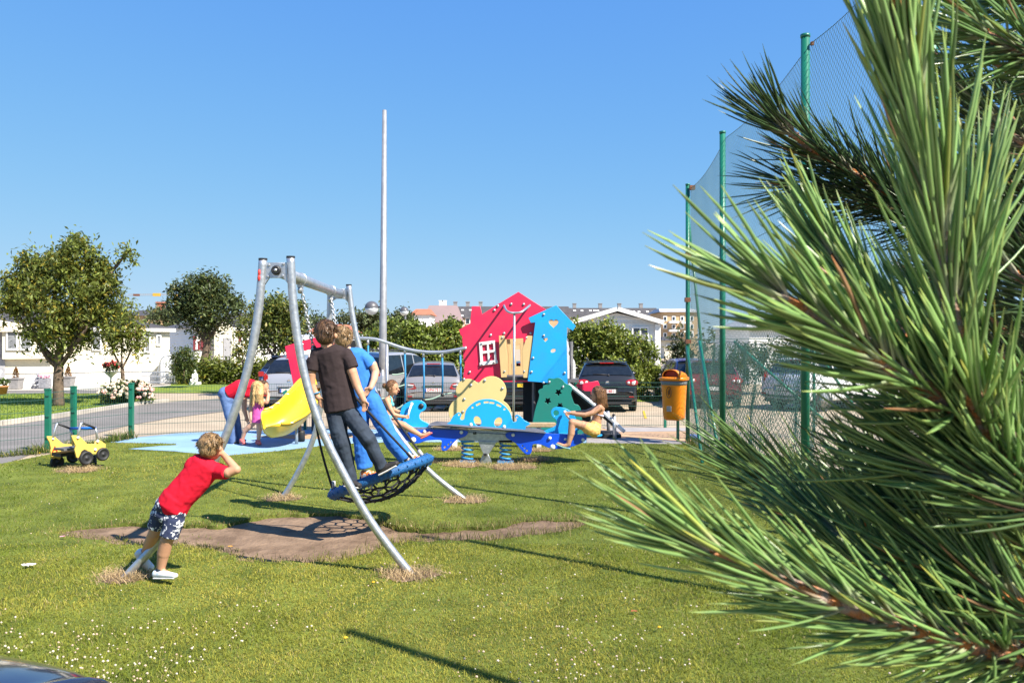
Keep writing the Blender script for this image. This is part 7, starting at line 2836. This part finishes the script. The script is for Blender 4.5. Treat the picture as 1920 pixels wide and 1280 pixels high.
# ------------------------------------------------------------------ pine in the foreground
pine = thing('pine_tree', 'foreground pine with long bright needles filling the right side of the view', 'tree', (1.38, 1.05, 0))
m_needle = leaf_mat('pine_needle', 0.32, 0.32, 0.6)
m_twig = M('pine_twig', (0.55, 0.20, 0.05), (0.32, 0.24, 0.19), 0.85, scale=70, bump=0.8, bscale=160, lo=.4, hi=.6)
mb = MB()
limb(mb, [Vector((1.38, 1.05, -.05)), Vector((1.36, 1.06, .9)), Vector((1.40, 1.08, 1.9)), Vector((1.37, 1.08, 3.1))], .10, .05, 14)
mb.build('trunk', m_bark, pine, True)
TRUNK = lambda z: Vector((1.38, 1.06, z))
needle_pool = []


def needle_mesh(V0, D0, T0, L, W, colr, r, sag=.0, twistn=4):
    """arrays of needle roots, start directions, bend-to directions"""
    n = len(V0)
    S = 6
    pts = []
    p = V0.copy()
    d = D0.copy()
    rad = np.array([.55, 1, 1, .95, .75, .12])
    fr = np.array([0, .09, .33, .6, .83, 1.0])
    for s in range(S):
        if s:
            step = (fr[s] - fr[s - 1])
            d = d + T0 * (step * .80)
            d[:, 2] -= sag * step
            d /= np.linalg.norm(d, axis=1)[:, None]
            p = p + d * (L * step)[:, None]
        pts.append(p.copy())
    C = np.stack(pts, 1)
    a = np.cross(D0, np.array([.3, .2, 1.0]) + r.normal(0, .3, (n, 3)))
    a /= np.linalg.norm(a, axis=1)[:, None]
    b = np.cross(D0, a)
    ph = r.uniform(0, 6.28, n)
    V = np.zeros((n, S, 3, 3))
    for k in range(3):
        an = ph + 2 * np.pi * k / 3
        o = (a * np.cos(an)[:, None] + b * np.sin(an)[:, None])
        V[:, :, k] = C + o[:, None, :] * (W * .5)[:, None, None] * rad[None, :, None]
    cl = np.zeros((n, S, 3, 3))
    kk = (1 + r.normal(0, .2, n)).clip(.55, 1.6)[:, None]
    base = np.array(colr)[None] * kk
    yel = (r.random(n) < .05)
    base[yel] = base[yel] * np.array([1.5, 1.1, .8])
    dead = (r.random(n) < .012)
    base[dead] = np.array([.34, .20, .10])
    for s in range(S):
        c = base.copy()
        if s == 0:
            c = np.array([.72, .66, .55]) * (.7 + .3 * kk)
        elif s == 1:
            c = base * .35 + np.array([.58, .55, .42]) * .65
        elif s == 5:
            c = base * np.array([1.5, 1.1, .9])
        cl[:, s] = c[:, None, :]
    return V, cl


def faces_of(n, S=6):
    idx = np.arange(n * S * 3).reshape(n, S, 3)
    q = []
    for k in range(3):
        k2 = (k + 1) % 3
        q.append(np.stack([idx[:, :-1, k], idx[:, :-1, k2], idx[:, 1:, k2], idx[:, 1:, k]], -1).reshape(-1, 4))
    return np.concatenate(q)


single = []


def shoot(path, n_, L, W, colr, seed, th0=50, th1=16, r0=.006, sag=.1, s0=.0, trunk_z=None, singles=0, fwd=1.0, up=.42):
    """one branch: path of (px, py, Y) towards its tip, clothed in needles from fraction s0 on"""
    n = int(n_ * 1.15)
    r = np.random.default_rng(seed)
    pts = [P(x, y, d) for (x, y, d) in path]
    q = cr(pts, 6, False)
    m = len(q)
    Q = np.array([list(v) for v in q])
    seg = np.linalg.norm(np.diff(Q, axis=0), axis=1)
    cum = np.concatenate([[0], np.cumsum(seg)])
    tot = cum[-1]
    bm_ = MB()
    if trunk_z is not None:
        root = TRUNK(trunk_z)
        stem = MB()
        stem.tube([root, root.lerp(q[0], .5) + Vector((0, 0, .04)), q[0], q[1]], [r0 * 2.2, r0 * 1.6, r0 * 1.3, r0 * 1.2], 8)
    bm_.tube(q, [r0 * 1.35 * (1.2 - .75 * i / (m - 1)) for i in range(m)], 8)
    # bud scales give the stem its scruffy orange bark
    rr = random.Random(seed)
    for k in range(int(tot / .010)):
        s = rr.random()
        i = min(int(s * (m - 1)), m - 2)
        c = q[i].lerp(q[i + 1], rr.random())
        v = Vector((rr.uniform(-1, 1), rr.uniform(-1, 1), rr.uniform(-1, 1))).normalized()
        t_ = (q[i + 1] - q[i]).normalized()
        v = (v - t_ * v.dot(t_)).normalized()
        bm_.ell(c + v * r0 * .75, r0 * rr.uniform(.25, .5), n=5, m=4)
    br = bm_.build('branch', m_twig, pine, True)
    if trunk_z is not None:
        stem.build('branch_stem', m_bark, br, True)
    s = np.sort(r.uniform(s0, 1, n)) * tot
    k = max(4, int(n * .12))
    s[-k:] = tot * r.uniform(.95, 1, k)
    i = np.clip(np.searchsorted(cum, s) - 1, 0, m - 2)
    f = ((s - cum[i]) / seg[i])[:, None]
    V0 = Q[i] * (1 - f) + Q[i + 1] * f
    T = Q[i + 1] - Q[i]
    T /= np.linalg.norm(T, axis=1)[:, None]
    rv = r.normal(size=(n, 3))
    rv -= T * (rv * T).sum(1)[:, None]
    rv /= np.linalg.norm(rv, axis=1)[:, None]
    th = np.radians(th0 + (th1 - th0) * (s / tot) ** 1.2 + r.normal(0, 7, n)).clip(.08, 1.3)
    D = T * np.cos(th)[:, None] + rv * np.sin(th)[:, None]
    V0 = V0 + rv * r0 * .6
    Ls = L * r.uniform(.75, 1.12, n)
    Ws = W * r.uniform(.8, 1.2, n)
    V, C = needle_mesh(V0, D, T * .50 * fwd + r.normal(0, .15, (n, 3)) + np.array([0, 0, up]), Ls, Ws, colr, r, sag)
    if singles:
        pick = r.choice(n, singles, replace=False)
        for j in pick:
            single.append((V[j], C[j], V0[j]))
        keep = np.setdiff1d(np.arange(n), pick)
        V, C = V[keep], C[keep]
    me = np_mesh('needles', V.reshape(-1, 3), faces_of(len(V)), m_needle, C.reshape(-1, 3), smooth=True)
    o = link('needles', me, None, br)
    o['kind'] = 'stuff'
    return br


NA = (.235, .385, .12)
NB, NM, ND = (.215, .36, .11), (.145, .265, .08), (.062, .12, .043)  # ND: darker older needles, with the crown's own shade put into the colour
# the tall bright leader
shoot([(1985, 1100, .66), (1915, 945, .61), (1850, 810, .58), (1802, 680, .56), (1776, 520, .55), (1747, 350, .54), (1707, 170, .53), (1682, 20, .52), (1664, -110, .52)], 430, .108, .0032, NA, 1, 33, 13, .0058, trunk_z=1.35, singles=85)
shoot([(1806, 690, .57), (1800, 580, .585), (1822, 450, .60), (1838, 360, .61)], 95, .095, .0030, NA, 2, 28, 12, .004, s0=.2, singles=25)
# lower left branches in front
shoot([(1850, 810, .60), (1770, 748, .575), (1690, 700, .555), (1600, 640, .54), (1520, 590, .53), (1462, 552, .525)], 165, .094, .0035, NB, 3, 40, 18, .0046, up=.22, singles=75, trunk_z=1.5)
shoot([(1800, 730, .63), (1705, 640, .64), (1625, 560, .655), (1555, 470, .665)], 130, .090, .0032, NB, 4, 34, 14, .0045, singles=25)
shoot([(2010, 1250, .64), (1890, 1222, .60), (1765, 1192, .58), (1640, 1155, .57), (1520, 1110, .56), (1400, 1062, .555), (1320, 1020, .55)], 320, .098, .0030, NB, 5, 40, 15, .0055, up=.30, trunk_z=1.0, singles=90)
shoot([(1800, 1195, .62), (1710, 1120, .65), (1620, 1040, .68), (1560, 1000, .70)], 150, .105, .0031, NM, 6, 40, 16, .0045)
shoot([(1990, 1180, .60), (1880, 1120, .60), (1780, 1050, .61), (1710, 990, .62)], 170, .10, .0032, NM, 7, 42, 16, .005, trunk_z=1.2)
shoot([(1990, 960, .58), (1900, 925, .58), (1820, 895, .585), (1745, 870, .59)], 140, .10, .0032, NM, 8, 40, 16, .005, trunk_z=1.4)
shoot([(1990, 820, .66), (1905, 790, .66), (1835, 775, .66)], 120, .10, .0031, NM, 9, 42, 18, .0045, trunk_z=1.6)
# middle distance, darker
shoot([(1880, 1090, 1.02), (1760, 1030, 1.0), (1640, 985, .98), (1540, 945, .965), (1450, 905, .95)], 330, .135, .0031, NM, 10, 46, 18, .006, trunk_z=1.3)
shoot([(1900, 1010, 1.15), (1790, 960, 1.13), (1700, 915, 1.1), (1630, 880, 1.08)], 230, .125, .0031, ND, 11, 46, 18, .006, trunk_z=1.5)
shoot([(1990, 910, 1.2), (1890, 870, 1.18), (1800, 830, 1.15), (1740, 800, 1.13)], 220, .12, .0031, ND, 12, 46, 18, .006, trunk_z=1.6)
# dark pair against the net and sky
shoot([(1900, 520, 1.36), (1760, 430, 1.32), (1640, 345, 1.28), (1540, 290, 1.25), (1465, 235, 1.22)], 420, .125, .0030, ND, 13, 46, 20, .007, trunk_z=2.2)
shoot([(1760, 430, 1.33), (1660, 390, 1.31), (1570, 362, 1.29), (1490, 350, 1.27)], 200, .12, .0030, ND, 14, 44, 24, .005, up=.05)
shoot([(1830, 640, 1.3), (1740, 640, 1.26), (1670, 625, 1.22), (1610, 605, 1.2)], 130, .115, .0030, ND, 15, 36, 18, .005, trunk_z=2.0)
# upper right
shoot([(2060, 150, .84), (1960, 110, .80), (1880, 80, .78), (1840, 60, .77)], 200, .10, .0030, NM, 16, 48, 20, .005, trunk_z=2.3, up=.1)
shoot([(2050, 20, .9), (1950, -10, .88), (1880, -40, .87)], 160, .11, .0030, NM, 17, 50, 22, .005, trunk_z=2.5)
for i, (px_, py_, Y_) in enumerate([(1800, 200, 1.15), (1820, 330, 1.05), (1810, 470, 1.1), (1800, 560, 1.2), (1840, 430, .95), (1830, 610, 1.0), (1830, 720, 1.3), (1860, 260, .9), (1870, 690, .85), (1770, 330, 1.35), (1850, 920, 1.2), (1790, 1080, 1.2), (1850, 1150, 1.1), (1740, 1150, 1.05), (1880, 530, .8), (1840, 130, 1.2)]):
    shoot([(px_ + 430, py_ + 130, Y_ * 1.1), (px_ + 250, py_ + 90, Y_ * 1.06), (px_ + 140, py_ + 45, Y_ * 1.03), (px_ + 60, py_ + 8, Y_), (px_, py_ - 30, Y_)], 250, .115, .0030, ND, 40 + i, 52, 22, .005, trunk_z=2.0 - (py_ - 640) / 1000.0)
# the nearest needles that can be told apart, each its own piece
fc = faces_of(1)
for (V, C, root) in single[:300]:
    me = np_mesh('needle', V.reshape(-1, 3) - root, fc, m_needle, C.reshape(-1, 3), smooth=True)
    o = link('needle', me, None, pine)
    o.location = tuple(root)
